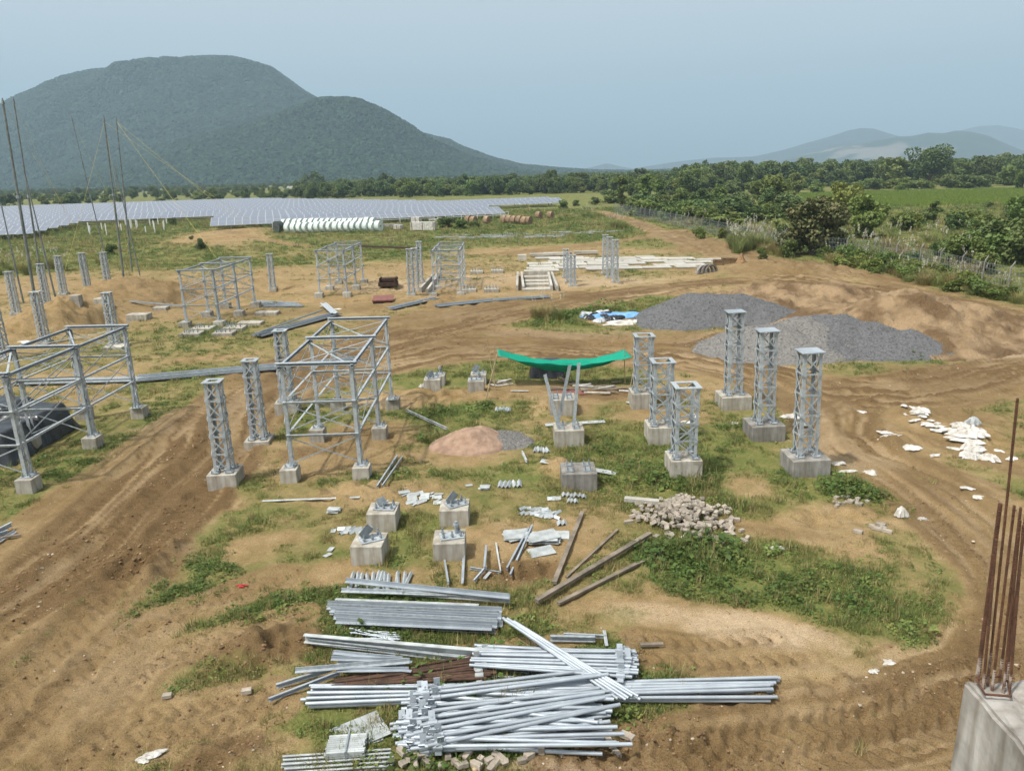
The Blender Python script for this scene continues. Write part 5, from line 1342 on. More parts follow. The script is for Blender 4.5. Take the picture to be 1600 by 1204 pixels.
for p, kd, w, mt, lb in [((695, 880, 701, 916, .05), 'channel', .06, GALV_B, 'short channel pointing from the near right block to the pile'), ((727, 868, 725, 915, .05), 'angle', .05, GALV_B, 'thin angle at right corner of the near right block'), ((760, 857, 757, 895, .07), 'channel', .07, GALV_B, 'short bright channel standing off the small cross piece'), ((734, 891, 780, 890, .03), 'channel', .05, GALV, 'short channel lying across under two others'), ((775, 851, 782, 888, .05), 'channel', .05, GALV_DULL, 'weathered short channel left of the gusset sheets'), ((741, 912, 760, 893, .05), 'channel', .05, GALV, 'short tilted channel at back of the angle stack'), ((757, 909, 766, 897, .03), 'flat', .06, GALV_DULL, 'dirty little plate strip on grass by the channels'), ((792, 884, 826, 828, .08), 'channel', .06, GALV_B, 'long bright channel leaning on gusset sheets, left one'), ((797, 886, 832, 824, .14), 'channel', .06, GALV_B, 'long bright channel leaning on gusset sheets, right one'), ((410, 783, 563, 784, .02), 'flat', .07, GALV_DULL, 'long flat strip on bare soil before the centre frame'), ((590, 768, 621, 714, .03), 'channel', .06, GALV, 'channel beside right leg of the centre frame, left of two'), ((598, 768, 629, 716, .03), 'channel', .05, GALV, 'channel beside right leg of the centre frame, right of two'), ((634, 642, 698, 672, .05), 'channel', .07, GALV_DULL, 'white beam slanting down to the pinkish sand heap'),
    ((816, 708, 823, 724, .03), 'channel', .07, GALV_DULL, 'short piece of channel alone left of the little angle row'), ((845, 728, 962, 737, .04), 'flat', .22, GALV_DULL, 'pale sheet strip lying behind the large bare block'), ((852, 664, 945, 659, .04), 'flat', .22, GALV_DULL, 'pale sheet strip behind the block with leaning legs'), ((798, 612, 826, 612, .03), 'flat', .08, GALV_DULL, 'thin pale strip beside the black bundle under the net'), ((980, 628, 1000, 636, .05), 'flat', .12, GALV_DULL, 'pale sheet strip beside the post at net end'), ((842, 577, 900, 600, .03), 'flat', .05, WOOD, 'thin stick near the black bundle')]:
    a, b = two(*p); member(kd, a, b, lb, w, mt=mt)
# left foreground members
for p, kd, w, mt, lb in [((476, 1003, 775, 1028, .10), 'channel', .13, GALV_DULL, 'wide dull channel beam on top of the left steel pile'), ((486, 1010, 770, 1038, .03), 'channel', .09, GALV, 'second dull channel under the wide beam'), ((462, 1050, 640, 1033, .16), 'angle', .06, GALV, 'long thin angle crossing over white flat bars'), ((432, 1074, 520, 1048, .08), 'channel', .07, GALV, 'grey channel at far left end of the left pile'), ((420, 1093, 531, 1052, .08), 'channel', .06, GALV_B, 'bright channel sticking out lowest at left end of pile')]:
    a, b = two(*p); member(kd, a, b, lb, w, mt=mt)
for k in range(12):
    t = k / 11
    x0 = 522 + r3.uniform(-4, 14); a, b = two(x0, 1016 + t * 30, x0 + r3.uniform(90, 130), 1028 + t * 20 + r3.uniform(-7, 7), .05 + .05 * (k % 3))
    member('angle' if k % 2 else 'flat', a, b, 'white galvanised bar in the jumbled heap under the thin angle', .05, 'steel_bar', GALV_B, 'jumbled white bars')
for k in range(16):
    a, b = two(548 + r3.uniform(-3, 10), 985 + r3.uniform(-3, 14), 626 + r3.uniform(-10, 4), 990 + r3.uniform(-2, 12), .04 + .02 * (k % 4))
    o = pipe(pipe_mesh((b - a).length, .009, GALV_B), a, b, 'thin threaded rod in the small bundle above the wide beam', 'threaded rods', None, 0, 'threaded_rod')
for p, w, lb in [((881, 992, 948, 996, .06), .06, 'channel behind the crossed pile with a tee end'), ((860, 999, 930, 1001, .06), .09, 'channel just in front of the tee ended one')]:
    a, b = two(*p); member('channel', a, b, lb, w, mt=GALV)
a, b = two(944, 984, 948, 1008, .1); member('flat', a, b, 'upright end piece across the tee ended channel', .05, mt=GALV)
a, b = two(1000, 1013, 1036, 1011, .04); member('timber', a, b, 'brown wooden batten sticking out right of the crossed pile', .06, 'timber_batten', WOOD, cat='timber')
a, b = two(737, 1188, 742, 1204, .04); member('timber', a, b, 'yellow bamboo batten among bricks at bottom edge', .05, 'timber_batten', BAMBOO, cat='timber')
a, b = two(940, 1110, 944, 1135, .02); member('flat', a, b, 'steel strip under right ends of the nearest pile', .05, mt=GALV_D)
# timbers
for p, w, lb in [((866, 915, 910, 802, .04), .085, 'weathered plank pointing straight away, leftmost of four'), ((838, 942, 1016, 836, .10), .095, 'long grey timber ending at the stone heap'), ((885, 905, 965, 830, .03), .05, 'thin reddish batten between two grey timbers'), ((872, 945, 995, 885, .04), .075, 'rusty brown timber lying lowest of four'), ((995, 884, 1062, 850, .03), .05, 'thin dark rod prolonging the lowest timber')]:
    a, b = two(*p); member('timber', a, b, lb, w, 'timber', WOOD, cat='timber')
for k, (p, lb) in enumerate([((-20, 838, 18, 817, .08), 'upper pale channel poking in at left picture edge'), ((-25, 842, 12, 828, .04), 'middle pale channel poking in at left picture edge'), ((-10, 846, 22, 826, .03), 'thin angle poking in at left picture edge')]):
    a, b = two(*p); member('channel' if k < 2 else 'angle', a, b, lb, .09 - .02 * k, mt=GALV_B)
a, b = two(-5, 838, 32, 832, .03); member('timber', a, b, 'dark batten under the channels at left picture edge', .06, 'timber_batten', WOOD, cat='timber')
# plates
def plate(px, py, w, d, rz, z, label, mt=GALV_DULL, t=.012, name='steel_plate', n=1, group=None, tilt=0):
    v = g(px, py); 
    for k in range(n):
        mb = MB(); mb.box((0, 0, t / 2), (w, d, t)); o = mb.build(name, mt); tag(o, label, 'steel plate', group if n > 1 else None)
        o.location = (v.x + r3.uniform(-.03, .03) * (n > 1), v.y + r3.uniform(-.03, .03) * (n > 1), gz(v.x, v.y) + z + k * (t + .003)); o.rotation_euler = (tilt, 0, rz + (r3.uniform(-.25, .25) if n > 1 else 0))
plate(566, 1145, .62, .52, .55, .03, 'square white galvanised sheet lying on grass left of the nearest pile')
plate(556, 1149, .60, .50, .42, .012, 'second sheet showing under the square white one')
plate(810, 841, .55, .40, .2, .03, 'galvanised gusset sheet in the loose stack left of the timbers', n=4, group='gusset sheets left of the timbers')
plate(848, 846, .62, .40, .12, .04, 'galvanised gusset sheet in the right hand stack by the leftmost plank', n=7, group='gusset sheets by the leftmost plank')
plate(868, 838, .55, .34, -.1, .015, 'single thin sheet spread flat beside the leftmost plank')
plate(846, 865, .5, .3, .35, .02, 'tilted sheet sliding off front of the gusset stack', tilt=.1)
# strapped packs on the ground bottom left
pk = empty('strapped_bundle', g(542, 1177) + Vector((0, 0, gz(-2, 8) + .06)), 'short strapped bundle of white flat bars on top of longer bars', 'steel bundle', None, .06)
for k in range(9):
    for j in range(3):
        mb = MB(); mb.box((r3.uniform(-.02, .02), (k - 4) * .036, .02 + j * .03), (.47, .033, .026)); mb.build('flat_bar', GALV_DULL, pk)
mb = MB(); mb.box((.02, 0, .115), (.02, .36, .006)); mb.box((.02, -.178, .05), (.02, .006, .13)); mb.build('strap', GALV_D, pk)
for k in range(5):
    a, b = two(443 + r3.uniform(-3, 3), 1186 + k * 6, 614 + r3.uniform(-4, 3), 1175 + k * 6, .02)
    member('channel', a, b, 'long white flat section under the strapped bundle', .05, 'steel_bar', GALV_DULL, 'white sections under the strapped bundle')
# cleats set in little rows
def cleat_row(px, py, n, dx, label, group, L=.26, w=.05, rz=PI / 2, jit=.15, rows=1, dy=0):
    for j in range(rows):
        for k in range(n):
            v = g(px + k * dx + r3.uniform(-1, 1), py + r3.uniform(-1, 1) + j * dy); a = rz + r3.uniform(-jit, jit)
            d = Vector((math.cos(a), math.sin(a), 0)) * L / 2
            v.z = gz(v.x, v.y) + .02
            member('vee', v - d, v + d, label, w, 'angle_cleat', GALV_DULL if k % 2 else GALV, group)
cleat_row(781, 759, 5, 7.5, 'short angle cleat in the row left of the large bare block', 'cleats left of the large bare block', .34, .055)
cleat_row(836, 704, 5, 5, 'short angle cleat in the small row above the lone channel', 'cleats above the lone channel', .32, .05)
cleat_row(776, 642, 5, 5, 'short angle cleat in the faraway row beside the sand heap', 'cleats beside the sand heap', .36, .05)
cleat_row(882, 776, 6, 6, 'short angle cleat packed in the row below the large bare block', 'cleats below the large bare block', .16, .055, PI / 2, .1)
cleat_row(890, 786, 3, 5, 'short angle cleat in front of the packed row', 'cleats in front of the packed row', .16, .05, PI / 2, .1)
cleat_row(815, 797, 5, 9, 'short angle cleat in the loose heap before the packed row', 'cleats in the loose heap', .16, .05, .4, .7, 2, 8)
cleat_row(842, 803, 5, 7, 'bright cleat piece in the scattered heap by the leftmost plank', 'bright cleats by the leftmost plank', .2, .045, .1, .8, 2, 7)
cleat_row(875, 818, 2, 6, 'angle cleat standing alone left of the leftmost plank', 'cleats alone by the plank', .18, .06, PI / 2, .1)
cleat_row(862, 782, 2, 8, 'short angle cleat beside the packed row', 'cleats beside the packed row', .2, .06, .1, .2)
cleat_row(535, 828, 6, 8, 'angle cleat in the nest left of the rear left block', 'cleats left of the rear left block', .16, .055, .5, .6, 2, 5)
for k in range(26):
    v = g(630 + r3.uniform(0, 58), 780 + r3.uniform(-6, 10)); a = r3.uniform(-.3, .9); d = Vector((math.cos(a), math.sin(a), .12)) * .11; v.z = gz(v.x, v.y) + .02
    member('vee' if k % 2 else 'flat', v - d, v + d, 'small pale plate in the heap behind the front four blocks', .055, 'angle_cleat', GALV_DULL, 'pale plates behind the front four blocks')
plate(632, 776, .22, .16, .3, .02, 'pale plate stack left end of the pale heap', n=3, group='plate stack at the pale heap')
plate(522, 802, .26, .16, .02, .01, 'small neat stack of plates on soil left of the blocks', n=5, group='neat plate stack on soil')
plate(757, 765, .2, .2, .1, .01, 'small plate pack left of the cleat row', n=4, group='plate pack left of the cleat row')
for px, py, lb in [(733, 760, 'torn white sheet beside the small plate pack'), (517, 859, 'small white plate scrap on soil left of the near block'), (512, 868, 'pale scrap below the small white one'), (521, 831, 'small white scrap near the nest of cleats')]:
    plate(px, py, .16, .10, r3.uniform(0, 2), .01, lb)
# ================================================================== HEAPS
def heap(name, label, cat, outline, peaks, mt, seed, rough=.08, stones=None, nst=0, ssz=.05):
    """a heap standing on the ground: peaks are (px, py of foot below the crest, height, rx, ry in metres)"""
    P = [(g(px, py), h, rx, ry) for px, py, h, rx, ry in peaks]
    x0 = min(p.x - rx * 1.5 for p, h, rx, ry in P); x1 = max(p.x + rx * 1.5 for p, h, rx, ry in P)
    y0 = min(p.y - ry * 1.5 for p, h, rx, ry in P); y1 = max(p.y + ry * 1.5 for p, h, rx, ry in P)
    st = max((x1 - x0), (y1 - y0)) / 150
    X, Y = np.meshgrid(np.arange(x0, x1, st), np.arange(y0, y1, st), indexing='ij')
    x, y = X.ravel(), Y.ravel(); z = np.zeros_like(x)
    wob = (fbm(x * .5, y * .5, seed, 3) - .5) * .7
    for p, h, rx, ry in P:
        d = np.sqrt(((x - p.x) / rx) ** 2 + ((y - p.y) / ry) ** 2) * (1 + wob * .5)
        z = np.maximum(z, h * np.where(d < .25, 1 - d * d * 1.6, np.clip((1 - d), 0, 1) ** 1.08 * 1.227) + 0.0)
    zz = z + (fbm(x * 3.2, y * 3.2, seed + 23, 4) - .5) * rough * 1.6 * np.clip(z * 3, 0, 1) + (fbm(x * 1.4, y * 1.4, seed + 3, 4) - .5) * rough * 2 * np.clip(z * 2, 0, 1) * 2 + (fbm(x * 5, y * 5, seed + 8, 3) - .5) * rough * np.clip(z * 3, 0, 1)
    edge = np.clip(z / .06, 0, 1)
    tz = terrain(x, y)[0]
    Zf = tz + zz * edge - (1 - edge) * .12 + .005
    nx, ny = X.shape; i = np.arange(nx * ny).reshape(nx, ny)
    fc = np.stack([i[:-1, :-1], i[1:, :-1], i[1:, 1:], i[:-1, 1:]], -1).reshape(-1, 4)
    keep = (z[fc] > 0.0).any(1)
    fc = fc[keep]
    used = np.unique(fc); remap = np.full(nx * ny, -1); remap[used] = np.arange(len(used))
    o = link(name, np_mesh(name, np.stack([x, y, Zf], -1)[used], remap[fc], mt, smooth=True)); tag(o, label, cat)
    if stones:
        r = np.random.RandomState(seed); k = np.nonzero(z > .0)[0]; k = r.choice(k, nst)
        px_ = x[k] + r.uniform(-st, st, nst); py_ = y[k] + r.uniform(-st, st, nst)
        s_ = scatter('loose_stones', np.stack([px_, py_, Zf[k] + .01], -1), r.uniform(0, 6.28, nst), ssz * r.uniform(.5, 1.3, nst), r.randint(0, len(stones), nst), stones)
        s_.parent = o
        k2 = r.choice(np.nonzero((z > 0) & (z < .25))[0], nst // 5); ex = x[k2] + r.normal(size=len(k2)) * .55; ey = y[k2] + r.normal(size=len(k2)) * .45
        s2 = scatter('spilled_stones', np.stack([ex, ey, terrain(ex, ey)[0] + .01], -1), r.uniform(0, 6.28, len(k2)), ssz * r.uniform(.5, 1.2, len(k2)), r.randint(0, len(stones), len(k2)), stones); s2.parent = o
    return o
STO = mat('stone_chips', (.19, .19, .192), (.10, .10, .102), scale=3, rough=.95, obj_var=.4)
STL = mat('pale_stone_chips', (.25, .235, .215), (.14, .133, .122), scale=3, rough=.95, obj_var=.35)
sd = [loose('sd0', rock_mesh(11, STO)), loose('sd1', rock_mesh(12, STO))]
sl_ = [loose('sl0', rock_mesh(13, STL)), loose('sl1', rock_mesh(14, STO))]
heap('gravel_heap', 'long grey crushed stone heap behind the tall posts, left of the two', 'gravel heap', None, [(1090, 495, 1.15, 3.3, 2.9), (1140, 494, 1.08, 3.6, 2.6), (1060, 500, .8, 2.4, 2.6), (1180, 496, .75, 2.4, 2.2)], GRAVM, 5, .05, sd, 5000, .024)
heap('gravel_heap', 'nearer and paler crushed stone heap, right of the tall posts', 'gravel heap', None, [(1210, 545, 0.95, 3.2, 2.7), (1255, 540, 1.08, 3.2, 2.6)], GRAVL, 6, .05, sl_, 5000, .022)  # whole heap in the lighter, warmer grey stone
heap('gravel_heap', 'darker crushed stone heap running out to a point towards the right', 'gravel heap', None, [(1300, 538, 1.15, 3.2, 2.6), (1345, 540, .95, 3.0, 2.4), (1390, 545, .72, 3.4, 2.0), (1440, 550, .32, 2.8, 1.4)], GRAVM, 7, .05, sd, 5000, .022)
heap('soil_heap', 'large heap of pale brown excavated soil behind the dark gravel', 'soil heap', None, [(1420, 520, 1.75, 5.2, 3.6), (1360, 512, 1.1, 4, 3), (1475, 522, 1.25, 4.6, 3.2), (1310, 505, .9, 3.2, 2.6), (1440, 535, .8, 4, 3)], SOILH, 8, .16)
heap('soil_heap', 'broad low bank of churned brown soil between gravel and dirt track', 'soil heap', None, [(1210, 470, .85, 5, 3.2), (1280, 472, .9, 5.5, 3.0), (1240, 482, .6, 5, 3)], SOILH, 9, .16)
heap('sand_heap', 'small pinkish sand heap in the middle of the yard', 'sand heap', None, [(735, 694, .40, 1.15, 1.0), (752, 688, .36, .9, .9), (712, 697, .26, .9, .8)], SANDM, 10, .03)
heap('gravel_heap', 'small flat grey gravel heap touching the pinkish sand', 'gravel heap', None, [(785, 688, .20, .95, 1.0), (805, 690, .12, .8, .8)], GRAVL, 12, .02, sl_, 1500, .014)

# ================================================================== BRICKS AND RUBBLE
def brick_shape(seed, d=(.175, .09, .07)):
    bm = bmesh.new(); bmesh.ops.create_cube(bm, size=1); r = random.Random(seed)
    for v in bm.verts: v.co = Vector((v.co.x * d[0], v.co.y * d[1], v.co.z * d[2])) * r.uniform(.86, 1.06)
    bmesh.ops.bevel(bm, geom=list(bm.edges), offset=.006, segments=1, affect='EDGES')
    me = bpy.data.meshes.new('brick'); bm.to_mesh(me); bm.free(); me.materials.append(BRICKM); return me
def half_shape(seed): return brick_shape(seed, (.105, .085, .065))
BR = [brick_shape(k) for k in range(4)] + [half_shape(9), half_shape(10), half_shape(11)]
r4 = random.Random(41)
def brick(x, y, z, label, group, rot=None, me=None):
    o = bpy.data.objects.new('brick', me or r4.choice(BR)); COL.objects.link(o); tag(o, label, 'brick', group)
    o.location = (x, y, z); o.rotation_euler = rot or (r4.uniform(-.6, .6), r4.uniform(-.6, .6), r4.uniform(0, 3.14)); o.scale = (r4.uniform(.7, 1.15), r4.uniform(.75, 1.15), r4.uniform(.75, 1.15)); return o
c0 = g(1068, 815)
nb = 0
tries = 0
while nb < 285 and tries < 5000:
    tries += 1
    u, v_ = r4.gauss(0, .5), r4.gauss(0, .46)
    px = 1066 + u * 62 + v_ * 16; py = 812 + v_ * 34 - 2
    if px > 1155 or px < 978 or py < 778 or py > 856: continue
    p = g(px, py); d2 = u * u * 1.0 + v_ * v_
    hh = .30 * math.exp(-d2 * 1.5); z = gz(p.x, p.y) + .03 + hh * r4.uniform(.25, 1.0)
    brick(p.x, p.y, z, 'broken pale brick in the big rubble heap right of the timbers', 'bricks in the big rubble heap'); nb += 1
for k in range(18):
    p = g(r4.uniform(975, 1170), r4.uniform(775, 856)); brick(p.x, p.y, gz(p.x, p.y) + .03, 'pale brick piece strewn round edge of the big rubble heap', 'bricks strewn round the rubble heap', (0, 0, r4.uniform(0, 3)))
for (px, py) in [(628, 1181), (640, 1190), (655, 1185), (668, 1195), (700, 1186), (710, 1194), (716, 1202), (727, 1200), (752, 1190), (765, 1194), (772, 1200), (783, 1192), (730, 1183), (682, 1176), (775, 1186), (650, 1197), (630, 1196), (790, 1198), (690, 1200), (745, 1203)]:
    p = g(px, min(py, 1200)); brick(p.x, p.y, gz(p.x, p.y) + .05 + r4.uniform(0, .03), 'grey brick among those below the nearest pipe pile', 'bricks below the nearest pipe pile', (r4.uniform(-.3, .3), r4.uniform(-.3, .3), r4.uniform(0, 3)))
for (px, py, a, lb) in [(820, 1174, .05, 'grey brick below the pile, flat and square on'), (827, 1185, .6, 'grey brick turned aslant below its flat neighbour'), (846, 1178, 1.5, 'grey brick standing upright to camera below the pile'), (876, 1177, 2.3, 'broken brick by itself below right end of the pile'), (952, 1165, 1.9, 'long brick pointing away right of the pile'), (980, 1156, 2.5, 'largest loose brick at right of the pile'), (962, 1172, 2., 'small brick piece nearest the mud on the right'), (815, 1192, .3, 'small half brick beside the pale patch')]:
    p = g(px, py); brick(p.x, p.y, gz(p.x, p.y) + .04, lb, None, (0, 0, a), BR[0] if 'half' not in lb else BR[5])
for k, (px, py) in enumerate([(1362, 824), (1370, 828), (1380, 827), (1386, 832), (1340, 834), (1376, 822)]):
    p = g(px, py); brick(p.x, p.y, gz(p.x, p.y) + .04, 'pale brick lying in the short row below the white sack', 'bricks below the white sack', (0, 0, -.7))
for k in range(22):
    p = g(r4.gauss(1325, 14), r4.gauss(784, 4)); brick(p.x, p.y, gz(p.x, p.y) + .02, 'pale rubble piece in low grass right of the front post', 'rubble right of the front post', (0, 0, r4.uniform(0, 3)), BR[4 + k % 3])
for k, (px, py, lb) in enumerate([(386, 1082, 'pale brick on dark soil at far left end of the steel'), (262, 1090, 'dusty brick lying on the bare mud'), (1010, 806, 'whole pale brick left of the rubble heap'), (1137, 832, 'single pale block right of the rubble heap')]):
    p = g(px, py); brick(p.x, p.y, gz(p.x, p.y) + .04, lb, None, (0, 0, .2), BR[0])
a, b = two(976, 780, 1030, 786, .05); member('timber', a, b, 'pale concrete lintel at back edge of the rubble heap', .14, 'lintel', PRECAST, cat='concrete lintel')

# ================================================================== CRUMPLED SHEETS AND SACKS
def crumple(name, label, cat, px, py, w, d, h, mt, seed, rz=0.0, group=None, parts=None):
    n = 24; v = g(px, py); z0 = gz(v.x, v.y)
    U, V = np.meshgrid(np.linspace(-1, 1, n), np.linspace(-1, 1, n), indexing='ij'); U = U.ravel(); V = V.ravel()
    ang = np.arctan2(V, U); rad = np.maximum(np.abs(U), np.abs(V))
    out = (.5 + .9 * vnoise(np.cos(ang) * 2.4 + 5, np.sin(ang) * 2.4 + 5, seed)) * rad
    x = np.cos(ang) * out * w / 2; y = np.sin(ang) * out * d / 2
    z = h * .75 * ((1 - rad ** 3) * (.25 + .6 * vnoise(U * 1.1 + 3, V * 1.1, seed + 2)) + .55 * np.abs(fbm(U * 4.5 + 9, V * 3.2, seed + 4, 3) - .5) * 2 * (1 - rad ** 4)) + .012
    x = x + (vnoise(U * 4, V * 4, seed + 7) - .5) * w * .08; y = y + (vnoise(U * 4, V * 4, seed + 8) - .5) * d * .08
    i = np.arange(n * n).reshape(n, n); fc = np.stack([i[:-1, :-1], i[1:, :-1], i[1:, 1:], i[:-1, 1:]], -1).reshape(-1, 4)
    o = link(name, np_mesh(name, np.stack([x, y, z], -1), fc, mt)); tag(o, label, cat, group)
    o.location = (v.x, v.y, z0); o.rotation_euler = (0, 0, rz)
    sm = o.modifiers.new('soft', 'SUBSURF'); sm.levels = 1; sm.render_levels = 1
    so_ = o.modifiers.new('thick', 'SOLIDIFY'); so_.thickness = .006
    return o
SK = [
 (1408, 806, .34, .26, .36, 'white woven sack standing upright by the grassy bank'), (1442, 806, .30, .2, .18, 'small slumped white sack right of the upright one'),
 (1216, 856, .36, .22, .1, 'torn white sheet near the yellow green weed'), (1148, 660, .42, .24, .06, 'flat white sheet between two rows of posts'),
 (1236, 652, .75, .5, .2, 'crumpled white sacks behind the middle tall post'), (1250, 662, .5, .4, .12, 'white sack bits right of the middle tall post'),
 (1308, 726, .42, .26, .12, 'white sack lying beside plinth of the nearest tall post'), (1325, 738, .6, .2, .08, 'long flattened white sheet right of the nearest tall post'), (1360, 735, .55, .3, .2, 'rumpled white sack right of the long flat sheet'),
 (1082, 650, .5, .4, .08, 'pale sheet on grass behind the middle short post'), (1075, 660, .5, .3, .1, 'pale bag seen through the middle short post'),
 (1420, 645, .45, .3, .1, 'white sack at upper end of the rubbish trail'), (1436, 655, .6, .45, .22, 'white sack second from upper end of the rubbish trail'), (1450, 668, .45, .3, .1, 'white scrap between sacks in the rubbish trail'), (1470, 678, .55, .3, .1, 'white sheet in middle of the rubbish trail'),
 (1500, 676, .6, .5, .3, 'largest heaped white sack in the rubbish trail'), (1512, 690, .7, .5, .3, 'white sack below the largest one in the trail'), (1524, 704, .7, .4, .2, 'long white sack near the lower end of the trail'), (1536, 716, .6, .4, .18, 'white sack at lower end of the rubbish trail'), (1534, 690, .5, .3, .28, 'white sack propped at right side of the trail'), (1490, 700, .5, .3, .08, 'flat white scrap left of the lower trail'),
 (1344, 644, .45, .3, .06, 'faint white scrap on the dirt road'), (1395, 690, .6, .4, .14, 'dusty white sheet half buried in the track'), (1420, 703, .7, .4, .14, 'crumpled dusty sheet right of the half buried one'), (1382, 688, .5, .3, .08, 'dusty scrap left of the half buried sheet'), (1460, 712, .4, .2, .05, 'small dusty scrap on the track'),
 (1512, 764, .3, .22, .05, 'small white scrap on the wheel track'), (1528, 776, .34, .2, .05, 'lower small white scrap on the wheel track'), (1580, 716, .4, .25, .08, 'white scrap at right edge of picture'), (1560, 706, .3, .2, .05, 'tiny white scrap left of the edge scrap'),
 (1390, 1034, .26, .2, .06, 'pale torn paper scrap on meadow'), (1365, 1054, .22, .14, .05, 'smaller pale scrap on meadow edge'),
 (238, 1178, .44, .18, .08, 'long torn white bag on mud at bottom left'), (222, 1188, .2, .1, .05, 'small torn end of the white bag at bottom left'),
 (758, 765, .3, .2, .05, 'torn pale sheet above the little plate pack'), (566, 745, .2, .16, .08, 'pale stone like lump beside the centre frame'), (748, 705, .34, .22, .14, 'pale sack at front foot of the sand heap'),
 (510, 478, .8, .5, .2, 'white sack beside the dark sheet stack'), (528, 482, .6, .4, .1, 'white scrap right of that sack'), (40, 536, .9, .5, .1, 'white scrap on soil at far left'), (612, 376, 1.0, .5, .3, 'white scrap in far grass below the drum row'), (1548, 540, 1.6, .6, .05, 'white powder sheet beside the soil heap'),
 (415, 692, .3, .25, .22, 'pale sack corner by the muddy plinth'), (660, 605, .3, .2, .25, 'yellowish sack at left of the far four blocks'),
]
for k, (px, py, w, d, h, lb) in enumerate(SK):
    crumple('plastic_sack' if 'sack' in lb else 'plastic_scrap', lb, 'sack' if 'sack' in lb else 'plastic sheet', px, py, w * .85, d * .85, h * .85, PLASTW, 100 + k, rnd.uniform(-.6, .6))
for k in range(16):
    t = r4.random(); crumple('plastic_sack', 'dirty white torn sack among those overlapping in the rubbish trail', 'sack', 1478 + t * 66 + r4.uniform(-10, 10), 672 + t * 48 + r4.uniform(-12, 10), r4.uniform(.3, .7), r4.uniform(.2, .45), r4.uniform(.08, .26), PLASTW, 400 + k, r4.uniform(-1, 1), 'torn sacks overlapping in the rubbish trail')
for k in range(12):
    t = r4.random(); crumple('plastic_scrap', 'small dirty scrap strewn along the upper rubbish trail', 'plastic sheet', 1400 + t * 80 + r4.uniform(-8, 8), 642 + t * 34 + r4.uniform(-6, 6), r4.uniform(.15, .4), r4.uniform(.1, .25), .06, PLASTW, 430 + k, r4.uniform(-1, 1), 'scraps strewn along the upper rubbish trail')
a_ = crumple('grey_sheet', 'grey tilted sheet sticking up out of the rubbish trail', 'plastic sheet', 1520, 665, .5, .4, .35, GALV_DULL, 301, .3)
crumple('red_cloth', 'small red rag on the bare soil left of the blocks', 'cloth', 375, 911, .22, .08, .04, REDM, 302)
crumple('blue_sheet', 'blue plastic sheet spread on the far grassy patch', 'plastic sheet', 962, 494, 2.8, 1.7, .3, TARP_B, 303)
crumple('white_sheet', 'whitish plastic sheet in front of the blue one', 'plastic sheet', 985, 504, 2.2, 1.2, .25, PLASTW, 304)
for k, (px, py) in enumerate([(915, 492), (930, 494), (945, 497), (955, 500), (938, 502), (922, 497), (950, 493), (965, 498), (942, 490)]):
    crumple('dark_bag', 'dark crumpled bag in the row left of the blue sheet', 'bag', px, py, .85, .7, .32, TARP_K if k % 4 else GALV_DULL, 310 + k, k, 'bags left of the blue sheet')
# covered stacks
def draped(name, label, boxes, mt, seed, loc):
    root_v = []; root_f = []
    o = empty(name, loc, label, 'covered stack')
    for k, (cx, cy, w, d, h) in enumerate(boxes):
        n = 20
        U, V = np.meshgrid(np.linspace(-1, 1, n), np.linspace(-1, 1, n), indexing='ij'); U = U.ravel(); V = V.ravel()
        rad = np.maximum(np.abs(U), np.abs(V))
        top = rad < .62
        s = np.where(top, rad / .62, 1 + (rad - .62) * .35 / .38)
        sc_ = np.where(rad > 0, s / np.maximum(rad, 1e-6), 1)
        x = U * sc_ * w / 2; y = V * sc_ * d / 2
        z = np.where(top, h, h * (1 - (rad - .62) / .38)) + (fbm(U * 2, V * 2, seed + k, 3) - .5) * .16 * h * (rad < .9)
        wr = (fbm(U * 5 + 2, V * 5, seed + 9 + k, 3) - .5) * .16; x = x * (1 + wr); y = y * (1 + wr)
        z = np.maximum(z, -.05)
        i = np.arange(n * n).reshape(n, n); fc = np.stack([i[:-1, :-1], i[1:, :-1], i[1:, 1:], i[:-1, 1:]], -1).reshape(-1, 4)
        q = link('cover', np_mesh('cover', np.stack([x + cx, y + cy, z], -1), fc, mt), o)
        sm = q.modifiers.new('soft', 'SUBSURF'); sm.levels = 1; sm.render_levels = 1
    return o
v = g(36, 694); draped('covered_stack', 'stack wrapped in shiny black tarpaulin behind the left steel frame', [(0, .7, 1.15, 1.3, .85), (-1.3, 1.0, 1.5, 1.4, 1.0)], TARP_K, 3, (v.x, v.y, gz(v.x, v.y)))
v = g(-15, 715); draped('covered_stack', 'lower black covered stack at left picture edge behind the frame', [(0, .3, 1.5, 1.4, .85)], TARP_K, 13, (v.x, v.y, gz(v.x, v.y)))
v = g(855, 590); draped('covered_bundle', 'black wrapped bundle on grass behind the hanging green net', [(0, .3, .95, .7, .55)], TARP_K, 23, (v.x, v.y, gz(v.x, v.y)))

# ================================================================== HANGING NET ON POLES
net = empty('shade_net', (0, 0, 0), 'bright green shade net sagging between bamboo poles', 'shade net')
nL = [at_depth(776, 545, 25.2), at_depth(779, 556, 24.3)]; nR = [at_depth(976, 546, 25.4), at_depth(988, 558, 24.2)]
n = 40; m = 9; vs = []; fs = []
for i in range(n):
    t = i / (n - 1); sag = 4 * t * (1 - t)
    for j in range(m):
        q = j / (m - 1)
        a = nL[0].lerp(nR[0], t); b = nL[1].lerp(nR[1], t)
        p = a.lerp(b, q); narrow = 1 - .35 * sag
        mid_ = a.lerp(b, .5); p = mid_ + (p - mid_) * narrow
        p.z += -sag * (.33 + .30 * math.sin(PI * q)) + .025 * math.sin(q * 9 + t * 14) * sag + .012 * math.sin(t * 40 + q * 5)
        vs.append(p)
for i in range(n - 1):
    for j in range(m - 1): fs.append((i * m + j, (i + 1) * m + j, (i + 1) * m + j + 1, i * m + j + 1))
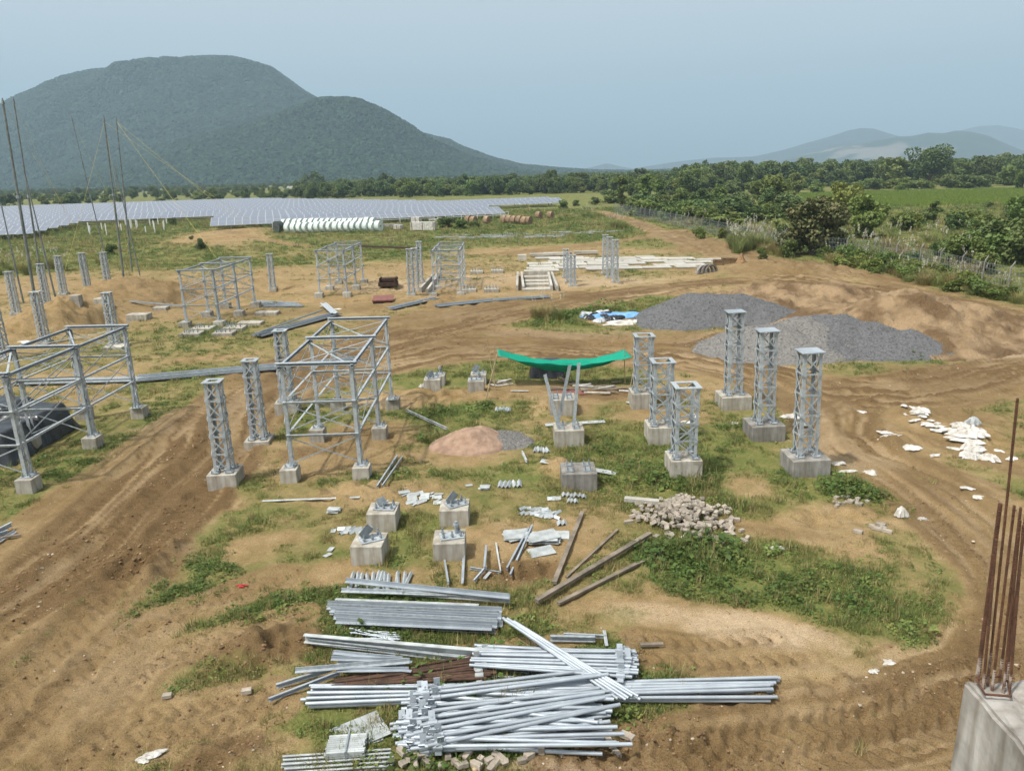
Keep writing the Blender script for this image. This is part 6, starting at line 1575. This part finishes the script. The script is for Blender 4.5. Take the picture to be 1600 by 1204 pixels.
nm_ = bpy.data.meshes.new('net'); nm_.from_pydata(vs, [], fs); nm_.materials.append(NET); nm_.polygons.foreach_set('use_smooth', np.ones(len(fs), bool))
no = link('net', nm_, net); sd_ = no.modifiers.new('thick', 'SOLIDIFY'); sd_.thickness = .006
def polepx(bx, by, tx, ty, r, label, mt=BAMBOO, name='bamboo_pole', dy=0, group=None, cat='pole'):
    a = gp(bx, by, -.05); b = at_depth(tx, ty, a.y + dy)
    d = b - a; mb = MB(); mb.tube((0, 0, 0), d * .5, r, 7, r * .85); mb.tube(d * .5, d, r * .85, 7, r * .6)
    o = mb.build(name, mt); o.location = a; tag(o, label, cat, group); return o
polepx(759, 629, 778, 548, .022, 'crooked bamboo pole leaning under left end of the net')
polepx(772, 590, 773, 533, .02, 'thin dark pole behind left end of the net')
polepx(775, 612, 760, 530, .02, 'bamboo pole sticking up left above the net')
polepx(980, 628, 994, 560, .022, 'bamboo pole leaning under right end of the net')
polepx(977, 600, 975, 541, .018, 'thin upright stick at right end of the net')
# brown boards and waste under the net
for px, py, w, d, lb, mt in [(890, 612, 1.35, .6, 'rusty brown board lying behind the block with leaning legs', MAROON), (935, 608, 1.2, .5, 'dark brown board right of the rusty one', WOOD)]:
    plate(px, py, w, d, .04, .04, lb, mt, .04, 'board')
for k in range(14):
    px = r4.uniform(868, 975); py = r4.uniform(596, 618); v = g(px, py); a = r4.uniform(-.4, .4); d = Vector((math.cos(a), math.sin(a), 0)) * r4.uniform(.15, .5); v.z = gz(v.x, v.y) + .06
    member('flat', v - d, v + d, 'thin timber offcut among boards under the green net', .06, 'offcut', WOOD if k % 3 else PLASTW, 'offcuts under the green net', cat='timber', t=.03)
for k in range(10):
    px = r4.uniform(765, 792); py = r4.uniform(598, 606); v = g(px, py); a = r4.uniform(-.6, .9); d = Vector((math.cos(a), math.sin(a), 0)) * r4.uniform(.1, .3); v.z = gz(v.x, v.y) + .04
    member('flat', v - d, v + d, 'pale timber offcut beside far right small block', .05, 'offcut', PLASTW if k % 2 else WOOD, 'offcuts beside the far small blocks', cat='timber', t=.03)

# ================================================================== LONG SHEET STACKS
def sheets(p, w, label, n=3, mt=GALV_D, spread=.18, group=None):
    root = None
    for k in range(n):
        a, b = two(*p); off = Vector((-(b - a).y, (b - a).x, 0)).normalized() * (k - (n - 1) / 2) * spread
        a = a + off + Vector((r4.uniform(-.1, .1), 0, .02 + .03 * (k % 2))); b = b + off + Vector((0, 0, .02 + .03 * (k % 2)))
        member('sheet', a, b, label, w, 'steel_section', mt, group)
sheets((215, 592, 440, 573, .05), .11, 'long grey pressed section in the line behind the left frame', 4, GALV_D, .2, 'sections in the line behind the left frame')
sheets((30, 600, 222, 592, .05), .11, 'long pale pressed section running behind the black tarpaulin', 3, GALV, .2, 'sections behind the black tarpaulin')
sheets((440, 573, 560, 562, .05), .10, 'long grey pressed section passing behind the centre frame', 2, GALV_D, .2, 'sections behind the centre frame')
sheets((401, 526, 525, 490, .08), .14, 'dark pressed section in the stack behind the slim post', 3, GALV_D, .26, 'sections behind the slim post')
a, b = two(400, 522, 503, 484, .25); member('sheet', a, b, 'bent thin section bridging over the dark stack', .06, 'steel_section', GALV_D)
a, b = two(505, 474, 523, 490, .2); member('sheet', a, b, 'short bright trough at upper end of the dark stack', .18, 'steel_section', GALV)
sheets((610, 484, 680, 468, .05), .16, 'flat dark section lying alone beside the maroon slab', 2, GALV_D, .25, 'sections beside the maroon slab')
sheets((682, 480, 770, 470, .05), .16, 'long dark section lying on bare soil before the trenches, left part', 2, GALV_D, .25, 'sections before the trenches, left part')
sheets((770, 470, 858, 463, .05), .14, 'long dark section lying on bare soil before the trenches, right part', 2, GALV_D, .2, 'sections before the trenches, right part')
a, b = two(205, 478, 288, 479, .06); member('sheet', a, b, 'dark thin section on soil left of the far frame', .1, 'steel_section', GALV_D)
for k in range(5):
    a, b = two(400 + k * 3, 470 + k * 2.2, 462 + k * 3, 474 + k * 1.2, .03); member('sheet', a, b, 'grey section lying right of the far frame', .12, 'steel_section', GALV_D, 'sections right of the far frame')
# rails and slabs in the trenches
for px0, py0, px1, py1, lb in [(657, 455, 678, 432, 'left white slab set aslant in the trench by the tall frame'), (668, 456, 686, 432, 'right white slab set aslant in the trench by the tall frame'), (808, 452, 809, 431, 'white slab standing in left trench, left one'), (818, 452, 815, 431, 'white slab standing in left trench, right one'), (862, 452, 857, 430, 'white slab standing in right trench, left one'), (871, 453, 862, 430, 'white slab standing in right trench, right one')]:
    a, b = two(px0, py0, px1, py1, .06); d = b - a; mb = MB(); mb.box((d.length / 2, 0, .05), (d.length, .14, .42)); o = mb.build('precast_slab', PRECAST); tag(o, lb, 'concrete slab'); along(o, a, b)
for k in range(7):
    p = g(838, 431 + k * 3.6); mb = MB(); mb.box((0, 0, .08 if k else .2), (1.7, .9, .16 if k else .4)); o = mb.build('precast_slab', CONC); o.location = (p.x, p.y, gz(p.x, p.y)); tag(o, 'weathered slab in the stack between the two trenches', 'concrete slab', 'slabs between the two trenches')
ms = empty('box_slab', g(599, 470), 'maroon steel shutter box lying on bare soil', 'steel box', None, .12)
mb = MB(); mb.box((0, 0, .16), (1.2, 1.9, .06)); mb.build('top', MAROON, ms); mb = MB(); mb.box((0, 0, .07), (1.1, 1.8, .13)); mb.build('side', RUST, ms)
ms = empty('metal_rack', g(607, 446), 'dark rusty rack by itself beyond the maroon box', 'steel box')
mb = MB(); mb.box((0, 0, .14), (1.2, .95, .24)); mb.box((.1, .1, .42), (1.0, .8, .16)); mb.build('shelf', RUST, ms)
for x in (-.5, .5): mb = MB(); mb.box((x, 0, .3), (.06, .9, .5)); mb.build('side', RUST, ms)
# slabs laid out
ns = 0
for row in range(7):
    Y = 55.6 + row * 1.35; x = 1.6 + r4.uniform(-.4, .4) + (0 if row < 4 else row * .3); xe = [12.5, 14.5, 15.6, 16.2, 13.5, 11, 6][row]
    if row == 6: x = 2.2
    while x < xe:
        w = r4.uniform(1.5, 2.3)
        if r4.random() > .06:
            mb = MB(); mb.box((0, 0, .04), (w - .06, 1.24, .07)); o = mb.build('precast_slab', PRECAST); o.location = (x + w / 2, Y + r4.uniform(-.08, .08), gz(x + w / 2, Y) + r4.uniform(0, .05)); o.rotation_euler = (r4.uniform(-.02, .02), 0, r4.uniform(-.04, .04)); tag(o, 'flat whitish precast slab laid out beyond the trenches', 'concrete slab', 'precast slabs laid out flat'); ns += 1
        x += w + (r4.uniform(.1, .5) if r4.random() < .2 else 0)
for px, py, lb in [(846, 401, 'white slab block behind the laid out slabs, left one'), (868, 400, 'white slab block behind the laid out slabs, right one'), (816, 406, 'small white cube of concrete left of the slabs'), (915, 398, 'thin white slab far behind the short posts')]:
    p = g(px, py); w = .7 if 'cube' in lb else 2.0; mb = MB(); mb.box((0, 0, .2), (w, .6, .45 if 'cube' in lb else .2)); o = mb.build('precast_slab', PRECAST); o.location = (p.x, p.y, gz(p.x, p.y)); tag(o, lb, 'concrete slab')
# half round pipe covers and brick stacks
for k in range(3):
    p = g(1098 + k * 6, 427 - k * .5); mb = MB()
    for j in range(7):
        a0, a1 = PI * j / 7, PI * (j + 1) / 7
        mb.bar((math.cos(a0) * .55, 0, math.sin(a0) * .55), (math.cos(a1) * .55, 0, math.sin(a1) * .55), .22, .09, (0, 1, 0) if False else (0, 0, 1))
    o = mb.build('half_ring', CONC_D); o.location = (p.x, p.y, gz(p.x, p.y)); o.rotation_euler = (0, 0, .5); tag(o, 'dark half round concrete ring at right end of slabs', 'concrete ring', 'half rings at right end of slabs')
for k, (px, lb) in enumerate([(1124, 'brown brick stack right of half rings, first'), (1137, 'brown brick stack right of half rings, second'), (1148, 'brown brick stack right of half rings, third')]):
    p = g(px, 416); mb = MB()
    for i in range(4):
        for j in range(4): mb.box(((i - 1.5) * .22, 0, .06 + j * .12), (.21, .5 - .01 * j, .11), r4.uniform(-.04, .04))
    o = mb.build('brick_stack', SOILH); o.location = (p.x, p.y, gz(p.x, p.y)); tag(o, lb, 'brick stack')
heap('rubble_heap', 'small brown earth lump at right end of the brick stacks', 'soil heap', None, [(1158, 417, .7, .5, .5)], CLOD, 61, .1)

# ================================================================== CABLE DRUMS
def drum(name, label, R, w, wrap, flange, group):
    root = empty(name, (0, -200, 0), label, 'cable drum', group)
    mb = MB(); mb.tube((-w / 2, 0, R), (w / 2, 0, R), R * .985, 20); mb.build('barrel', wrap, root, smooth=False)
    for s in (-1, 1):
        mb = MB(); mb.tube((s * w / 2 - .04, 0, R), (s * w / 2 + .04, 0, R), R, 20); fl = mb.build('flange', flange, root)
        mb = MB(); mb.tube((s * w / 2 + s * .04, 0, R), (s * w / 2 + s * .055, 0, R), R * .16, 10); mb.build('hub', RUST, fl)
    return root
WRAP = mat('white_wrap', (.66, .72, .68), (.48, .55, .52), scale=2.5, rough=.6, obj_var=.12)
WRF = mat('green_white_wrap_end', (.50, .60, .55), (.32, .42, .38), scale=2.5, rough=.6, obj_var=.12)
DRK = mat('dark_drum_flange', (.07, .085, .08), (.04, .05, .045), scale=3, rough=.8)
WDR = mat('wooden_drum', (.30, .21, .13), (.18, .12, .075), scale=3, rough=.9, obj_var=.2)
d0 = drum('cable_drum', 'white wrapped cable drum in the front row on the far grass', .70, .56, WRAP, WRAP, 'white cable drums, front row')
first = True
for row, (n, pa, pb, grp, lb) in enumerate([(16, (452, 364), (592, 361), 'white cable drums, front row', 'white wrapped cable drum in the front row on the far grass'), (17, (446, 357), (584, 355), 'white cable drums, back row', 'white wrapped cable drum in the back row on the far grass')]):
    for k in range(n):
        t = k / (n - 1); p = g(pa[0] + (pb[0] - pa[0]) * t, pa[1] + (pb[1] - pa[1]) * t)
        o = d0 if first else copy_tree(d0); first = False
        o.location = (p.x, p.y, gz(p.x, p.y) - .03); o.rotation_euler = (0, 0, -.45 + r4.uniform(-.12, .12)); o['label'] = lb; o['group'] = grp; s = r4.uniform(.94, 1.05); o.scale = (1, s, s)
db = drum('cable_drum', 'black ended drum at left end of the white drum rows', .78, .7, DRK, DRK, None)
p = g(436, 364); db.location = (p.x, p.y, gz(p.x, p.y)); db.rotation_euler = (0, 0, .9)
dw = drum('cable_drum', 'brown wooden drum in the group of six right of the bushes', .6, .62, WDR, WDR, 'brown drums, group of six'); first = True
for px, py, lb, grp in [(788, 349, 0, 0), (796, 349, 0, 0), (804, 350, 0, 0), (812, 350, 0, 0), (820, 351, 0, 0), (826, 351, 0, 0), (732, 349, 'brown wooden drum beside the bushes, leftmost of three', None), (740, 350, 'brown wooden drum beside the bushes, middle of three', None), (761, 350, 'brown wooden drum beside the bushes, rightmost of three', None), (842, 342, 'small brown drum far right, left of its pair', None), (860, 342, 'brown drum far right, right of its pair', None)]:
    p = g(px, py); o = dw if first else copy_tree(dw); first = False
    o.location = (p.x, p.y, gz(p.x, p.y) - .05); o.rotation_euler = (0, 0, -.55 + r4.uniform(-.1, .1))
    if lb:
        o['label'] = lb
        if 'group' in o: del o['group']
# crates beside the drums
for px, py, w, h, lb in [(662, 360, 3.2, 1.0, 'long white wrapped crate right of the white drum rows'), (651, 355, 1.4, 1.3, 'tall grey crate behind the long white crate'), (622, 358, 1.2, .5, 'low dark crate between drums and white crate'), (612, 355, 2.4, .35, 'flat dark pallet right of the drum rows'), (678, 346, 1.5, .3, 'white panel on the grass behind the crates')]:
    p = g(px, py); root = empty('crate', (p.x, p.y, gz(p.x, p.y)), lb, 'crate', None, -.15); mt = PLASTW if 'white' in lb else (CONC_D if 'dark' in lb else GALV)
    mb = MB(); mb.box((0, 0, h / 2 + .1), (w, 1.1, h)); mb.build('box', mt, root)
    mb = MB(); [mb.box((x, 0, .05), (.12, 1.2, .1)) for x in (-w * .4, 0, w * .4)]; mb.build('pallet', WOOD, root)
    mb = MB(); [mb.box((x, -.56, h / 2 + .1), (.1, .02, h)) for x in (-w * .45, 0, w * .45)]; mb.build('batten', WOOD, root)
for k in range(46):
    px = r4.choice([r4.uniform(765, 850), r4.uniform(850, 960), r4.uniform(690, 790)]); py = r4.uniform(365, 373) - (px - 780) * .02; v = g(px, py); a = r4.uniform(-.35, .35); d = Vector((math.cos(a), math.sin(a), 0)) * r4.uniform(.6, 2.2); v.z = gz(v.x, v.y) + .06
    member('sheet' if k % 3 else 'flat', v - d, v + d, 'pale steel length lying in grass below the brown drums', r4.uniform(.08, .2), 'steel_section', GALV_DULL, 'steel lengths in the far grass')
a, b = two(560, 386, 655, 389, .3); member('timber', a, b, 'long dark rusty rail lying behind the far frame', .25, 'rail', RUST)

# ================================================================== SOLAR FIELD
def solar_mats():
    m, nt, p = new_mat('solar_glass'); n, l = nt.nodes, nt.links
    p.inputs['Base Color'].default_value = (.02, .028, .075, 1); p.inputs['Roughness'].default_value = .3; p.inputs['Specular IOR Level'].default_value = .6
    p.inputs['Coat Weight'].default_value = .5; p.inputs['Coat Roughness'].default_value = .3
    tc = n.new('ShaderNodeTexCoord'); br = n.new('ShaderNodeTexBrick'); br.offset = 0; br.inputs['Scale'].default_value = 1; br.inputs['Brick Width'].default_value = .16; br.inputs['Row Height'].default_value = .16; br.inputs['Mortar Size'].default_value = .006
    br.inputs['Color1'].default_value = (.10, .115, .155, 1); br.inputs['Color2'].default_value = (.11, .125, .168, 1); br.inputs['Mortar'].default_value = (.35, .38, .42, 1)
    l.new(tc.outputs['Object'], br.inputs['Vector']); l.new(br.outputs['Color'], p.inputs['Base Color'])
    return m
SOLG = solar_mats(); SOLF = mat('panel_frame', (.62, .64, .66), (.5, .52, .54), rough=.4, metal=.6)
TILT = math.radians(13)
def module_mesh():
    mb = MB(); mb.box((0, 0, 0), (1.08, 2.1, .04)); mb.cur = 1; mb.box((0, 0, .0215), (.99, 1.99, .003)); return mb.mesh('solar_panel', [SOLF, SOLG])
MOD = module_mesh()
def table_proto(ncol, detail, name):
    root = empty(name, (0, -200, 0), 'long blue tilted panel table in the solar field', 'solar table', 'solar tables')
    R = Matrix.Rotation(TILT, 4, 'X'); W_ = ncol * 1.1
    if detail:
        for c in range(ncol):
            for rr in (0, 1):
                M = Matrix.Translation((0, 0, 1.25)) @ R @ Matrix.Translation(((c - (ncol - 1) / 2) * 1.1, -1.08 + rr * 2.16, .05)); link('solar_panel', MOD, root, M)
    else:
        mb = MB()
        for c in range(ncol):
            for rr in (0, 1):
                M = Matrix.Translation((0, 0, 1.25)) @ R @ Matrix.Translation(((c - (ncol - 1) / 2) * 1.1, -1.08 + rr * 2.16, .05))
                for mi, (cz, dx, dy, dz) in enumerate([(0, 1.08, 2.1, .04), (.0215, .99, 1.99, .003)]):
                    mb.cur = mi; b0 = len(mb.v); mb.box((0, 0, cz), (dx, dy, dz))
                    for q in range(b0, len(mb.v)): mb.v[q] = tuple(M @ Vector(mb.v[q]))
        o = mb.build('solar_panels', [SOLF, SOLG], root); o['kind'] = 'stuff'
    mb = MB()
    for yy in (-1.3, -.5, .5, 1.3): mb.box((0, yy * math.cos(TILT), 1.25 + yy * math.sin(TILT) - .03), (W_, .06, .08))
    mb.build('purlin', SOLF, root)
    npst = max(2, ncol // 4)
    mb = MB()
    for k in range(npst):
        x = (k + .5) / npst * W_ - W_ / 2
        mb.box((x, -.9, .55), (.12, .12, 1.1)); mb.box((x, .9, .75), (.12, .12, 1.5))
    mb.build('posts', SOLF, root)
    return root
ta = table_proto(10, True, 'solar_table'); tb = table_proto(10, False, 'solar_table'); fa = fb = True
ntb = 0; npan = 0
def xr(Y): return at_depth(786, 320, Y).x if Y < 162 else at_depth(869, 315, Y).x
SA = math.radians(17); SO = (at_depth(785, 320, 126).x, 126.0)
def spt(u, v): return (SO[0] + u * math.cos(SA) - v * math.sin(SA), SO[1] + u * math.sin(SA) + v * math.cos(SA))
def rown(v): return 'the front rows' if v < 12 else 'the second rows' if v < 30 else 'the rows behind the gap' if v < 50 else 'the middle rows' if v < 80 else 'the farthest rows'
v = 0.0; ri = 0
while v < 126:
    umax = 0 if v < 30 else 23 if v < 43 else -(v - 43) * .48
    u = umax - 5.6
    while u > -175:
        x, y = spt(u, v); px_ = x / y
        if not (v < 29 and -66 < u < -44) and -.80 < px_ and y > 92:
            near = ri < 2 and npan < 280
            src = ta if near else tb
            if near: o = ta if fa else copy_tree(ta); fa = False; npan += 20
            else: o = tb if fb else copy_tree(tb); fb = False
            o.location = (x, y, -.1); o.rotation_euler = (0, 0, SA)
            sd = ' at left' if u < -66 else ' at right' if u > -30 else ' at centre'
            o['label'] = 'tilted solar panel table in ' + rown(v) + sd; o['group'] = 'solar tables in ' + rown(v) + sd; ntb += 1
        u -= 11.15
    v += 6.5; ri += 1
# rails and posts in front of the field
for (u0, u1, lb) in [(-36, -12, 'pale pipe rail along front of the panel field'), (-11.5, 0, 'pale pipe rail at right front corner of the panel field')]:
    a, b = Vector((*spt(u0, -3.2), 0)), Vector((*spt(u1, -3.2), 0)); root = empty('pipe_rail', (0, 0, 0), lb, 'railing')
    for h in (.6, 1.1): mb = MB(); mb.bar(a + Vector((0, 0, h)), b + Vector((0, 0, h)), .07, .07); mb.build('rail', WHITEP, root)
    n = 9
    for k in range(n + 1): p = a.lerp(b, k / n); mb = MB(); mb.bar(p, p + Vector((0, 0, 1.15)), .07, .07, (0, 1, 0)); mb.build('post', WHITEP, root)
for k in range(26):
    p = spt(r4.uniform(-63, -51), r4.uniform(-1, 26)); mb = MB(); mb.bar((0, 0, 0), (0, 0, r4.uniform(.9, 1.6)), .12, .12, (0, 1, 0)); o = mb.build('marker_post', WHITEP); o.location = (p[0], p[1], 0); tag(o, 'white stub post in the gap between two panel blocks', 'post', 'white stub posts between panel blocks')
for k in range(30):
    p = g(28 + k * 4.3, 297); p = Vector((p.x, p.y, 0)); mb = MB(); mb.bar((0, 0, 0), (0, 0, 3.0), .35, .35, (0, 1, 0)); o = mb.build('marker_post', WHITEP); o.location = p; tag(o, 'white post in the long row under the big hill', 'post', 'white posts under the big hill')
# small buildings
def hut(px, py, w, d, h, label, wm, rm):
    p = g(px, py); root = empty('hut', (p.x, p.y, 0), label, 'hut'); mb = MB(); mb.box((0, 0, h / 2), (w, d, h)); mb.build('wall', wm, root)
    mb = MB(); mb.prof((-w / 2 - .4, 0, h), (w / 2 + .4, 0, h), [(-d / 2 - .4, -.1), (0, d * .32), (d / 2 + .4, -.1), (d / 2 + .4, .05), (0, d * .32 + .15), (-d / 2 - .4, .05)]); mb.build('roof', rm, root)
    mb = MB(); mb.box((0, -d / 2 - .03, h * .4), (1.0, .06, h * .8)); mb.build('door', WOOD, root)
hut(459, 305, 4.2, 3.4, 2.6, 'small grey roofed hut beyond the panel field', CONC, CONC_D)
hut(496, 306, 3.6, 3, 1.6, 'dark low shed right of the small hut', CONC_D, CONC_D)
root = empty('water_tank', g(507, 306), 'white water tank on a stand right of the hut', 'water tank')
mb = MB(); mb.tube((0, 0, 2.6), (0, 0, 4.4), .9, 14); mb.tube((0, 0, 4.4), (0, 0, 4.7), .9, 14, .3); mb.build('tank', WHITEP, root)
for x in (-.6, .6):
    for y in (-.6, .6): mb = MB(); mb.box((x, y, 1.3), (.15, .15, 2.6)); mb.build('leg', CONC, root)

# ================================================================== TALL POLES AND GUYS
def tall_pole(bx, by, tx, ty, r, label, dy=0.0, ferr=True):
    a = gp(bx, by, -.2); b = at_depth(tx, ty, a.y + dy); d = b - a
    r *= .8; root = empty('tall_pole', a, label, 'tall pole')
    mb = MB(); mb.tube((0, 0, 0), d * .55, r, 9, r * .9); mb.build('lower_tube', POLEM, root)
    mb = MB(); mb.tube(d * .55, d, r * .72, 8, r * .62); mb.build('upper_tube', POLEM, root)
    mb = MB(); mb.tube(d * .545, d * .56, r * 1.4, 8); mb.build('collar', GALV_D, root)
    mb = MB(); u = d.normalized(); mb.tube(d, d + u * .35, r * 1.2, 6, r * .3); mb.build('tip', POLEM, root)
    return a, b
T = []
T.append(tall_pole(55, 470, 5, 163, .12, 'thickest dark leaning pole at far left reaching above the hill'))
T.append(tall_pole(70, 470, 22, 162, .075, 'paler thin pole just right of the thickest one'))
T.append(tall_pole(37, 474, 3, 325, .07, 'short thin pole left of the thickest one'))
T.append(tall_pole(193, 434, 163, 190, .10, 'dark leaning pole of the middle pair, left one'))
T.append(tall_pole(206, 424, 182, 190, .085, 'lighter pole of the middle pair, right one'))
T.append(tall_pole(174, 440, 113, 188, .05, 'thin slanting pole left of the middle pair'))
T.append(tall_pole(88, 470, 38, 268, .07, 'pale inclined strut pole meeting the thickest pole'))
T.append(tall_pole(219, 430, 181, 268, .06, 'thin inclined strut behind the middle pair'))
def guy(a, b, label, group='yellow guy ropes', sag=.15):
    pts = [a.lerp(b, t) - Vector((0, 0, sag * 4 * t * (1 - t))) for t in (0, .25, .5, .75, 1)]
    mb = MB(); mb.path(pts, .007, 4); o = mb.build('guy_rope', ROPEM); tag(o, label, 'rope')
pk_ = lambda i: T[i][1]
for i, (px, py), lb in [(3, (505, 420), 'yellow guy rope from the left middle pole to the far frame'), (4, (480, 428), 'yellow guy rope from the right middle pole passing before the single post'), (4, (380, 455), 'yellow guy rope from the right middle pole to the long trench'), (3, (205, 425), 'yellow guy rope dropping steeply from the middle pair'), (5, (230, 430), 'yellow guy rope from the thin slanting pole'), (0, (165, 430), 'yellow guy rope from the thickest pole to the right'), (1, (150, 432), 'yellow guy rope from the paler thin pole to the right'), (3, (95, 445), 'yellow guy rope from the middle pair to the left')]:
    guy(pk_(i), gp(px, py, .05), lb)

# ================================================================== BOUNDARY FENCE
FP = [(1640, 474), (1567, 461), (1500, 441), (1437, 424), (1364, 410), (1276, 400), (1205, 388), (1130, 371), (1080, 360), (1040, 350), (1000, 341), (960, 333)]
fw = [g(*p) for p in FP]
fence = empty('boundary_fence', (0, 0, 0), 'wire mesh fence on bent top concrete posts along the dirt track', 'fence')
mb = MB(); mb.bar((0, 0, -.2), (0, 0, 1.7), .10, .10, (0, 1, 0)); mb.bar((0, 0, 1.68), (.38, 0, 2.05), .085, .085, (0, 1, 0)); PST = mb.mesh('fence_post', CONC_D)
seg = [(b - a).length for a, b in zip(fw[:-1], fw[1:])]; tot = sum(seg); s = 0; pos = []
while s < tot:
    q = s
    for (a, b), L in zip(zip(fw[:-1], fw[1:]), seg):
        if q <= L: pos.append(a.lerp(b, q / L)); break
        q -= L
    s += 2.6
for p in pos:
    o = link('fence_post', PST, fence); o.location = (p.x, p.y, gz(p.x, p.y)); o.rotation_euler = (0, 0, r4.uniform(-.3, .3)); o.scale = (.55, .55, .9)
wm = MB()
for a, b in zip(pos[:-1], pos[1:]):
    for h in (.15, .5, .85, 1.2, 1.5): wm.bar(a + Vector((0, 0, h)), b + Vector((0, 0, h)), .012, .012)
    for k in range(9):
        for s_ in (-1, 1):
            t0 = k / 9; t1 = (k + 1.2 * s_) / 9
            if 0 <= t1 <= 1: wm.bar(a.lerp(b, t0) + Vector((0, 0, .15)), a.lerp(b, t1) + Vector((0, 0, 1.5)), .008, .008)
wm.build('wire_mesh', GALV_D, fence, kind='stuff')

# ================================================================== CONCRETE COLUMN WITH STARTER BARS
ZT = 4.85
cA = g(1504, 1062, ZT)
colm = empty('concrete_column', (cA.x, cA.y, 0), 'unfinished concrete column top with rusty starter bars at bottom right', 'concrete column')
bm = bmesh.new(); bmesh.ops.create_cube(bm, size=1)
for v in bm.verts: v.co = Vector((v.co.x * .62 + .31, v.co.y * 1.7 - .85, v.co.z * (ZT + .5) + (ZT - .5) / 2))
bmesh.ops.bevel(bm, geom=list(bm.edges), offset=.015, segments=2, affect='EDGES')
bmesh.ops.subdivide_edges(bm, edges=[e for e in bm.edges if e.calc_length() > .4], cuts=24, use_grid_fill=True)
me = bpy.data.meshes.new('shaft'); bm.to_mesh(me); bm.free(); me.materials.append(CONC_W)
co = np.empty(len(me.vertices) * 3); me.vertices.foreach_get('co', co); co = co.reshape(-1, 3)
nn = (fbm(co[:, 1] * 7 + co[:, 0] * 5, co[:, 2] * 7 + co[:, 0] * 3, 3, 4) - .5)
top = np.clip((co[:, 2] - (ZT - .06)) / .05, 0, 1)
co[:, 0] += nn * .018 * (1 - top); co[:, 2] += top * (fbm(co[:, 0] * 12, co[:, 1] * 12, 8, 4) - .5) * .05
me.vertices.foreach_set('co', co.ravel())
link('shaft', me, colm)
bars = [((1528, 1056), (1563, 786), .008), ((1536, 1078), (1557, 842), .0050), ((1543, 1072), (1590, 622), .0049), ((1550, 1080), (1585, 789), .0050), ((1562, 1062), (1595, 792), .0050), ((1568, 1082), (1594, 812), .0049), ((1577, 1086), (1599, 820), .0050), ((1572, 1066), (1603, 800), .0050)]
def rebar(a, b, r, m_):
    mb = MB(); n = 8; L = (b - a).length; k = int(L / .012)
    mb.tube(a, b, r, n)
    d = (b - a) / k
    for i in range(0, k, 1): p = a + d * i; mb.tube(p, p + d * .4, r * 1.14, n, cap=True)
    return mb
inv = Vector((-cA.x, -cA.y, 0))
for (bx, by), (tx, ty), r in bars:
    a = g(bx, by, ZT - .01); b = at_depth(tx, ty, a.y + .01); a2 = a.lerp(b, .13)
    m_ = rebar(a + inv, b + inv, r, REBAR); o = m_.build('starter_bar', REBAR, colm)
    mb = MB(); mb.tube(a + inv - Vector((0, 0, .03)), a2 + inv, r * 1.22, 8, r * 1.12); mb.build('cement_coat', REBAR_C, o)
st_ = [(1525, 1060), (1539, 1084), (1579, 1087), (1575, 1064), (1562, 1056), (1525, 1060)]
mb = MB(); mb.path([g(px, py, ZT + .03) + inv for px, py in st_], .005, 6); mb.build('stirrup', REBAR, colm)
# small leafy weeds that stand out
def weed_thing(px, py, label, n, r0, h, size, m_):
    v = gp(px, py); o = link('weed', weed(n, r0, h, size, int(px), m_)); o.location = v; tag(o, label, 'weed')
weed_thing(700, 1172, 'yellowish green weed growing at front of the nearest pile', 70, .10, .28, .07, L_LIGHT)
weed_thing(1205, 862, 'bright yellowish weed beside the torn white sheet', 90, .16, .24, .08, L_LIGHT)
weed_thing(635, 650, 'small dry weed by itself in the grass behind the sand', 20, .05, .4, .04, L_MID)
